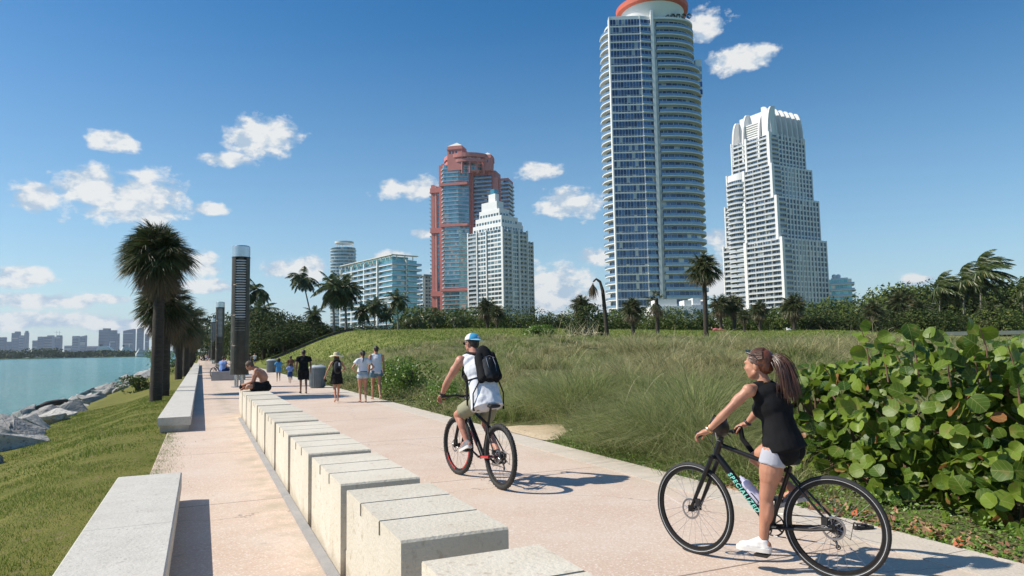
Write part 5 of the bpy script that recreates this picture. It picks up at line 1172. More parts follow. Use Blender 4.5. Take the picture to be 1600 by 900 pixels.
# ------------------------------------------------------------------ far skyline across the channel
YS = 3000; ks = YS / F
def skyb(px0, px1, py, label, mat, kind='flat', off=0, floors=True):
    Y = YS + off; zb = hz((px0 + px1) / 2, py, Y); c = at((px0 + px1) / 2, 540, Y); w = (px1 - px0) * Y / F
    t = empty('skyscraper', (c.x, c.y, 0), R(12), label, 'skyscraper'); ww = w * .84; d = ww * .7
    m_ = MB()
    if kind == 'round': m_.poly([(ww / 2 * math.cos(2 * math.pi * k / 20), ww / 2 * math.sin(2 * math.pi * k / 20)) for k in range(20)], -2, zb * .93); m_.poly([(ww * .33 * math.cos(2 * math.pi * k / 20), ww * .33 * math.sin(2 * math.pi * k / 20)) for k in range(20)], zb * .93, zb)
    elif kind == 'slope': m_.add([(-ww / 2, 0, -2), (ww / 2, 0, -2), (ww / 2, d, -2), (-ww / 2, d, -2), (-ww / 2, 0, zb * .93), (ww / 2, 0, zb), (ww / 2, d, zb), (-ww / 2, d, zb * .93)], [(3, 2, 1, 0), (4, 5, 6, 7), (0, 1, 5, 4), (1, 2, 6, 5), (2, 3, 7, 6), (3, 0, 4, 7)])
    elif kind == 'notch': m_.box((-ww / 2, 0, -2), (ww / 2, d, zb * .94)); m_.box((-ww * .1, 1, zb * .94), (ww / 2 - 1, d - 1, zb))
    else: m_.box((-ww / 2, 0, -2), (ww / 2, d, zb))
    m_.build('wall', mat, t)
    g = MB(); nf = int(zb / 7)
    for i in range(1, nf):
        if kind in ('round',): continue
        g.box((-ww / 2 + ww * .06, -.4, i * 7 - 2), (ww / 2 - ww * .06, .2, i * 7 + 1.6)); g.box((-ww / 2 - .4, d * .1, i * 7 - 2), (-ww / 2 + .2, d * .9, i * 7 + 1.6))
    if g.v: g.build('window_bands', m_gdark, t)
    return t
m_s1 = M('far blue grey tower', (.07, .11, .16), (.10, .14, .19), scale=.03); m_s2 = M('far pale tower', (.24, .27, .30), (.19, .22, .25), scale=.03)
SK = [(-6,7,527,'blue grey high rise cut by the left edge of the view',m_s1,'flat'),(10,17,534,'small dark high rise second from the left edge',m_s1,'flat'),(17,29,518,'blocky blue grey skyscraper left of the round topped one',m_s1,'notch'),(29,37,524,'low grey high rise beside the round topped skyscraper',m_s2,'flat'),(37,45,517,'round topped skyscraper in the left cluster across the water',m_s2,'round'),
      (50,58,532,'wide low dark high rise in the middle left cluster',m_s1,'flat'),(58,66,526,'grey high rise behind the wide low dark one',m_s1,'flat'),(67,82,524,'pale broad high rise with vertical bands',m_s2,'notch'),(83,95,524,'dark tower under construction with thin cranes on top',m_s1,'notch'),(112,123,525,'pale high rise left one of the close pair',m_s2,'flat'),(124,134,524,'pale high rise right one of the close pair',m_s2,'slope'),
      (153,170,513,'large blue skyscraper with a stepped roof left of the cruise ships',m_s1,'notch'),(170,181,516,'blue skyscraper joined behind the stepped roof one',m_s1,'flat'),(181,186,521,'narrow low blue tower right of the joined pair',m_s1,'flat'),(191,209,514,'wide square blue glass skyscraper above the cruise ship',m_s1,'slope'),(213,223,511,'slim tall blue skyscraper, tallest in the far skyline',m_s1,'slope'),(226,232,522,'slim short blue skyscraper beside the fan palm trunk',m_s1,'flat'),(270,274,533,'tiny far tower seen between the palm trunks',m_s1,'flat'),
      (100,112,540,'low grey far building left of the pale pair',m_s2,'flat'),(134,152,541,'low wide grey far building right of the pale pair',m_s2,'flat')]
for i, (a_, b_, y_, lab, mt, kd) in enumerate(SK):
    t = skyb(a_, b_, y_, lab, mt, kd, (i % 3) * 120)
    if 'cranes' in lab:
        h_ = hz(89, 524, YS)
        for x in (-4, 7):
            m_ = MB(); m_.box((x - .5, 2, h_ - 2), (x + .5, 3, h_ + 28)); m_.box((x - 10, 2.2, h_ + 20), (x + 8, 2.8, h_ + 20.8)); m_.build('crane', m_s1, t)
# ships
def ship(px0, px1, pyt, label, Y, rz, cat='cruise ship', name='cruise_ship', funnel=True):
    c = at((px0 + px1) / 2, 550, Y); L_ = (px1 - px0) * Y / F; h_ = hz((px0 + px1) / 2, pyt, Y) + 2.3
    t = empty(name, (c.x, c.y, -2.3), R(rz), label, cat); w_ = L_ * .2
    m_ = MB(); pr_ = [(-L_ / 2, 0), (-L_ / 2 + L_ * .04, -w_ / 2), (L_ * .3, -w_ / 2), (L_ / 2, 0), (L_ * .3, w_ / 2), (-L_ / 2 + L_ * .04, w_ / 2)]; m_.poly(pr_, -.5, h_ * .36); m_.build('hull', m_hull, t)
    for k in range(6):
        q = k / 6; m_ = MB(); g = MB(); z0 = h_ * (.36 + .1 * k); x0 = -L_ * (.46 - .03 * k); x1 = L_ * (.32 - .055 * k); m_.box((x0, -w_ * .45 + k * .2, z0), (x1, w_ * .45 - k * .2, z0 + h_ * .095)); m_.build('deck', m_hull, t)
        g.box((x0 + 1, -w_ * .455 + k * .2 - .1, z0 + h_ * .03), (x1 - 1, -w_ * .45 + k * .2 + .1, z0 + h_ * .07)); g.build('window_row', m_gdark, t)
    m_ = MB(); m_.box((-L_ * .3, -w_ * .14, h_ * .9), (-L_ * .22, w_ * .14, h_ * 1.12)); m_.build('funnel', m_cdkgrey if funnel else m_hull, t)
    m_ = MB(); m_.cyl((L_ * .08, 0, h_ * .9), (L_ * .08, 0, h_ * 1.25), .5, 6); m_.build('mast', m_hull, t)
ship(148, 188, 540, 'cruise ship with a dark funnel below the large blue skyscrapers', 1700, 0)
ship(186, 213, 541, 'white cruise ship docked below the square blue skyscraper', 1500, 60)
ship(212, 236, 546, 'white motor yacht close to the palm trunks on the water', 1000, 50, 'yacht', 'yacht', False)
ship(262, 276, 549, 'small white boat glimpsed between the palm trunks', 800, 10, 'boat', 'motor_boat', False)
# jet ski with rider far out, small skiff
def jet(px, py, Yd, label, s=1.0):
    p = gp(px, py, -2.3); t = empty('small_boat', p, R(20), label, 'boat'); m_ = MB(); m_.poly([(-1.6 * s, -.5 * s), (.9 * s, -.5 * s), (1.8 * s, 0), (.9 * s, .5 * s), (-1.6 * s, .5 * s)], 0, .6 * s); m_.build('hull', m_cdkgrey, t)
    m_ = MB(); m_.ell((0, 0, 1.2 * s), (.3 * s, 0, 0), (0, .3 * s, 0), (0, 0, .7 * s)); m_.ell((.05, 0, 2.05 * s), (.17 * s, 0, 0), (0, .17 * s, 0), (0, 0, .2 * s)); m_.build('rider', m_cdkgrey, t, True); return p
jet(173, 557.5, 0, 'dark small craft with a rider out on the channel', 1.6); jet(132, 559.5, 0, 'low dark skiff lying on the water left of the rider', 1.3)
m_foam = M('white wake foam', (.75, .78, .78), (.6, .66, .66), scale=1)
fo = MB(); p = gp(166, 557.2, -2.28)
for k in range(9): q = p + Vector((-k * 3.2, 1.5 + math.sin(k) * .6, 0)); fo.ell(q, (2.2, 0, 0), (0, .8, 0), (0, 0, .22 - .015 * k), 8)
fo.build('wake', m_foam, None, True); o = bpy.data.objects['wake']; stuff(o, 'white foam wake behind the small craft on the channel', 'wake')
fo = MB(); p = gp(226, 557, -2.28)
for k in range(6): q = p + Vector((k * 2.5 - 6, math.sin(k), 0)); fo.ell(q, (2.4, 0, 0), (0, 1.0, 0), (0, 0, .3), 8)
o = fo.build('wake', m_foam, None, True); stuff(o, 'white bow foam in front of the yacht', 'wake')
# ------------------------------------------------------------------ bicycles (local x forward, y left, z up, origin on the ground between the wheels)
def wheel(parent, cx_, Rw, steer, rimc, spokec, tw, stripe=None, disc=True, knob=False, nsp=28):
    w = empty('wheel', (cx_, 0, Rw)); w.parent = parent; w.rotation_euler.z = steer
    ax = (0, 1, 0); r_ = tw / 2
    t_ = MB(); t_.torus((0, 0, 0), ax, Rw - r_, r_, 72, 12, 0, 1.0)
    if knob:
        for k in range(84):
            a_ = 2 * math.pi * k / 84; Mx = Matrix.Rotation(-a_, 4, 'Y')
            for yy in ((-.012, .012) if k % 2 else (-.019, .0, .019)): q_ = Rw - (.0 if abs(yy) < .015 else .008); t_.box((q_ - .006, yy - .0045, -.006), (q_ + .0012, yy + .0045, .006), 0, Mx)
    t_.build('tyre', m_rubber, w, True)
    if stripe is not None:
        s_ = MB()
        for sg in (-1, 1): s_.torus((0, sg * r_ * .86, 0), ax, Rw - r_ * 1.35, .0022, 72, 5)
        s_.build('reflective_stripe', stripe, w, True)
    ri = MB(); rr = [(Rw - tw + .002, -.011), (Rw - tw - .016, -.010), (Rw - tw - .022, 0), (Rw - tw - .016, .010), (Rw - tw + .002, .011)]
    ri.rings([[Vector((a_ * math.cos(t), y_, a_ * math.sin(t))) for a_, y_ in rr] for t in [2 * math.pi * k / 72 for k in range(72)]], 0, False, True); ri.build('rim', rimc, w, 30)
    sp_ = MB()
    for k in range(nsp):
        a_ = 2 * math.pi * k / nsp; sg = 1 if k % 2 else -1; off = .28 * (1 if (k // 2) % 2 else -1)
        sp_.tube([(.025 * math.cos(a_ + off * 4), sg * .028, .025 * math.sin(a_ + off * 4)), ((Rw - tw - .018) * math.cos(a_), sg * .002, (Rw - tw - .018) * math.sin(a_))], .0011, 4)
    sp_.build('spokes', spokec, w)
    h = MB(); h.tube([(0, -.06, 0), (0, -.035, 0), (0, -.03, 0), (0, .03, 0), (0, .035, 0), (0, .06, 0)], [.010, .012, .026, .026, .012, .010], 16); h.build('hub', m_plast, w, 30)
    if disc:
        d_ = MB(); d_.torus((0, .043, 0), ax, .071, .008, 40, 6, 0, .12)
        for k in range(6): a_ = k * math.pi / 3; d_.tube([(.02 * math.cos(a_), .043, .02 * math.sin(a_)), (.067 * math.cos(a_ + .3), .043, .067 * math.sin(a_ + .3))], .003, 4)
        d_.build('brake_disc', m_metal, w)
    return w
def bicycle(name, label, pos, heading, Rw, wb, tw, bar_z, barw, sad_z, steer=0, mtb=False, crank=-math.pi / 2, detail=True, sdx=0):
    h = Vector((heading[0], heading[1], 0)).normalized(); t = empty(name, (pos[0], pos[1], 0), math.atan2(h.y, h.x), label, 'bicycle')
    rx, fx = -wb / 2, wb / 2; bb = Vector((rx + .435, 0, Rw - .055)); ax = R(70); L_ = .44 if not mtb else .50
    sa = Vector((-math.cos(ax), 0, math.sin(ax)))
    crown = Vector((fx - .045, 0, Rw)) + sa * (L_ - .02); ht = crown + sa * (.13 if not mtb else .11)
    seatc = bb + Vector((-.145, 0, .40 if not mtb else .38)); Q = Matrix.Translation(crown) @ Matrix.Rotation(0, 4, 'Z')
    f = MB(); r_ = .021 if not mtb else .024
    f.tube([crown + sa * .03, bb], [r_ + .004, r_ + .006], 14); f.tube([ht - sa * .02, seatc], [r_ - .003, r_ - .006], 12); f.tube([bb, seatc + Vector((-.012, 0, .035))], .0165, 12)
    f.tube([crown - sa * .005, ht + sa * .01], .025, 16); f.cyl(bb - Vector((0, .04, 0)), bb + Vector((0, .04, 0)), .024, 16)
    for s_ in (-1, 1):
        f.tube([bb + Vector((-.02, s_ * .03, 0)), Vector((rx + .15, s_ * .055, Rw - .03)), Vector((rx, s_ * .068, Rw))], [.013, .011, .010], 8)
        f.tube([seatc + Vector((0, s_ * .015, -.01)), seatc + Vector((-.10, s_ * .045, -.13)), Vector((rx, s_ * .068, Rw + .01))], [.009, .009, .008], 8)
        f.box((rx - .018, s_ * .068 - .005, Rw - .02), (rx + .02, s_ * .068 + .005, Rw + .03))
    f.build('frame', m_black, t, 40)
    fk = MB(); st = Matrix.Translation(crown) @ Matrix.Rotation(steer, 4, sa) @ Matrix.Translation(-crown)
    hubf = st @ Vector((fx, 0, Rw))
    for s_ in (-1, 1):
        a_ = st @ (crown + Vector((0, s_ * .05, .0))); b_ = st @ Vector((fx - .01, s_ * .058, Rw))
        fk.tube([a_, a_.lerp(b_, .5), b_], [.019, .017, .011] if not mtb else [.018, .021, .019], 10)
        fk.box((-.015, -.006, -.02), (.02, .006, .025), 0, Matrix.Translation(b_))
    fk.tube([st @ (crown + Vector((0, -.058, .0))), st @ (crown + Vector((0, 0, .015))), st @ (crown + Vector((0, .058, 0)))], .021, 10); fk.build('fork', m_black, t, 40)
    wheel(t, rx, Rw, 0, m_black, m_spoke if not mtb else m_spoked, tw, None if mtb else m_silver, True, mtb)
    wf = wheel(t, hubf.x, Rw, steer, m_black if not mtb else m_black, m_spoke if not mtb else m_spoked, tw, None if mtb else m_silver, True, mtb)
    wf.location = hubf
    barc = Vector((ht.x + .03, 0, bar_z)); barc = st @ barc; sy = st.to_3x3() @ Vector((0, 1, 0)); sx_ = st.to_3x3() @ Vector((1, 0, 0))
    s_ = MB(); top = ht + sa * .04; s_.tube([ht, top], .019, 12); s_.tube([top, barc - sx_ * .0], [.018, .017], 12); s_.build('stem', m_plast, t, 40)
    hb = MB(); rise = .02 if mtb else .0
    hb.tube([barc + sy * barw / 2 * q + Vector((0, 0, rise * (1 if abs(q) > .3 else 0))) - sx_ * (.03 * abs(q)) for q in (-1, -.6, -.35, -.12, .12, .35, .6, 1)], [.0115] * 2 + [.0125, .0155, .0155, .0125] + [.0115] * 2, 12); hb.build('handlebar', m_plast, t, 40)
    for q in (-1, 1):
        g_ = MB(); a_ = barc + sy * barw / 2 * q + Vector((0, 0, rise)) - sx_ * .03; b_ = barc + sy * (barw / 2 - .12) * q + Vector((0, 0, rise)) - sx_ * .024; g_.tube([a_, b_], .0165, 12); g_.build('grip', m_rubber, t, 40)
        l_ = MB(); c_ = barc + sy * (barw / 2 - .16) * q + Vector((0, 0, rise)) - sx_ * .02; l_.tube([c_, c_ + sx_ * .03 - Vector((0, 0, .01)), c_ + sx_ * .045 + sy * .09 * q - Vector((0, 0, .045))], [.008, .007, .005], 8); l_.build('brake_lever', m_plast, t, 40)
    cb_ = MB()
    for q in (-1, 1): c_ = barc + sy * (barw / 2 - .17) * q; cb_.tube([c_ + sx_ * .02, c_ + sx_ * .09 - sy * .06 * q + Vector((0, 0, .03)), crown + sa * .10 + sx_ * .05, crown + Vector((0, q * .03, .02))], .0028, 6)
    cb_.build('cable', m_plast, t, True); cb_ = MB(); cb_.tube([Vector((rx + .01, -.06, Rw + .05)), Vector((rx - .10, -.07, Rw + .02)), Vector((rx - .075, -.075, Rw - .09)), Vector((rx - .01, -.075, Rw - .05))], .003, 6); cb_.build('cable', m_plast, t, True)
    sp_ = MB(); sc = Vector((seatc.x - (sad_z - seatc.z) * .30 + sdx, 0, sad_z)); sp_.tube([seatc, sc - Vector((0, 0, .03))], .0135, 12); sp_.build('seat_post', m_plast, t, 40)
    sd = MB(); rs = []
    for x, w_, z0, z1 in ((-.13, .03, -.02, .015), (-.12, .068, -.025, .022), (-.05, .07, -.03, .02), (.02, .035, -.03, .012), (.10, .022, -.025, .008), (.145, .012, -.02, .002)):
        rs.append([sc + Vector((x, w_ * math.cos(a_), (z0 + z1) / 2 + (z1 - z0) / 2 * math.sin(a_))) for a_ in [2 * math.pi * k / 14 for k in range(14)]])
    sd.rings(rs); sd.build('saddle', m_plast, t, True)
    # drivetrain on the right side
    cr = MB(); cr.torus(bb + Vector((0, -.05, 0)), (0, 1, 0), .078, .006, 40, 6, 0, .4)
    for k in range(5): a_ = k * 1.257; cr.tube([bb + Vector((0, -.05, 0)), bb + Vector((.074 * math.cos(a_), -.05, .074 * math.sin(a_)))], .006, 6)
    cr.build('chainring', m_plast, t, 40)
    pp = {}
    for sgn, q in ((1, crank), (-1, crank + math.pi)):
        d_ = Vector((math.cos(q), 0, math.sin(q))) * .17; c_ = MB(); c_.tube([bb + Vector((0, sgn * .06, 0)), bb + d_ + Vector((0, sgn * .075, 0))], [.014, .010], 8); c_.build('crank', m_plast, t, 40)
        pc = bb + d_ + Vector((0, sgn * .135, 0)); p_ = MB(); p_.box((-.045, -.045, -.009), (.045, .045, .009), 0, Matrix.Translation(pc)); p_.cyl(bb + d_ + Vector((0, sgn * .07, 0)), pc, .007, 8); p_.build('pedal', m_plast, t); pp[sgn] = pc
    ch = MB(); rc = Vector((rx, -.048, Rw)); bc = bb + Vector((0, -.05, 0)); pts = [bc + Vector((0, 0, .08)), rc + Vector((0, 0, .045))] + [rc + Vector((-.045 * math.sin(a_), 0, .045 * math.cos(a_))) for a_ in (.6, 1.2, 1.9)] + [rc + Vector((-.01, 0, -.06)), rc + Vector((.02, 0, -.10)), rc + Vector((-.0, 0, -.14)), rc + Vector((.05, 0, -.13)), bc + Vector((0, 0, -.08))] + [bc + Vector((.08 * math.sin(a_), 0, -.08 * math.cos(a_))) for a_ in (.8, 1.6, 2.4)]
    ch.tube(pts, .0045, 6, closed=True); ch.build('chain', m_metal, t)
    cs_ = MB()
    for k in range(8): cs_.torus(rc + Vector((0, .004 * k - .004, 0)), (0, 1, 0), .022 + .0045 * k, .0035, 28, 5, 0, .5)
    cs_.build('cassette', m_plast, t); 
    dr = MB(); dr.tube([rc + Vector((0, 0, -.02)), rc + Vector((-.02, -.015, -.06)), rc + Vector((.015, -.005, -.09))], [.013, .016, .010], 8); dr.tube([rc + Vector((.02, -.005, -.09)), rc + Vector((.0, -.005, -.15))], .008, 6)
    for p_ in ((.02, -.095), (.0, -.145)): dr.torus(rc + Vector((p_[0], 0, p_[1])), (0, 1, 0), .014, .004, 16, 5)
    dr.build('derailleur', m_plast, t, 40)
    if True:
        c_ = MB(); c_.box((rx + .03, .045, Rw + .02), (rx + .07, .075, Rw + .07)); c_.build('brake_caliper', m_plast, t, 40); c_ = MB(); c_.box((hubf.x - .075, .04, Rw + .03), (hubf.x - .045, .07, Rw + .085)); c_.build('brake_caliper', m_plast, t)
    t['_'] = 1; bw = t; info = dict(bb=bb, crown=crown, ht=ht, seatc=seatc, bar=barc, sy=sy, sad=sc, ped=pp, sa=sa, h=h); return t, info

# ------------------------------------------------------------------ people
def bake(mb, name, mat, parent, voxel, smooth_it=4, wrinkle=0, wscale=6, seed=0, dec=None, squash=None):
    me = mb.mesh('tmp', m_skin); o = link('tmp', me); md = o.modifiers.new('r', 'REMESH'); md.mode = 'VOXEL'; md.voxel_size = voxel
    if smooth_it: ms_ = o.modifiers.new('s', 'SMOOTH'); ms_.iterations = smooth_it; ms_.factor = .5
    dg = bpy.context.evaluated_depsgraph_get(); e = o.evaluated_get(dg); m2 = bpy.data.meshes.new_from_object(e); bpy.data.objects.remove(o); bpy.data.meshes.remove(me)
    m2.name = name; m2.materials.clear(); m2.materials.append(mat); m2.polygons.foreach_set('use_smooth', [True] * len(m2.polygons))
    if wrinkle:
        n = len(m2.vertices); co = np.zeros(n * 3); no = np.zeros(n * 3); m2.vertices.foreach_get('co', co); m2.vertices.foreach_get('normal', no); co = co.reshape(-1, 3); no = no.reshape(-1, 3)
        d_ = np.array([mnoise.fractal(Vector((p[0] * wscale + seed, p[1] * wscale, p[2] * wscale * .55)), 1, 2, 3) for p in co]); co += no * (d_ * wrinkle)[:, None]; m2.vertices.foreach_set('co', co.ravel()); m2.update()
    o = link(name, m2, parent)
    if parent is not None: o.matrix_parent_inverse = parent.matrix_basis.inverted() if not parent.parent else o.matrix_parent_inverse
    return o
def nz_(v): v = Vector(v); v.normalize(); return v
def hand(mb, Wp, d_, n_, t_, s=1.0, curl=.5, spread=.0):
    """Wp wrist, d_ finger direction, n_ palm facing, t_ towards the thumb"""
    d_ = nz_(d_); n_ = nz_(Vector(n_) - d_ * d_.dot(Vector(n_))); t_ = nz_(Vector(t_) - d_ * d_.dot(Vector(t_)) - n_ * n_.dot(Vector(t_)))
    mb.ell(Wp + d_ * .045 * s, d_ * .052 * s, t_ * .040 * s, n_ * .017 * s); mb.caps(Wp, Wp + d_ * .03 * s, .024 * s, .026 * s, 10)
    for i in range(4):
        k = (1.0, 1.08, 1.0, .8)[i]; p = Wp + d_ * (.082 - .004 * abs(i - 1)) * s + t_ * (.029 - .0195 * i) * s; dd = nz_(d_ + t_ * (.08 - .05 * i + spread * (1.5 - i))); a_ = curl * .7; 
        for seg, (ln, r0, r1) in enumerate(((.040, .0092, .0085), (.025, .0085, .0078), (.020, .0078, .0065))):
            v_ = dd * math.cos(a_) + n_ * math.sin(a_); q = p + v_ * ln * k * s; mb.caps(p, q, r0 * s, r1 * s, 8); p = q; a_ += curl * 1.0
    p = Wp + d_ * .022 * s + t_ * .028 * s; v_ = nz_(d_ * .65 + t_ * .6 + n_ * .45)
    for ln, r0, r1 in ((.040, .0125, .0105), (.030, .0105, .0095), (.022, .0095, .0075)):
        q = p + v_ * ln * s; mb.caps(p, q, r0 * s, r1 * s, 8); p = q; v_ = nz_(v_ + d_ * .25 + n_ * .35 * curl - t_ * .2 * curl)
def headmb(mb, c, fd, ud, s=1.0, fem=False):
    fd = nz_(fd); ud = nz_(Vector(ud) - fd * fd.dot(Vector(ud))); sd_ = ud.cross(fd)
    P_ = lambda f, l, u: c + fd * f * s + sd_ * l * s + ud * u * s
    mb.ell(P_(-.012, 0, .030), sd_ * .074 * s, fd * .094 * s, ud * .085 * s, 20)
    mb.ell(P_(.030, 0, -.020), sd_ * .060 * s, fd * .062 * s, ud * .085 * s, 18)
    mb.ell(P_(.046, 0, -.074), sd_ * .032 * s, fd * .032 * s, ud * .026 * s, 12)                # chin
    mb.caps(P_(.012, .048, -.052), P_(.052, .018, -.078), .022 * s, .020 * s); mb.caps(P_(.012, -.048, -.052), P_(.052, -.018, -.078), .022 * s, .020 * s)
    mb.caps(P_(.084, 0, .016), P_(.099, 0, -.016), .006 * s, .0095 * s, 10); mb.ell(P_(.090, 0, -.022), sd_ * .015 * s, fd * .012 * s, ud * .009 * s, 8)   # nose
    mb.caps(P_(.082, .032, .030), P_(.088, .008, .028), .010 * s, .010 * s, 8); mb.caps(P_(.082, -.032, .030), P_(.088, -.008, .028), .010 * s, .010 * s, 8)
    mb.ell(P_(.080, 0, -.046), sd_ * .022 * s, fd * .009 * s, ud * .006 * s, 10); mb.ell(P_(.078, 0, -.055), sd_ * .020 * s, fd * .010 * s, ud * .007 * s, 10)
    for q in (-1, 1):
        mb.ell(P_(.064, q * .036, -.018), sd_ * .022 * s, fd * .018 * s, ud * .018 * s, 8)
        e = P_(-.008, q * .076, -.004); mb.ell(e, sd_ * .009 * s, fd * .018 * s, ud * .032 * s, 10); mb.ell(e - ud * .022 * s + fd * .004 * s, sd_ * .008 * s, fd * .010 * s, ud * .012 * s, 8)
    return P_
def lerp(a, b_, t): return Vector(a).lerp(Vector(b_), t)
def torso_parts(J, s, fem, inf=0.0):
    """list of (kind, args) ellipsoids of the trunk"""
    P_, N_ = Vector(J['pelvis']), Vector(J['neck']); C_ = Vector(J.get('chest', lerp(P_, N_, .66))); up = nz_(N_ - C_); upp = nz_(C_ - P_)
    ss = nz_(Vector(J['shL']) - Vector(J['shR'])); hs = nz_(Vector(J['hipL']) - Vector(J['hipR'])); fs = nz_(ss.cross(up)); fp = nz_(hs.cross(upp)); a = inf
    out = [(P_ + upp * .01 * s, hs * ((.168 if fem else .160) * s + a), fp * (.112 * s + a), upp * (.125 * s + a))]
    for q in (-1, 1): out.append((P_ + hs * .075 * q * s - fp * .045 * s - upp * .05 * s, hs * (.085 * s + a), fp * (.088 * s + a), upp * (.092 * s + a)))
    W_ = lerp(P_, C_, .5); ws = nz_(hs + ss); wf = nz_(fs + fp)
    out.append((W_, ws * ((.118 if fem else .140) * s + a), wf * ((.088 if fem else .105) * s + a), nz_(upp) * ((N_ - P_).length * .30 + a)))
    out.append((C_, ss * ((.140 if fem else .168) * s + a), fs * ((.102 if fem else .118) * s + a), up * ((N_ - C_).length * .85 + a)))
    out.append((lerp(C_, N_, .55), ss * ((.145 if fem else .175) * s + a), fs * (.082 * s + a), up * (.085 * s + a)))
    if fem:
        for q in (-1, 1): out.append((C_ + ss * .062 * q * s + fs * .07 * s, ss * (.055 * s + a), fs * (.05 * s + a), up * (.058 * s + a)))
    return out, dict(up=up, upp=upp, ss=ss, hs=hs, fs=fs, fp=fp, C=C_, W=W_, P=P_, N=N_)
def person(label, J, s=1.0, fem=False, skin=m_skin, voxel=.010, group=None, hands=True, hc=.5, head_s=1.0, cat='person', arm=1.0, leg=1.0, barefoot=True, base=None, fingers=True):
    t = empty('person', base or (J['pelvis'][0], J['pelvis'][1], 0), 0, label, cat, group)
    mb = MB(); tp_, X = torso_parts(J, s, fem)
    for c_, a_, b_, d_ in tp_: mb.ell(c_, a_, b_, d_, 20)
    Hc = Vector(J['head']); hd = nz_(J['hdir']); hu = J.get('hup', Vector((0, 0, 1)))
    hb = Hc - nz_(Vector(hu)) * .05 * head_s - hd * .02
    mb.caps(X['N'] - X['up'] * .02 * s, hb, (.052 if fem else .064) * s, (.047 if fem else .060) * s); headmb(mb, Hc, hd, hu, head_s, fem)
    m1 = 1.0 if not fem else .84
    for q in 'LR':
        sh, el_, wr = Vector(J['sh' + q]), Vector(J['el' + q]), Vector(J['wr' + q]); sg = 1 if q == 'L' else -1
        mb.caps(X['N'] + X['ss'] * .03 * sg * s - X['up'] * .01, sh - X['ss'] * sg * .01, .045 * s * m1, .050 * s * m1)
        mb.ell(sh - Vector((0, 0, .008)), X['ss'] * .056 * s * m1 * arm, X['fs'] * .058 * s * m1 * arm, X['up'] * .062 * s * m1 * arm)
        mb.caps(sh, el_, .048 * s * m1 * arm, .037 * s * m1 * arm); dd = nz_(el_ - sh); bi = lerp(sh, el_, .45)
        mb.ell(bi + X['fs'] * .006, dd * .085 * s, dd.orthogonal().normalized() * .050 * s * m1 * arm, dd.cross(dd.orthogonal().normalized()) * .050 * s * m1 * arm)
        mb.caps(el_, lerp(el_, wr, .35), .037 * s * m1 * arm, .040 * s * m1 * arm); mb.caps(lerp(el_, wr, .3), wr, .039 * s * m1 * arm, .024 * s * m1)
        hd_ = J.get('hand' + q, nz_(wr - el_)); hn = J.get('palm' + q, X['ss'] * -sg); ht_ = J.get('thumb' + q, X['fs'])
        if fingers: hand(mb, wr, hd_, hn, ht_, s * .98, hc)
        else: mb.ell(wr + nz_(hd_) * .06 * s, nz_(hd_) * .075 * s, nz_(hn) * .022 * s, nz_(hd_).cross(nz_(hn)) * .038 * s)
        hp, kn, an = Vector(J['hip' + q]), Vector(J['kn' + q]), Vector(J['an' + q]); k = 1.08 if fem else 1.0
        mb.caps(hp, kn, .084 * s * k * leg, .053 * s * leg); td = nz_(kn - hp); mb.ell(lerp(hp, kn, .35), td * .18 * s, td.orthogonal().normalized() * .082 * s * k * leg, td.cross(td.orthogonal().normalized()) * .082 * s * k * leg)
        kd = nz_(an - kn); bk = nz_(J.get('calf' + q, -X['fp'])); bk = nz_(bk - kd * kd.dot(bk))
        mb.caps(kn, an, .050 * s * leg, .032 * s); mb.ell(lerp(kn, an, .30) + bk * .020 * s, kd * .115 * s, bk * .045 * s * leg, kd.cross(bk) * .047 * s * leg)
        mb.ell(kn + -bk * .014 * s, kd * .05 * s, bk * .042 * s, kd.cross(bk) * .044 * s)
        toe = Vector(J['toe' + q]); fd_ = nz_(toe - an); hl = an - Vector((0, 0, .0)) - nz_(Vector((fd_.x, fd_.y, 0))) * .03 * s
        mb.caps(an, lerp(an, toe, .6) , .032 * s, .026 * s); mb.caps(lerp(an, toe, .5), toe, .034 * s, .020 * s); mb.ell(hl - bk * 0 - kd * -.03 * s, kd * .038 * s, bk * .034 * s, kd.cross(bk) * .031 * s)
    b_ = bake(mb, 'body', skin, t, voxel, 3 if voxel < .015 else 2)
    return t, X
def top_cloth(t, J, X, s, fem, mat, kind='tank', inf=.014, hem=.0, flare=.03, voxel=.012, wr=.006, name='shirt', hemdir=None, hemwide=(.20, .15)):
    mb = MB(); tp_, _ = torso_parts(J, s, fem, inf)
    for i, (c_, a_, b_, d_) in enumerate(tp_):
        if i in (0, 1, 2) and hem < 0: continue
        mb.ell(c_, a_, b_, d_, 20)
    up = X['upp']; p0 = X['C'] - X['up'] * .02; p1 = X['P'] - up * hem + (hemdir or Vector((0, 0, 0)))
    mb.etube(p0, p1, X['hs'], ((.135 if fem else .165) * s + inf) * .86, (.112 * s + inf) * .82, hemwide[0] * s, hemwide[1] * s, 24, 5)
    for q in 'LR':
        sg = 1 if q == 'L' else -1; sh = Vector(J['sh' + q])
        if kind == 'tank': mb.caps(X['N'] + X['ss'] * .055 * sg * s - X['up'] * .012 * s, lerp(X['N'], sh, .62) - X['up'] * .0, .052 * s * (1 if not fem else .8) + inf * .5, .050 * s * (1 if not fem else .75) + inf * .5)
        else:
            mb.caps(X['N'] + X['ss'] * .04 * sg * s - X['up'] * .01 * s, sh, .05 * s + inf * .6, .052 * s + inf * .6); mb.caps(sh, lerp(sh, J['el' + q], .50), .052 * s + inf * .7, .056 * s + inf * 1.6, flat=True)
    return bake(mb, name, mat, t, voxel, 2, wr, 7, random.random() * 9)
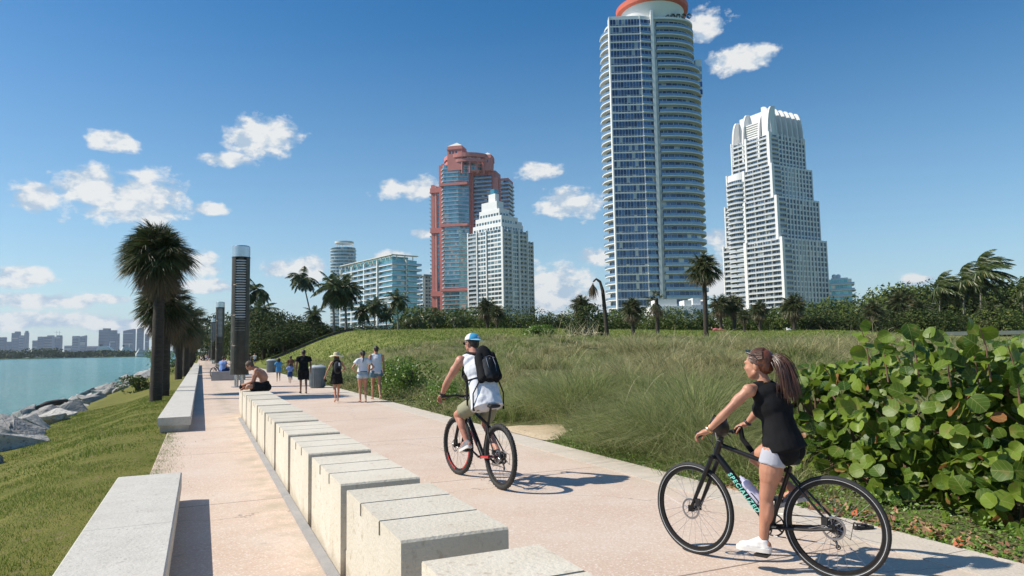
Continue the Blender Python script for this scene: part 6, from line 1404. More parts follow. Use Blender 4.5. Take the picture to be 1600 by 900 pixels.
def bottom_cloth(t, J, X, s, fem, mat, k=.6, inf=.014, voxel=.012, wr=.005, name='shorts', end=.088, skirt=False):
    mb = MB(); tp_, _ = torso_parts(J, s, fem, inf)
    for c_, a_, b_, d_ in tp_[:3]: mb.ell(c_, a_, b_, d_, 20)
    mb.etube(X['P'] + X['upp'] * .10 * s, X['P'] - X['upp'] * .02, X['hs'], .155 * s + inf, .108 * s + inf, .165 * s + inf, .115 * s + inf, 20)
    if skirt:
        m_ = lerp(lerp(J['hipL'], J['knL'], k), lerp(J['hipR'], J['knR'], k), .5); mb.etube(X['P'], m_, X['hs'], .165 * s + inf, .118 * s + inf, .225 * s, .215 * s, 24, 5)
    else:
        for q in 'LR':
            hp = Vector(J['hip' + q]); e_ = lerp(hp, J['kn' + q], k); mb.caps(hp, e_, .092 * s + inf, end * s + inf, 18, flat=True); mb.ell(hp, (.088 * s + inf, 0, 0), (0, .088 * s + inf, 0), (0, 0, .088 * s + inf))
    return bake(mb, name, mat, t, voxel, 2, wr, 8, random.random() * 9)
def shoe(t, J, q, s, mat, voxel=.008, name='shoe', sole=True, low=None):
    an, toe = Vector(J['an' + q]), Vector(J['toe' + q]); f_ = nz_(toe - an); up = J.get('footup' + q, Vector((0, 0, 1))); up = nz_(Vector(up)); fl = nz_(f_ - up * f_.dot(up)); sd_ = up.cross(fl)
    heel = an - fl * .045 * s - up * .055 * s; tp = toe + fl * .02 * s; tp = tp - up * (up.dot(tp - heel)); 
    mb = MB(); B = heel - up * .0
    L_ = (tp - heel).length
    mb.ell(B + fl * .03 * s + up * .018 * s, fl * .045 * s, sd_ * .036 * s, up * .045 * s, 14); mb.ell(B + fl * L_ * .45 + up * .018 * s, fl * L_ * .40, sd_ * .040 * s, up * .034 * s, 14)
    mb.ell(B + fl * L_ * .76 + up * .012 * s, fl * .062 * s, sd_ * .047 * s, up * .030 * s, 14); mb.caps(B + fl * .03 * s + up * .02 * s, an + up * .004, .036 * s, .037 * s, flat=True); mb.caps(B + fl * L_ * .6 + up * .02 * s, an + fl * .01, .034 * s, .036 * s)
    o = bake(mb, name, mat, t, voxel, 2)
    if sole:
        sm_ = MB(); rs = []
        for f0, w_ in ((-.012, .02), (.0, .033), (.05, .037), (L_ * .5, .036), (L_ * .78, .049), (L_ * .93, .042), (L_ + .02, .02)): rs.append([B + fl * f0 + sd_ * w_ * s * x + up * z * s for x, z in ((-1, -.022), (1, -.022), (1.04, .008), (-1.04, .008))])
        sm_.rings(rs); so_ = sm_.build('sole', m_sole, None, 50); so_.parent = o; so_.matrix_parent_inverse = (t.matrix_basis @ o.matrix_parent_inverse).inverted() if False else Matrix.Identity(4); so_.matrix_parent_inverse = Matrix.Identity(4)
    return o
def keep_world(o, parent):
    o.parent = parent; o.matrix_parent_inverse = parent.matrix_basis.inverted()
def hair_short(t, J, mat, s=1.0, voxel=.008, grow=.012):
    Hc = Vector(J['head']); fd = nz_(J['hdir']); ud = nz_(Vector(J.get('hup', Vector((0, 0, 1)))) - fd * fd.dot(Vector(J.get('hup', Vector((0, 0, 1)))))); sd_ = ud.cross(fd); mb = MB(); P_ = lambda f, l, u: Hc + fd * f * s + sd_ * l * s + ud * u * s
    mb.ell(P_(-.020, 0, .040), sd_ * (.076 + grow * .6) * s, fd * (.092 + grow * .5) * s, ud * (.085 + grow) * s, 18); mb.ell(P_(-.055, 0, -.005), sd_ * .064 * s, fd * .050 * s, ud * .065 * s, 14)
    return bake(mb, 'hair', mat, t, voxel, 1, .006, 30)
# ------------------------------------------------------------------ the woman on the hybrid bicycle
random.seed(31); rng = np.random.default_rng(31)
hW = Vector((-.784, .62, 0)).normalized(); nW = Vector((-hW.y, hW.x, 0)); cW = Vector((1.77, 5.186, 0))
def BW(x, y, z): return cW + hW * x + nW * y + Vector((0, 0, z))
bikeW, iW = bicycle('bicycle', 'black hybrid bicycle with mint lettering ridden by the woman in the foreground', cW, hW, .345, 1.02, .038, .935, .60, .765, R(-11), False, R(-83), sdx=.075)
# lettering on the down tube
def lettering(body, size, a, b_, up_, nrm, mat, parent, name='lettering', bold=.0, shear=0.0, align='CENTER'):
    cu = bpy.data.curves.new('txt', 'FONT'); cu.body = body; cu.size = size; cu.align_x = align; cu.align_y = 'CENTER'; cu.extrude = .0006; cu.offset = bold; cu.shear = shear; cu.space_character = 1.28
    o = bpy.data.objects.new('txt', cu); COL.objects.link(o); dg = bpy.context.evaluated_depsgraph_get(); me = bpy.data.meshes.new_from_object(o.evaluated_get(dg)); bpy.data.objects.remove(o)
    me.materials.clear(); me.materials.append(mat); q = link(name, me); xx = nz_(b_ - a); yy = nz_(up_ - xx * xx.dot(up_)); zz = xx.cross(yy); c_ = (a + b_) / 2
    Mx = Matrix((xx, yy, zz)).transposed().to_4x4(); Mx.translation = c_ + nrm; q.parent = parent; q.matrix_basis = Mx; return q
a_, b_ = iW['crown'] + iW['sa'] * .03, iW['bb']; d_ = nz_(b_ - a_)
lettering('SPECIALIZED', .046, a_ + d_ * .10, b_ - d_ * .06, Vector((d_.z, 0, -d_.x)) , Vector((0, .0272, 0)), m_mint, bikeW, bold=.0012, shear=.2)
# bottle in its cage
t_ax = nz_(iW['crown'] - iW['bb']); bc = iW['bb'] + t_ax * .16 + Vector((.018, 0, .052)); off = Vector((.0, 0, 0))
upn = nz_(Vector((-t_ax.z, 0, t_ax.x))); bc = iW['bb'] + t_ax * .155 + upn * .062
LW = lambda p: BW(p.x, p.y, p.z)
bt = MB(); prof_ = [(0, .034), (.005, .036), (.12, .036), (.13, .033), (.14, .036), (.165, .036), (.185, .028), (.19, .020), (.215, .017), (.217, .010), (.235, .009)]
bt.tube([LW(bc + t_ax * x) for x, _ in prof_], [r_ for _, r_ in prof_], 20); tag(bt.build('water_bottle', m_bottle, None, 30), 'pale lilac water bottle in the cage on the foreground bicycle frame', 'bottle')
cg = MB(); 
for s_ in (-1, 1): cg.tube([bc - upn * .03 + t_ax * .0 + Vector((0, s_ * .02, 0)), bc + Vector((0, s_ * .040, 0)) + t_ax * .02, bc + Vector((0, s_ * .040, 0)) + t_ax * .09, bc - upn * .034 + t_ax * .12], .004, 6)
cg.tube([bc - t_ax * .006 + upn * .03, bc - t_ax * .008 - upn * .035, bc - upn * .04 + t_ax * .12], .004, 6); cg.build('bottle_cage', m_plast, bikeW, True)
# rider
J = dict(pelvis=BW(-.17, 0, .875), neck=BW(-.075, .005, 1.300), chest=BW(-.135, 0, 1.135), head=BW(-.035, 0, 1.435), hdir=(-.80, .60, -.03),
         shL=BW(-.020, .160, 1.270), shR=BW(-.115, -.150, 1.265), elL=BW(.115, .235, 1.120), elR=BW(.06, -.255, 1.09), wrL=BW(.262, .262, .968), wrR=BW(.165, -.25, .975),
         hipL=BW(-.155, .088, .835), hipR=BW(-.150, -.088, .835), knL=BW(-.095, .125, .520), knR=BW(.055, -.115, .745), anL=BW(-.065, .140, .215), anR=BW(-.225, -.13, .525),
         toeL=BW(.085, .145, .150), toeR=BW(-.10, -.135, .455), handL=hW * .8 - Vector((0, 0, .25)) + nW * .1, handR=hW * .8 - Vector((0, 0, .25)), palmL=Vector((0, 0, -1)), palmR=Vector((0, 0, -1)), thumbL=-nW, thumbR=nW,
         footupR=nz_(Vector((0, 0, .9)) + hW * .35), calfL=-hW, calfR=-hW)
wo_, XW = person('woman with auburn ponytail and black tank top riding the nearest bicycle', J, .92, True, m_skin, .0075, hc=.95, head_s=.98, arm=1.05, leg=1.02)
top_cloth(wo_, J, XW, .92, True, m_cblack, 'tank', .018, .005, voxel=.009, wr=.008, name='tank_top', hemdir=-hW * .035 + Vector((0, 0, -.030)), hemwide=(.205, .158))
bottom_cloth(wo_, J, XW, .92, True, m_cgrey, .30, .002, voxel=.010, wr=.003, end=.100)
shoe(wo_, J, 'L', .95, m_shoew, .006); shoe(wo_, J, 'R', .95, m_shoeg, .006)
# shoe laces and toe line
# hair: cap of strands swept back to a ponytail
def strands(name, mat, curves, r_, n, parent, seg=4):
    mb = MB()
    for pts, rr in curves: mb.tube(pts, rr, n)
    o = mb.build(name, mat, None, True); keep_world(o, parent); return o
Hc = J['head']; fd = nz_(J['hdir']); ud = Vector((0, 0, 1)); ud = nz_(ud - fd * fd.dot(ud)); sdv = ud.cross(fd)
HP = lambda f, l, u: Hc + fd * f + sdv * l + ud * u
mb = MB(); mb.ell(HP(-.028, 0, .042), sdv * .083, fd * .094, ud * .088, 22); mb.ell(HP(-.060, 0, .004), sdv * .070, fd * .058, ud * .070, 18); hc_ = bake(mb, 'hair', m_hairbr if False else M('auburn hair cap', (.075, .022, .011), (.19, .06, .026), scale=7, rough=.42, spec=.6, stretch=(1, 1, 1), bump=.6, bscale=90, bdist=.004), wo_, .007, 2, .003, 30)
tie = HP(-.118, 0, .050); cur = []
for i in range(620):
    a0 = random.uniform(-math.pi, math.pi); b0 = random.uniform(.15, 1.45); st_ = HP(-.028 + .098 * math.cos(b0) * 1.0, .087 * math.sin(b0) * math.sin(a0) * 1.0, .042 + .092 * math.sin(b0) * abs(math.cos(a0)) * (1 if random.random() < .8 else -.5))
    q1 = lerp(st_, tie, .35) + (lerp(st_, tie, .35) - HP(-.03, 0, .03)).normalized() * .028; q2 = lerp(st_, tie, .75) + (lerp(st_, tie, .75) - HP(-.03, 0, .03)).normalized() * .018
    cur.append(([st_, q1, q2, tie + Vector((random.gauss(0, .006), random.gauss(0, .006), random.gauss(0, .006)))], [.0012, .0024, .0022, .002]))
for i in range(90):
    a_ = random.uniform(.2, 1.3); st_ = HP(.045 - .05 * random.random(), .060 + .010 * random.random(), .075 - .03 * a_); cur.append(([st_, HP(-.01, .082, .055 - .035 * a_), HP(-.06, .070, .030 - .02 * a_), tie + Vector((random.gauss(0, .006), random.gauss(0, .006), random.gauss(0, .006)))], [.001, .0024, .0022, .002]))
back = -fd * .55 + Vector((.20, -.18, 0))
for i in range(1000):
    o1 = Vector((random.gauss(0, .0155), random.gauss(0, .0155), random.gauss(0, .0155))); L_ = random.uniform(.18, .36); sp = random.uniform(.4, 1.4)
    p = tie + o1 * .6; pts = [p]; dr_ = nz_(-fd * .75 + Vector((.1, -.1, -.25)) + o1 * 9)
    for k in range(8):
        p = p + dr_ * L_ / 8; pts.append(p.copy()); dr_ = nz_(dr_ + Vector((0, 0, -.75)) + Vector((.05, -.06, 0)) + o1 * sp * 2.2 + Vector((math.sin(k * 1.3 + i) * .05, math.cos(k * 1.7 + i) * .05, 0)))
    cur.append((pts, [.0012, .0017, .002, .002, .002, .0018, .0016, .0012, .0005]))
strands('ponytail', m_hair, cur, .002, 5, wo_)
mb = MB(); mb.torus(tie, fd, .017, .006, 20, 8); o = mb.build('hair_tie', m_cblack, None, True); keep_world(o, wo_)
# sunglasses pushed up on the head
mb = MB()
for q in (-1, 1):
    mb.ell(HP(.058, q * .034, .103), sdv * .030, ud * .018 + fd * .008, (fd * .5 + ud).normalized() * .006, 12); mb.tube([HP(.052, q * .064, .100), HP(.0, q * .086, .082), HP(-.035, q * .084, .040)], .0035, 6)
mb.tube([HP(.066, -.01, .108), HP(.066, .01, .108)], .004, 6); o = mb.build('sunglasses', m_black, None, True); keep_world(o, wo_)
# watch, bracelet, necklace
mb = MB(); wd = nz_(J['wrL'] - J['elL']); mb.torus(J['wrL'] - wd * .018, wd, .0275, .0055, 28, 8, 0, 1.6); mb.ell(J['wrL'] - wd * .018 + Vector((0, 0, .027)), wd * .014, wd.cross(Vector((0, 0, 1))) * .014, (0, 0, .006)); o = mb.build('wrist_watch', m_watch, None, True); keep_world(o, wo_)
mb = MB(); wd = nz_(J['wrR'] - J['elR']); mb.torus(J['wrR'] - wd * .02, wd, .027, .006, 24, 8, 0, 1.6); o = mb.build('wrist_band', m_plast, None, True); keep_world(o, wo_)
mb = MB(); mb.torus(XW['N'] + Vector((0, 0, .005)), nz_(Vector((0, 0, 1)) + hW * .5), .062, .0022, 36, 5); o = mb.build('necklace', m_watch, None, True); keep_world(o, wo_)
# black helmet hanging from the handlebar, with its strap, and a shoulder strap
t = empty('helmet', BW(.27, .02, .93), 0, 'black rounded helmet hanging in front of the handlebar of the nearest bicycle', 'helmet')
mb = MB(); c_ = BW(.27, .02, .975); q1 = nz_(nW + Vector((0, 0, .35))); q2 = hW; q3 = q1.cross(q2)
mb.ell(c_, q1 * .105, q2 * .070, q3 * .075, 24); o = bake(mb, 'shell', m_plast, t, .008, 2)
mb = MB()
for k in (-.03, 0, .03): mb.tube([c_ - q1 * .10 + q2 * k, c_ + q3 * -.079 + q2 * k * 1.1 - q1 * .03, c_ + q3 * -.079 + q2 * k * 1.1 + q1 * .04, c_ + q1 * .104 + q2 * k], .006, 6)
o = mb.build('rib', m_rubber, None, True); keep_world(o, t)
mb = MB(); mb.tube([c_ + nW * .09, c_ + nW * .06 - Vector((0, 0, .09)), c_ - nW * .0 - Vector((0, 0, .105)), c_ - nW * .06 - Vector((0, 0, .075))], .0025, 6); o = mb.build('chin_strap', m_silver, None, True); keep_world(o, t)
mb = MB(); p0 = BW(.20, -.22, .965); P4 = [p0, p0 + Vector((.012, -.005, -.10)), BW(.125, -.20, .80), BW(.07, -.17, .745)]
mb.tube(P4, [.018, .020, .022, .018], 8); tag(mb.build('shoulder_strap', m_cblack, None, True), 'wide black strap hanging from the right grip of the nearest bicycle', 'strap')
# black sandal left on the kerb
t = empty('sandal', gp(1348, 826, 0.01), R(10), 'black sandal lying on the kerb under the hedge beside the rear wheel', 'sandal'); t.scale = (.72, .72, .72)
mb = MB(); rs = []
for x, w_ in ((-.12, .02), (-.10, .034), (-.02, .033), (.07, .046), (.12, .038), (.14, .015)): rs.append([Vector((x, w_ * a_, z)) for a_, z in ((-1, .0), (1, .0), (1, .028), (-1, .028))])
mb.rings(rs); mb.build('sole', m_rubber, t, 50)
mb = MB(); 
for x, hgt in ((.055, .055), (.02, .06), (-.085, .075)): mb.tube([(x, -.042, .02), (x - .01, -.03, hgt * .8), (x - .015, 0, hgt), (x - .01, .03, hgt * .8), (x, .042, .02)], .009, 6)
mb.tube([(-.09, -.03, .06), (.02, -.036, .05)], .007, 6); mb.tube([(-.09, .03, .06), (.02, .036, .05)], .007, 6); mb.build('strap', m_cblack, t, True)

# ------------------------------------------------------------------ the man on the mountain bicycle
hM = Vector((-.488, .873, 0)).normalized(); nM = Vector((-hM.y, hM.x, 0)); cM = Vector((-.445, 8.57, 0))
def BM(x, y, z): return cM + hM * x + nM * y + Vector((0, 0, z))
bikeM, iM = bicycle('bicycle', 'black and red mountain bicycle ridden by the man with a backpack', cM, hM, .368, 1.14, .055, 1.00, .70, .93, R(4), True, R(22))
for w, a0s in zip([o for o in bikeM.children if o.name.startswith('wheel')], ((), (1.75, 3.3, 4.9))):
    mb = MB()
    for a0 in a0s:
        for sg in (-1, 1):
            aa = [a0 + .95 * k / 10 for k in range(11)]; Ro, Ri = .368 - .057, .368 - .074; y_ = sg * .0145
            mb.add([(r_ * math.cos(q), y_, r_ * math.sin(q)) for q in aa for r_ in (Ri, Ro)], [(2 * k, 2 * k + 1, 2 * k + 3, 2 * k + 2) for k in range(10)])
    if mb.v: mb.build('red_rim_decal', m_red, w)
mb = MB(); bbp = iM['bb']
mb.tube([bbp + Vector((-.03, -.038, .0)), Vector((-.57 + .16, -.062, .345))], .0155, 8); mb.tube([bbp + Vector((-.03, .038, .0)), Vector((-.57 + .16, .062, .345))], .0155, 8)
d_ = iM['crown'] - bbp; mb.tube([bbp + d_ * .25 + Vector((0, .0, -.004)), bbp + d_ * .55 + Vector((0, 0, -.004))], .031, 12); mb.build('red_frame_panel', m_red, bikeM, 40)
JM = dict(pelvis=BM(-.215, 0, 1.005), neck=BM(.045, 0, 1.500), chest=BM(-.065, 0, 1.335), head=BM(.115, .01, 1.655), hdir=(-.72, .69, -.08),
          shL=BM(.045, .200, 1.455), shR=BM(.055, -.200, 1.455), elL=BM(.205, .300, 1.205), elR=BM(.21, -.29, 1.21), wrL=BM(.330, .325, 1.030), wrR=BM(.335, -.315, 1.035),
          hipL=BM(-.185, .098, .960), hipR=BM(-.185, -.098, .960), knL=BM(.195, .175, .790), knR=BM(.125, -.165, .665), anL=BM(.010, .140, .480), anR=BM(-.295, -.135, .340),
          toeL=BM(.155, .145, .415), toeR=BM(-.16, -.14, .265), handL=hM * .7 - Vector((0, 0, .4)), handR=hM * .7 - Vector((0, 0, .4)), palmL=Vector((0, 0, -1)), palmR=Vector((0, 0, -1)), thumbL=-nM, thumbR=nM, calfL=-hM, calfR=-hM,
          footupL=nz_(Vector((0, 0, .9)) + hM * .35), footupR=nz_(Vector((0, 0, .9)) + hM * .4))
ma, XM = person('man in a white tank top, khaki shorts and blue cap riding the mountain bicycle', JM, 1.0, False, m_skinr, .009, hc=.95, arm=1.12, leg=1.02)
top_cloth(ma, JM, XM, 1.0, False, m_cwhite, 'tank', .024, .07, voxel=.009, wr=.014, name='tank_top', hemdir=-hM * .03 + Vector((0, 0, -.05)), hemwide=(.208, .168))
bottom_cloth(ma, JM, XM, 1.0, False, m_khaki, .72, .006, voxel=.010, wr=.007, end=.088)
shoe(ma, JM, 'L', 1.05, m_shoeg, .008); shoe(ma, JM, 'R', 1.05, m_shoeg, .008)
hair_short(ma, JM, m_hairb, 1.0, .008, .004)
Hc = JM['head']; fd = nz_(JM['hdir']); ud = nz_(Vector((0, 0, 1)) - fd * fd.z); sdv = ud.cross(fd); HP = lambda f, l, u: Hc + fd * f + sdv * l + ud * u
cp_ = empty('cap', (0, 0, 0)); cp_.parent = ma; cp_.matrix_parent_inverse = ma.matrix_basis.inverted()
def dome(f0, f1, mat, nm):
    mb = MB(); n_ = 32; rs = []
    for i in range(9):
        th = math.pi / 2 * (1 - i / 8.5); rs.append([HP(-.018 + .104 * math.cos(a_) * math.sin(th), .090 * math.sin(a_) * math.sin(th), .045 + .088 * math.cos(th)) for a_ in [f0 + (f1 - f0) * k / n_ for k in range(n_ + 1)]])
    vs = [p for r_ in rs for p in r_]; m_n = n_ + 1; mb.add(vs, [(i * m_n + k, i * m_n + k + 1, (i + 1) * m_n + k + 1, (i + 1) * m_n + k) for i in range(8) for k in range(n_)]); o = mb.build(nm, mat, None, True)
    sf = o.modifiers.new('t', 'SOLIDIFY'); sf.thickness = .003; keep_world(o, ma); o.parent = cp_; o.matrix_parent_inverse = ma.matrix_basis.inverted() @ Matrix.Identity(4); o.matrix_parent_inverse = Matrix.Identity(4); return o
dome(math.radians(112), math.radians(248), m_capb, 'cap_back'); dome(math.radians(248), math.radians(472), m_cwhite, 'cap_mesh')
mb = MB(); top_, bot_ = [], []
for k in range(13):
    a_ = math.radians(118 + 124 * k / 12); q = math.sin(math.pi * k / 12)
    top_.append(HP(-.018 + .104 * math.cos(a_), .090 * math.sin(a_), .048)); bot_.append(HP(-.018 + .104 * math.cos(a_) - .062 * q - .004, .092 * math.sin(a_), .043 - .020 * q))
mb.add(top_ + bot_, [(k, k + 1, k + 14, k + 13) for k in range(12)]); o = mb.build('cap_brim', M('pale blue cap brim', (.20, .48, .66), (.16, .42, .6), scale=20, rough=.8), None, True); sf = o.modifiers.new('t', 'SOLIDIFY'); sf.thickness = .004; o.parent = cp_; o.matrix_parent_inverse = Matrix.Identity(4)
# small pink and white patch on the back of the cap
mb = MB(); mb.ell(HP(-.128, .0, .075), sdv * .018, fd * .004, ud * .016, 10); o = mb.build('cap_patch', M('pale pink patch', (.65, .42, .5), (.8, .75, .8), scale=80), None, True); o.parent = cp_; o.matrix_parent_inverse = Matrix.Identity(4)
mb = MB()
for q in (-1, 1): mb.ell(HP(.094, q * .034, .014), sdv * .030, ud * .021, fd * .007, 12); mb.tube([HP(.088, q * .062, .020), HP(.04, q * .082, .020), HP(-.01, q * .084, .016)], .004, 6)
mb.tube([HP(.100, -.008, .018), HP(.100, .008, .018)], .004, 6); o = mb.build('sunglasses', m_black, None, True); keep_world(o, ma)
mb = MB(); wd = nz_(JM['wrL'] - JM['elL']); mb.torus(JM['wrL'] - wd * .02, wd, .031, .008, 24, 8, 0, 1.6); o = mb.build('wrist_watch', m_plast, None, True); keep_world(o, ma)
# backpack
bp_ = empty('backpack', BM(-.22, 0, 1.2), 0, 'black backpack with grey zips and dangling straps worn by the cycling man', 'backpack')
up = nz_(JM['neck'] - JM['pelvis']); bk = nz_(-hM + Vector((0, 0, .45)) * -1 * -.0); bk = nz_(-hM - up * (-hM).dot(up)); sd_ = nM
c_ = lerp(JM['pelvis'], JM['neck'], .62) + bk * .175 - sd_ * .03
mb = MB(); mb.ell(c_ + up * .02, sd_ * .125, bk * .08, up * .25, 20)
for q_ in (-1, 1):
    for r2 in (-1, 1): mb.caps(c_ - up * .17 + sd_ * .10 * q_ + bk * .035 * r2, c_ + up * .12 + sd_ * .085 * q_ + bk * .028 * r2, .045, .042)
mb.etube(c_ - up * .19, c_ + up * .15, sd_, .125, .075, .105, .060, 20, 4); bake(mb, 'main_pack', m_cblack, bp_, .009, 3, .005, 10)
mb = MB(); mb.ell(c_ + bk * .070 - up * .065, sd_ * .098, bk * .052, up * .14, 18)
for q_ in (-1, 1): mb.caps(c_ + bk * .065 - up * .16 + sd_ * .06 * q_, c_ + bk * .06 + up * .02 + sd_ * .055 * q_, .038, .036); bake(mb, 'front_pocket', m_cdkgrey, bp_, .009, 2, .004, 12)
mb = MB()
for q in (-.045, .0, .045): mb.tube([c_ + bk * .105 + sd_ * q + up * .05, c_ + bk * .118 + sd_ * q * 1.1 - up * .04, c_ + bk * .105 + sd_ * q - up * .13], .0035, 6)
mb.tube([c_ + bk * .095 + sd_ * .07 + up * .055, c_ + bk * .11 + up * .075, c_ + bk * .095 - sd_ * .07 + up * .055], .004, 6); o = mb.build('zip', m_metal, None, True); keep_world(o, bp_)
def ribbon(pts, w_, th, side):
    mb = MB(); rs = []
    for i, p in enumerate(pts): rs.append([p + side * w_ / 2 + Vector((0, 0, 0)), p + side * w_ / 2 + bk * th, p - side * w_ / 2 + bk * th, p - side * w_ / 2])
    mb.rings(rs); return mb
for sg in (1, -1):
    sh = lerp(JM['neck'], JM['shL' if sg == 1 else 'shR'], .55)
    pts = [c_ + up * .15 + sd_ * .06 * sg, sh + up * .068 - hM * .02, sh + up * .035 + hM * .085, sh + hM * .135 - up * .10, sh + hM * .10 - up * .24 + sd_ * .07 * sg, sh - hM * .02 - up * .30 + sd_ * .098 * sg, c_ - up * .14 + sd_ * .10 * sg]
    mb = MB(); mb.tube(pts, [.020, .022, .022, .018, .013, .011, .010], 8); o = mb.build('shoulder_strap', m_cblack, None, True); keep_world(o, bp_)
    pts = [c_ - up * .15 + sd_ * .105 * sg, c_ - up * .20 + sd_ * (.14 if sg == 1 else .135) * sg - bk * .05, JM['pelvis'] + sd_ * .20 * sg + bk * .10 + up * .02, JM['pelvis'] + sd_ * .20 * sg + bk * .09 - Vector((0, 0, .13)), JM['pelvis'] + sd_ * .195 * sg + bk * .10 - Vector((0, 0, .18))]
    mb = MB(); mb.tube(pts, [.008, .009, .009, .009, .015], 6); o = mb.build('dangling_strap', m_cblack, None, True); keep_world(o, bp_)
pts = [JM['shL'] + nM * -.03 - up * .16 + hM * .03, lerp(JM['pelvis'], JM['neck'], .45) + nM * .168 + hM * .045, lerp(JM['pelvis'], JM['neck'], .30) + nM * .178 + hM * .05, lerp(JM['pelvis'], JM['neck'], .12) + nM * .195 + hM * .05, JM['pelvis'] + nM * .21 + hM * .06 - Vector((0, 0, .08))]
mb = MB(); mb.tube(pts, [.016, .012, .016, .012, .008], 6); mb.tube([p + hM * (.022 if i % 2 else .006) for i, p in enumerate(pts)], [.01, .012, .01, .012, .006], 6); o = mb.build('side_strap', m_cblack, None, True); keep_world(o, bp_)

# ------------------------------------------------------------------ walkers seen from behind
def walker(label, px, py, hpx, head_px, fem, skin, ph=.25, side_lean=0, arms=('down', 'down'), s_body=None, kid=False, heading=None, width=1.0):
    g0 = gp(px, py, 0); Hgt = CH - 0 + 0; dist = g0.y; top = at(px, head_px, dist).z; Hgt = top; s = Hgt / 1.75; hd = heading or U; hd = nz_(hd); n_ = Vector((-hd.y, hd.x, 0)); sw = s * width
    def W_(x, y, z): return g0 + hd * x * s + n_ * y * sw + Vector((0, 0, z * s))
    a = ph
    J = dict(pelvis=W_(0, 0, .95), neck=W_(.02, 0, 1.455), head=W_(.045, 0, 1.61), hdir=hd, shL=W_(.0, .175 if fem else .2, 1.41), shR=W_(.0, -.175 if fem else -.2, 1.41),
             hipL=W_(0, .09, .91), hipR=W_(0, -.09, .91))
    J['chest'] = lerp(J['pelvis'], J['neck'], .66)
    for q, sg, f in (('L', 1, a), ('R', -1, -a)):
        J['kn' + q] = W_(f * .55 + .03, sg * .085, .50); J['an' + q] = W_(f * 1.0 - (.05 if f < 0 else 0), sg * .08, .085 + (.06 if f < -.1 else 0)); J['toe' + q] = W_(f * 1.0 + .15 - (.04 if f < 0 else 0), sg * .095, .03)
        m_ = arms[0 if q == 'L' else 1]
        if m_ == 'down': J['el' + q] = W_(-.03 - f * .25, sg * .25, 1.13); J['wr' + q] = W_(.05 - f * .55, sg * .26, .89)
        elif m_ == 'out': J['el' + q] = W_(-.02, sg * .31, 1.15); J['wr' + q] = W_(.04, sg * .40, .92)
        elif m_ == 'bent': J['el' + q] = W_(-.05, sg * .29, 1.16); J['wr' + q] = W_(.17, sg * .22, 1.12)
        elif m_ == 'hip': J['el' + q] = W_(-.06, sg * .36, 1.17); J['wr' + q] = W_(.05, sg * .20, 1.02)
        elif m_ == 'back': J['el' + q] = W_(-.12, sg * .28, 1.15); J['wr' + q] = W_(-.17, sg * .16, .98)
    t, X = person(label, J, s * (1.0 if not kid else 1.02), fem, skin, .018 if dist < 30 else .026, hc=.4, head_s=s * (1.08 if not kid else 1.3), fingers=dist < 28, base=(g0.x, g0.y, 0))
    return t, X, J, s, W_
vx = .018
t, X, J, s, W_ = walker('man in black t-shirt and black shorts walking alone ahead', 474, 615, 70, 546, False, m_skind, .10, arms=('down', 'down'), width=1.12)
top_cloth(t, J, X, s * 1.08, False, m_cblack, 'tee', .02, .06, voxel=vx, wr=.01, hemwide=(.178, .14)); bottom_cloth(t, J, X, s, False, m_cblack, .85, .025, voxel=vx, end=.095); hair_short(t, J, m_hairb, s, .016)
for q in 'LR': shoe(t, J, q, s, m_cblack, .016, sole=False)
t, X, J, s, W_ = walker('woman in a straw hat and black dress with a dark backpack, walking', 526, 629, 80, 551, True, m_skin, -.22, arms=('out', 'bent'))
top_cloth(t, J, X, s, True, m_cblack, 'tank', .016, .05, voxel=vx, wr=.006, name='dress_top'); bottom_cloth(t, J, X, s, True, m_cblack, .62, .02, voxel=vx, name='dress_skirt', skirt=True)
mb = MB(); Hc = J['head']; mb.ell(Hc - U * .02 + Vector((0, 0, -.05)), V * .085, U * .07, Vector((0, 0, .13)), 16); bake(mb, 'hair', m_hairb, t, .018, 2, .01, 20)
mb = MB(); c_ = Hc + Vector((0, 0, .045)); rs = [[c_ + V * r_ * math.cos(a_) + U * r_ * math.sin(a_) + Vector((0, 0, z + .018 * math.sin(3 * a_ + 1) * (1 if r_ > .12 else 0))) for a_ in [2 * math.pi * k / 28 for k in range(28)]] for r_, z in ((.22, -.035), (.19, -.012), (.105, .0), (.10, .06), (.075, .095), (.02, .10))]
mb.rings(rs); o = mb.build('sun_hat', m_straw, None, True); keep_world(o, t)
mb = MB(); c_ = lerp(J['pelvis'], J['neck'], .55) - U * .17 * s; mb.ell(c_, V * .145 * s, U * .09 * s, Vector((0, 0, .235 * s)), 16); bg_ = empty('backpack', c_, 0, 'dark grey backpack on the woman in the straw hat', 'backpack'); bake(mb, 'main_pack', m_cdkgrey, bg_, .018, 2, .008, 9)
mb = MB(); mb.ell(c_ - U * .07 * s - Vector((0, 0, .07)), V * .10 * s, U * .04 * s, Vector((0, 0, .10 * s)), 14); bake(mb, 'front_pocket', m_cblack, bg_, .018, 2)
mb = MB(); mb.box((-.012, -.004, -.05), (.03, .004, .05), 0, Matrix.Translation(c_ - U * .09 * s + V * .03 + Vector((0, 0, .10))) @ Matrix.Rotation(A, 4, 'Z')); o = mb.build('white_tag', m_cwhite, None); keep_world(o, bg_)
mb = MB(); c_ = J['wrL'] + Vector((0, 0, -.10)); mb.ell(c_, V * .035, U * .10, Vector((0, 0, .045)), 12); mb.ell(c_ + V * .03 - Vector((0, 0, .03)), V * .03, U * .10, Vector((0, 0, .04)), 12); tag(mb.build('sandals', m_cblack, None, True), 'pair of dark sandals carried in the left hand of the woman in the straw hat', 'sandals')
t, X, J, s, W_ = walker('woman in a white tee and pale denim shorts, hair tied back, hands on hips', 567, 629, 83, 547, True, m_skin, .03, arms=('hip', 'hip'))
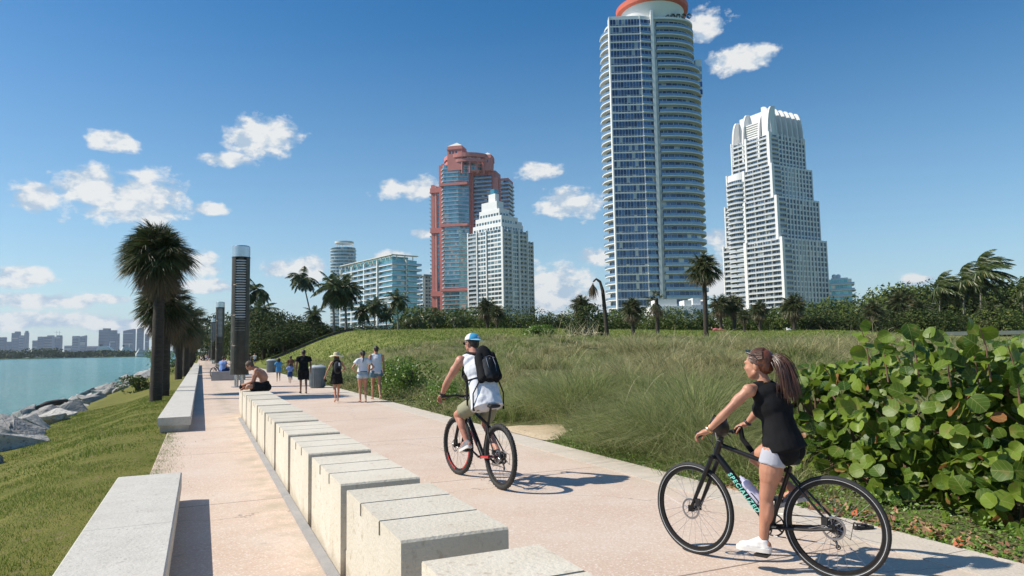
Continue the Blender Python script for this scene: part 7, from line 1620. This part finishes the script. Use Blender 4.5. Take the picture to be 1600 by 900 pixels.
top_cloth(t, J, X, s, True, m_cwhite, 'tee', .018, -.06, voxel=vx, wr=.008); bottom_cloth(t, J, X, s, True, m_denim, .24, .018, voxel=vx, end=.10); 
mb = MB(); mb.ell(J['head'] + Vector((0, 0, .035)) - U * .02, V * .085, U * .095, Vector((0, 0, .092)), 16); mb.caps(J['head'] - U * .10 + Vector((0, 0, .03)), J['head'] - U * .13 - Vector((0, 0, .15)), .034, .022); mb.caps(J['head'] - U * .13 - Vector((0, 0, .14)), J['head'] - U * .14 + V * -.03 - Vector((0, 0, .26)), .024, .010); bake(mb, 'hair', m_hairb, t, .016, 1, .006, 20)
mb = MB(); mb.torus(J['pelvis'] + Vector((0, 0, .075)), (0, 0, 1), .150 * s, .013, 32, 6); o = mb.build('waist_band', m_cnavy, None, True); keep_world(o, t)
t, X, J, s, W_ = walker('man in a white tank top and blue denim shorts at the right of the walkers', 588, 625, 84, 540, False, m_skin, .17, arms=('down', 'down'), width=1.0)
top_cloth(t, J, X, s, False, m_cwhite, 'tank', .018, .08, voxel=vx, wr=.008, hemwide=(.205, .175)); bottom_cloth(t, J, X, s, False, m_denimd, .38, .022, voxel=vx, end=.10); hair_short(t, J, m_hairb, s, .016)
t, X, J, s, W_ = walker('child in a blue t-shirt walking ahead on the left', 435, 597, 38, 560, True, m_skind, .15, kid=True); top_cloth(t, J, X, s, True, m_cblue, 'tee', .03, .16, voxel=.024, wr=0, hemwide=(.22, .18)); 
mb = MB(); mb.ell(J['head'] + Vector((0, 0, .0)) - U * .03, V * .10, U * .10, Vector((0, 0, .13)), 14); bake(mb, 'hair', m_hairb, t, .02, 1)
t, X, J, s, W_ = walker('smaller child in a periwinkle shirt and navy shorts', 453, 600, 30, 568, False, m_skind, -.15, kid=True); top_cloth(t, J, X, s, False, m_clblue, 'tee', .03, .0, voxel=.024, wr=0); bottom_cloth(t, J, X, s, False, m_cnavy, .7, .03, voxel=.024); hair_short(t, J, m_hairb, s * 1.3, .02)
t, X, J, s, W_ = walker('dark haired adult in red brown top half hidden behind the smaller child', 454, 594, 40, 556, False, m_skind, .1); top_cloth(t, J, X, s, False, M('rust cloth', (.16, .07, .04), (.12, .05, .03)), 'tee', .02, .06, voxel=.024, wr=0); bottom_cloth(t, J, X, s, False, m_cnavy, .7, .02, voxel=.024); hair_short(t, J, m_hairb, s * 1.1, .02)
for (px, py, hp, lab, mt, sk, ph) in [(398, 571, 552, 'tiny far walker in a white shirt at the edge of the dark grove', m_cwhite, m_skin, .1), (388, 573, 550, 'tiny far walker in dark clothes beside the white shirted one', m_cdkgrey, m_skind, -.1), (391, 570, 553, 'tiny far walker in a grey top behind the pair', m_cgrey, m_skin, .2), (318, 564, 553, 'tiny distant figure in dark clothes far down the promenade', m_cdkgrey, m_skind, .1), (322, 565, 553.5, 'tiny distant figure in a pale top far down the promenade', m_cwhite, m_skin, -.1), (326, 564, 554, 'tiny distant figure in a pinkish top far down the promenade', m_pinkc, m_skin, .15)]:
    t, X, J, s, W_ = walker(lab, px, py, 0, hp, False, sk, ph); top_cloth(t, J, X, s, False, mt, 'tee', .02, .05, voxel=.035, wr=0); bottom_cloth(t, J, X, s, False, m_cnavy, .7, .02, voxel=.035)

# ------------------------------------------------------------------ shirtless man sitting cross legged on the wall, facing left
c0 = uvp(18.25, 1.32, .655); fL = nz_(Vector((-.97, -.25, 0))); nL = Vector((-fL.y, fL.x, 0))
def SL(x, y, z): return c0 + fL * x + nL * y + Vector((0, 0, z))
J = dict(pelvis=SL(-.12, 0, .115), chest=SL(-.05, 0, .385), neck=SL(.085, 0, .545), head=SL(.235, 0, .600), hdir=nz_(fL - Vector((0, 0, .75))), hup=nz_(fL * .6 + Vector((0, 0, 1))), shL=SL(.075, .185, .490), shR=SL(.075, -.185, .490),
         elL=SL(.15, .24, .235), elR=SL(.15, -.24, .235), wrL=SL(.345, .10, .165), wrR=SL(.345, -.10, .165), hipL=SL(-.07, .10, .10), hipR=SL(-.07, -.10, .10), knL=SL(.24, .34, .115), knR=SL(.24, -.34, .115), anL=SL(.30, -.02, .07), anR=SL(.36, .05, .07), toeL=SL(.36, -.16, .04), toeR=SL(.42, .18, .04), calfL=Vector((0, 0, -1)), calfR=Vector((0, 0, -1)))
t, X = person('shirtless man sitting cross legged on the block wall, head bowed', J, .93, False, m_skin, .014, hc=.5, head_s=1.0, base=tuple(c0))
bottom_cloth(t, J, X, .93, False, m_cblack, .72, .02, voxel=.014, wr=.004, end=.10); hair_short(t, J, m_hairbr, 1.0, .013, .012)
mb = MB(); mb.ell(SL(.42, .02, .10), fL * .05, nL * .04, Vector((0, 0, .07)), 12); tag(mb.build('black_pouch', m_cblack, None, True), 'small black pouch in front of the sitting shirtless man', 'pouch')

# ------------------------------------------------------------------ parked bicycles, grey bench block, seated pair, bins, sunbather
g0 = gp(338, 592, 0); g1 = gp(346, 588, 0)
b2, _ = bicycle('bicycle', 'dark bicycle leaning by the grey stone seat near the second pylon', g0 + Vector((.3, 0, 0)), Vector((-.45, -.9, 0)), .36, 1.08, .045, 1.0, .60, .92, R(14), False, R(30))
b3, _ = bicycle('bicycle', 'second dark bicycle parked behind the first one by the grey seat', g1 + Vector((.1, 1.2, 0)), Vector((-.5, -.86, 0)), .36, 1.08, .045, 1.0, .60, .92, R(-8), False, R(80))
b2.rotation_euler.x = R(6); b3.rotation_euler.x = R(5)
c_ = gp(357, 594, 0); sb_ = MB(); sb_.box((-.85, -.4, 0), (.85, .4, .52)); o = sb_.build('granite_block', m_concg); o.location = c_; o.rotation_euler.z = R(8); tag(o, 'square grey stone seat beside the parked bicycles behind the tall pylon', 'granite block')
def seated(label, base, hd, mt, sk, seat, hair):
    hd = nz_(hd); n_ = Vector((-hd.y, hd.x, 0)); W_ = lambda x, y, z: base + hd * x + n_ * y + Vector((0, 0, z))
    J = dict(pelvis=W_(0, 0, seat + .11), neck=W_(.06, 0, seat + .58), head=W_(.11, 0, seat + .73), hdir=hd, shL=W_(.05, .19, seat + .53), shR=W_(.05, -.19, seat + .53), elL=W_(.08, .25, seat + .28), elR=W_(.08, -.25, seat + .28), wrL=W_(.30, .15, seat + .22), wrR=W_(.30, -.15, seat + .22),
             hipL=W_(0, .1, seat + .09), hipR=W_(0, -.1, seat + .09), knL=W_(.42, .12, seat + .05), knR=W_(.42, -.12, seat + .05), anL=W_(.45, .12, .09), anR=W_(.45, -.12, .09), toeL=W_(.6, .13, .04), toeR=W_(.6, -.13, .04))
    t, X = person(label, J, 1.0, False, sk, .026, fingers=False, base=tuple(base)); top_cloth(t, J, X, 1.0, False, mt, 'tee', .02, .02, voxel=.026, wr=0); bottom_cloth(t, J, X, 1.0, False, m_cnavy, .9, .02, voxel=.026); hair_short(t, J, hair, 1.0, .02)
seated('person in a blue white shirt sitting on the grey stone seat, seen from behind', c_ + Vector((-.38, .0, 0)), Vector((.3, .95, 0)), m_clblue, m_skin, .52, m_hairb)
seated('person in a red top sitting on the grey stone seat beside the blue white shirt', c_ + Vector((.42, .05, 0)), Vector((.1, .99, 0)), M('red cloth', (.4, .06, .05), (.3, .05, .04)), m_skin, .52, m_hairb)
def litter(px, py, hpx, label):
    p = gp(px, py, 0); h_ = at(px, hpx, p.y).z; t = empty('litter_bin', p, 0, label, 'litter bin'); r_ = h_ * .34; mb = MB(); mb.tube([(0, 0, 0), (0, 0, .05), (0, 0, h_ * .86)], [r_ * .86, r_ * .9, r_], 28)
    for k in range(28): a_ = 2 * math.pi * k / 28; mb.box((r_ * .93, -.018, .06), (r_ * 1.02, .018, h_ * .84), 0, Matrix.Rotation(a_, 4, 'Z'))
    mb.build('barrel', m_bin, t, 40); mb = MB(); mb.tube([(0, 0, h_ * .86), (0, 0, h_ * .91), (0, 0, h_ * .95), (0, 0, h_)], [r_ * 1.08, r_ * 1.08, r_ * .9, r_ * .55], 28); mb.build('lid', m_binlid, t, 40); mb = MB(); mb.cyl((0, -r_ * .3, h_ * .985), (0, -r_ * .3, h_ * 1.01), r_ * .3, 16); mb.build('opening', m_cblack, t)
litter(496, 606, 570, 'large grey ribbed litter bin on the kerb beside the man in black'); litter(424, 582, 561, 'smaller grey litter bin farther down the kerb'); 
p = at(1122, 517, 84); p.z = land_z(p.x, p.y); t = empty('person', p, 0, 'tiny sunbather in pink lying on the hill crest before the white houses', 'person'); mb = MB()
for a_, b_, r0, r1 in (((-.5, 0, .18), (-.05, 0, .17), .15, .14), ((-.05, .08, .14), (.4, .1, .32), .09, .07), ((.4, .1, .32), (.75, .1, .08), .06, .05), ((-.05, -.08, .14), (.4, -.1, .15), .09, .07), ((.4, -.1, .15), (.85, -.1, .08), .06, .05), ((-.5, 0, .2), (-.7, 0, .32), .06, .06), ((-.45, .18, .15), (-.62, .3, .03), .05, .04)): mb.caps(p + Vector(a_), p + Vector(b_), r0, r1)
mb.ell(p + Vector((-.75, 0, .38)), (.10, 0, 0), (0, .09, 0), (0, 0, .12)); bake(mb, 'body', m_skinr, t, .03, 2)
mb = MB(); mb.ell(p + Vector((-.3, 0, .19)), (.3, 0, 0), (0, .19, 0), (0, 0, .17)); bake(mb, 'swimsuit', m_pinkc, t, .03, 1)
mb = MB(); mb.box((-1.0, -.5, 0), (1.0, .5, .03)); o = mb.build('beach_towel', m_pinkc); o.location = p; tag(o, 'pink towel under the sunbather on the hill crest', 'towel')
p = at(1233, 516.5, 84); p.z = land_z(p.x, p.y); mb = MB(); mb.ell((0, 0, .13), (.32, 0, 0), (0, .2, 0), (0, 0, .15)); mb.ell((-.25, 0, .3), (.09, 0, 0), (0, .08, 0), (0, 0, .12)); o = bake(mb, 'white_bag', m_cwhite, None, .03, 2, .03, 6); o.location = p; tag(o, 'small white bag lying on the hill crest right of the sunbather', 'bag')
rd = MB(); a = gp(1342, 524, 1.6 - .0) if False else at(1342, 524, 92); b_ = at(1640, 524, 92); rd.box((a.x, 91, land_z(a.x, 92) - .4), (b_.x + 20, 91.3, land_z(a.x, 92) + .10)); tag(rd.build('low_white_wall', m_kerb), 'low pale wall along the far lawn edge right, before the grove', 'wall')
# ------------------------------------------------------------------ air: thin even haze round the whole scene
if HAZE:
    hz_ = MB(); hz_.box((-4600, -300, -20), (2600, 4700, 260)); o = hz_.build('haze', None if False else M('haze', (1, 1, 1))); stuff(o, 'thin blue daylight haze filling the air over the water and city', 'haze')
    mt = o.active_material; N, L, b = nodes(mt); N.remove(b); pv = N.new('ShaderNodeVolumePrincipled'); pv.inputs['Color'].default_value = (.72, .84, 1, 1); pv.inputs['Density'].default_value = .00008; pv.inputs['Anisotropy'].default_value = .2
    L.new(pv.outputs[0], N['Material Output'].inputs['Volume'])
for o in bpy.data.objects:
    for k in ('used', '_', 'H0'):
        if k in o.keys(): del o[k]
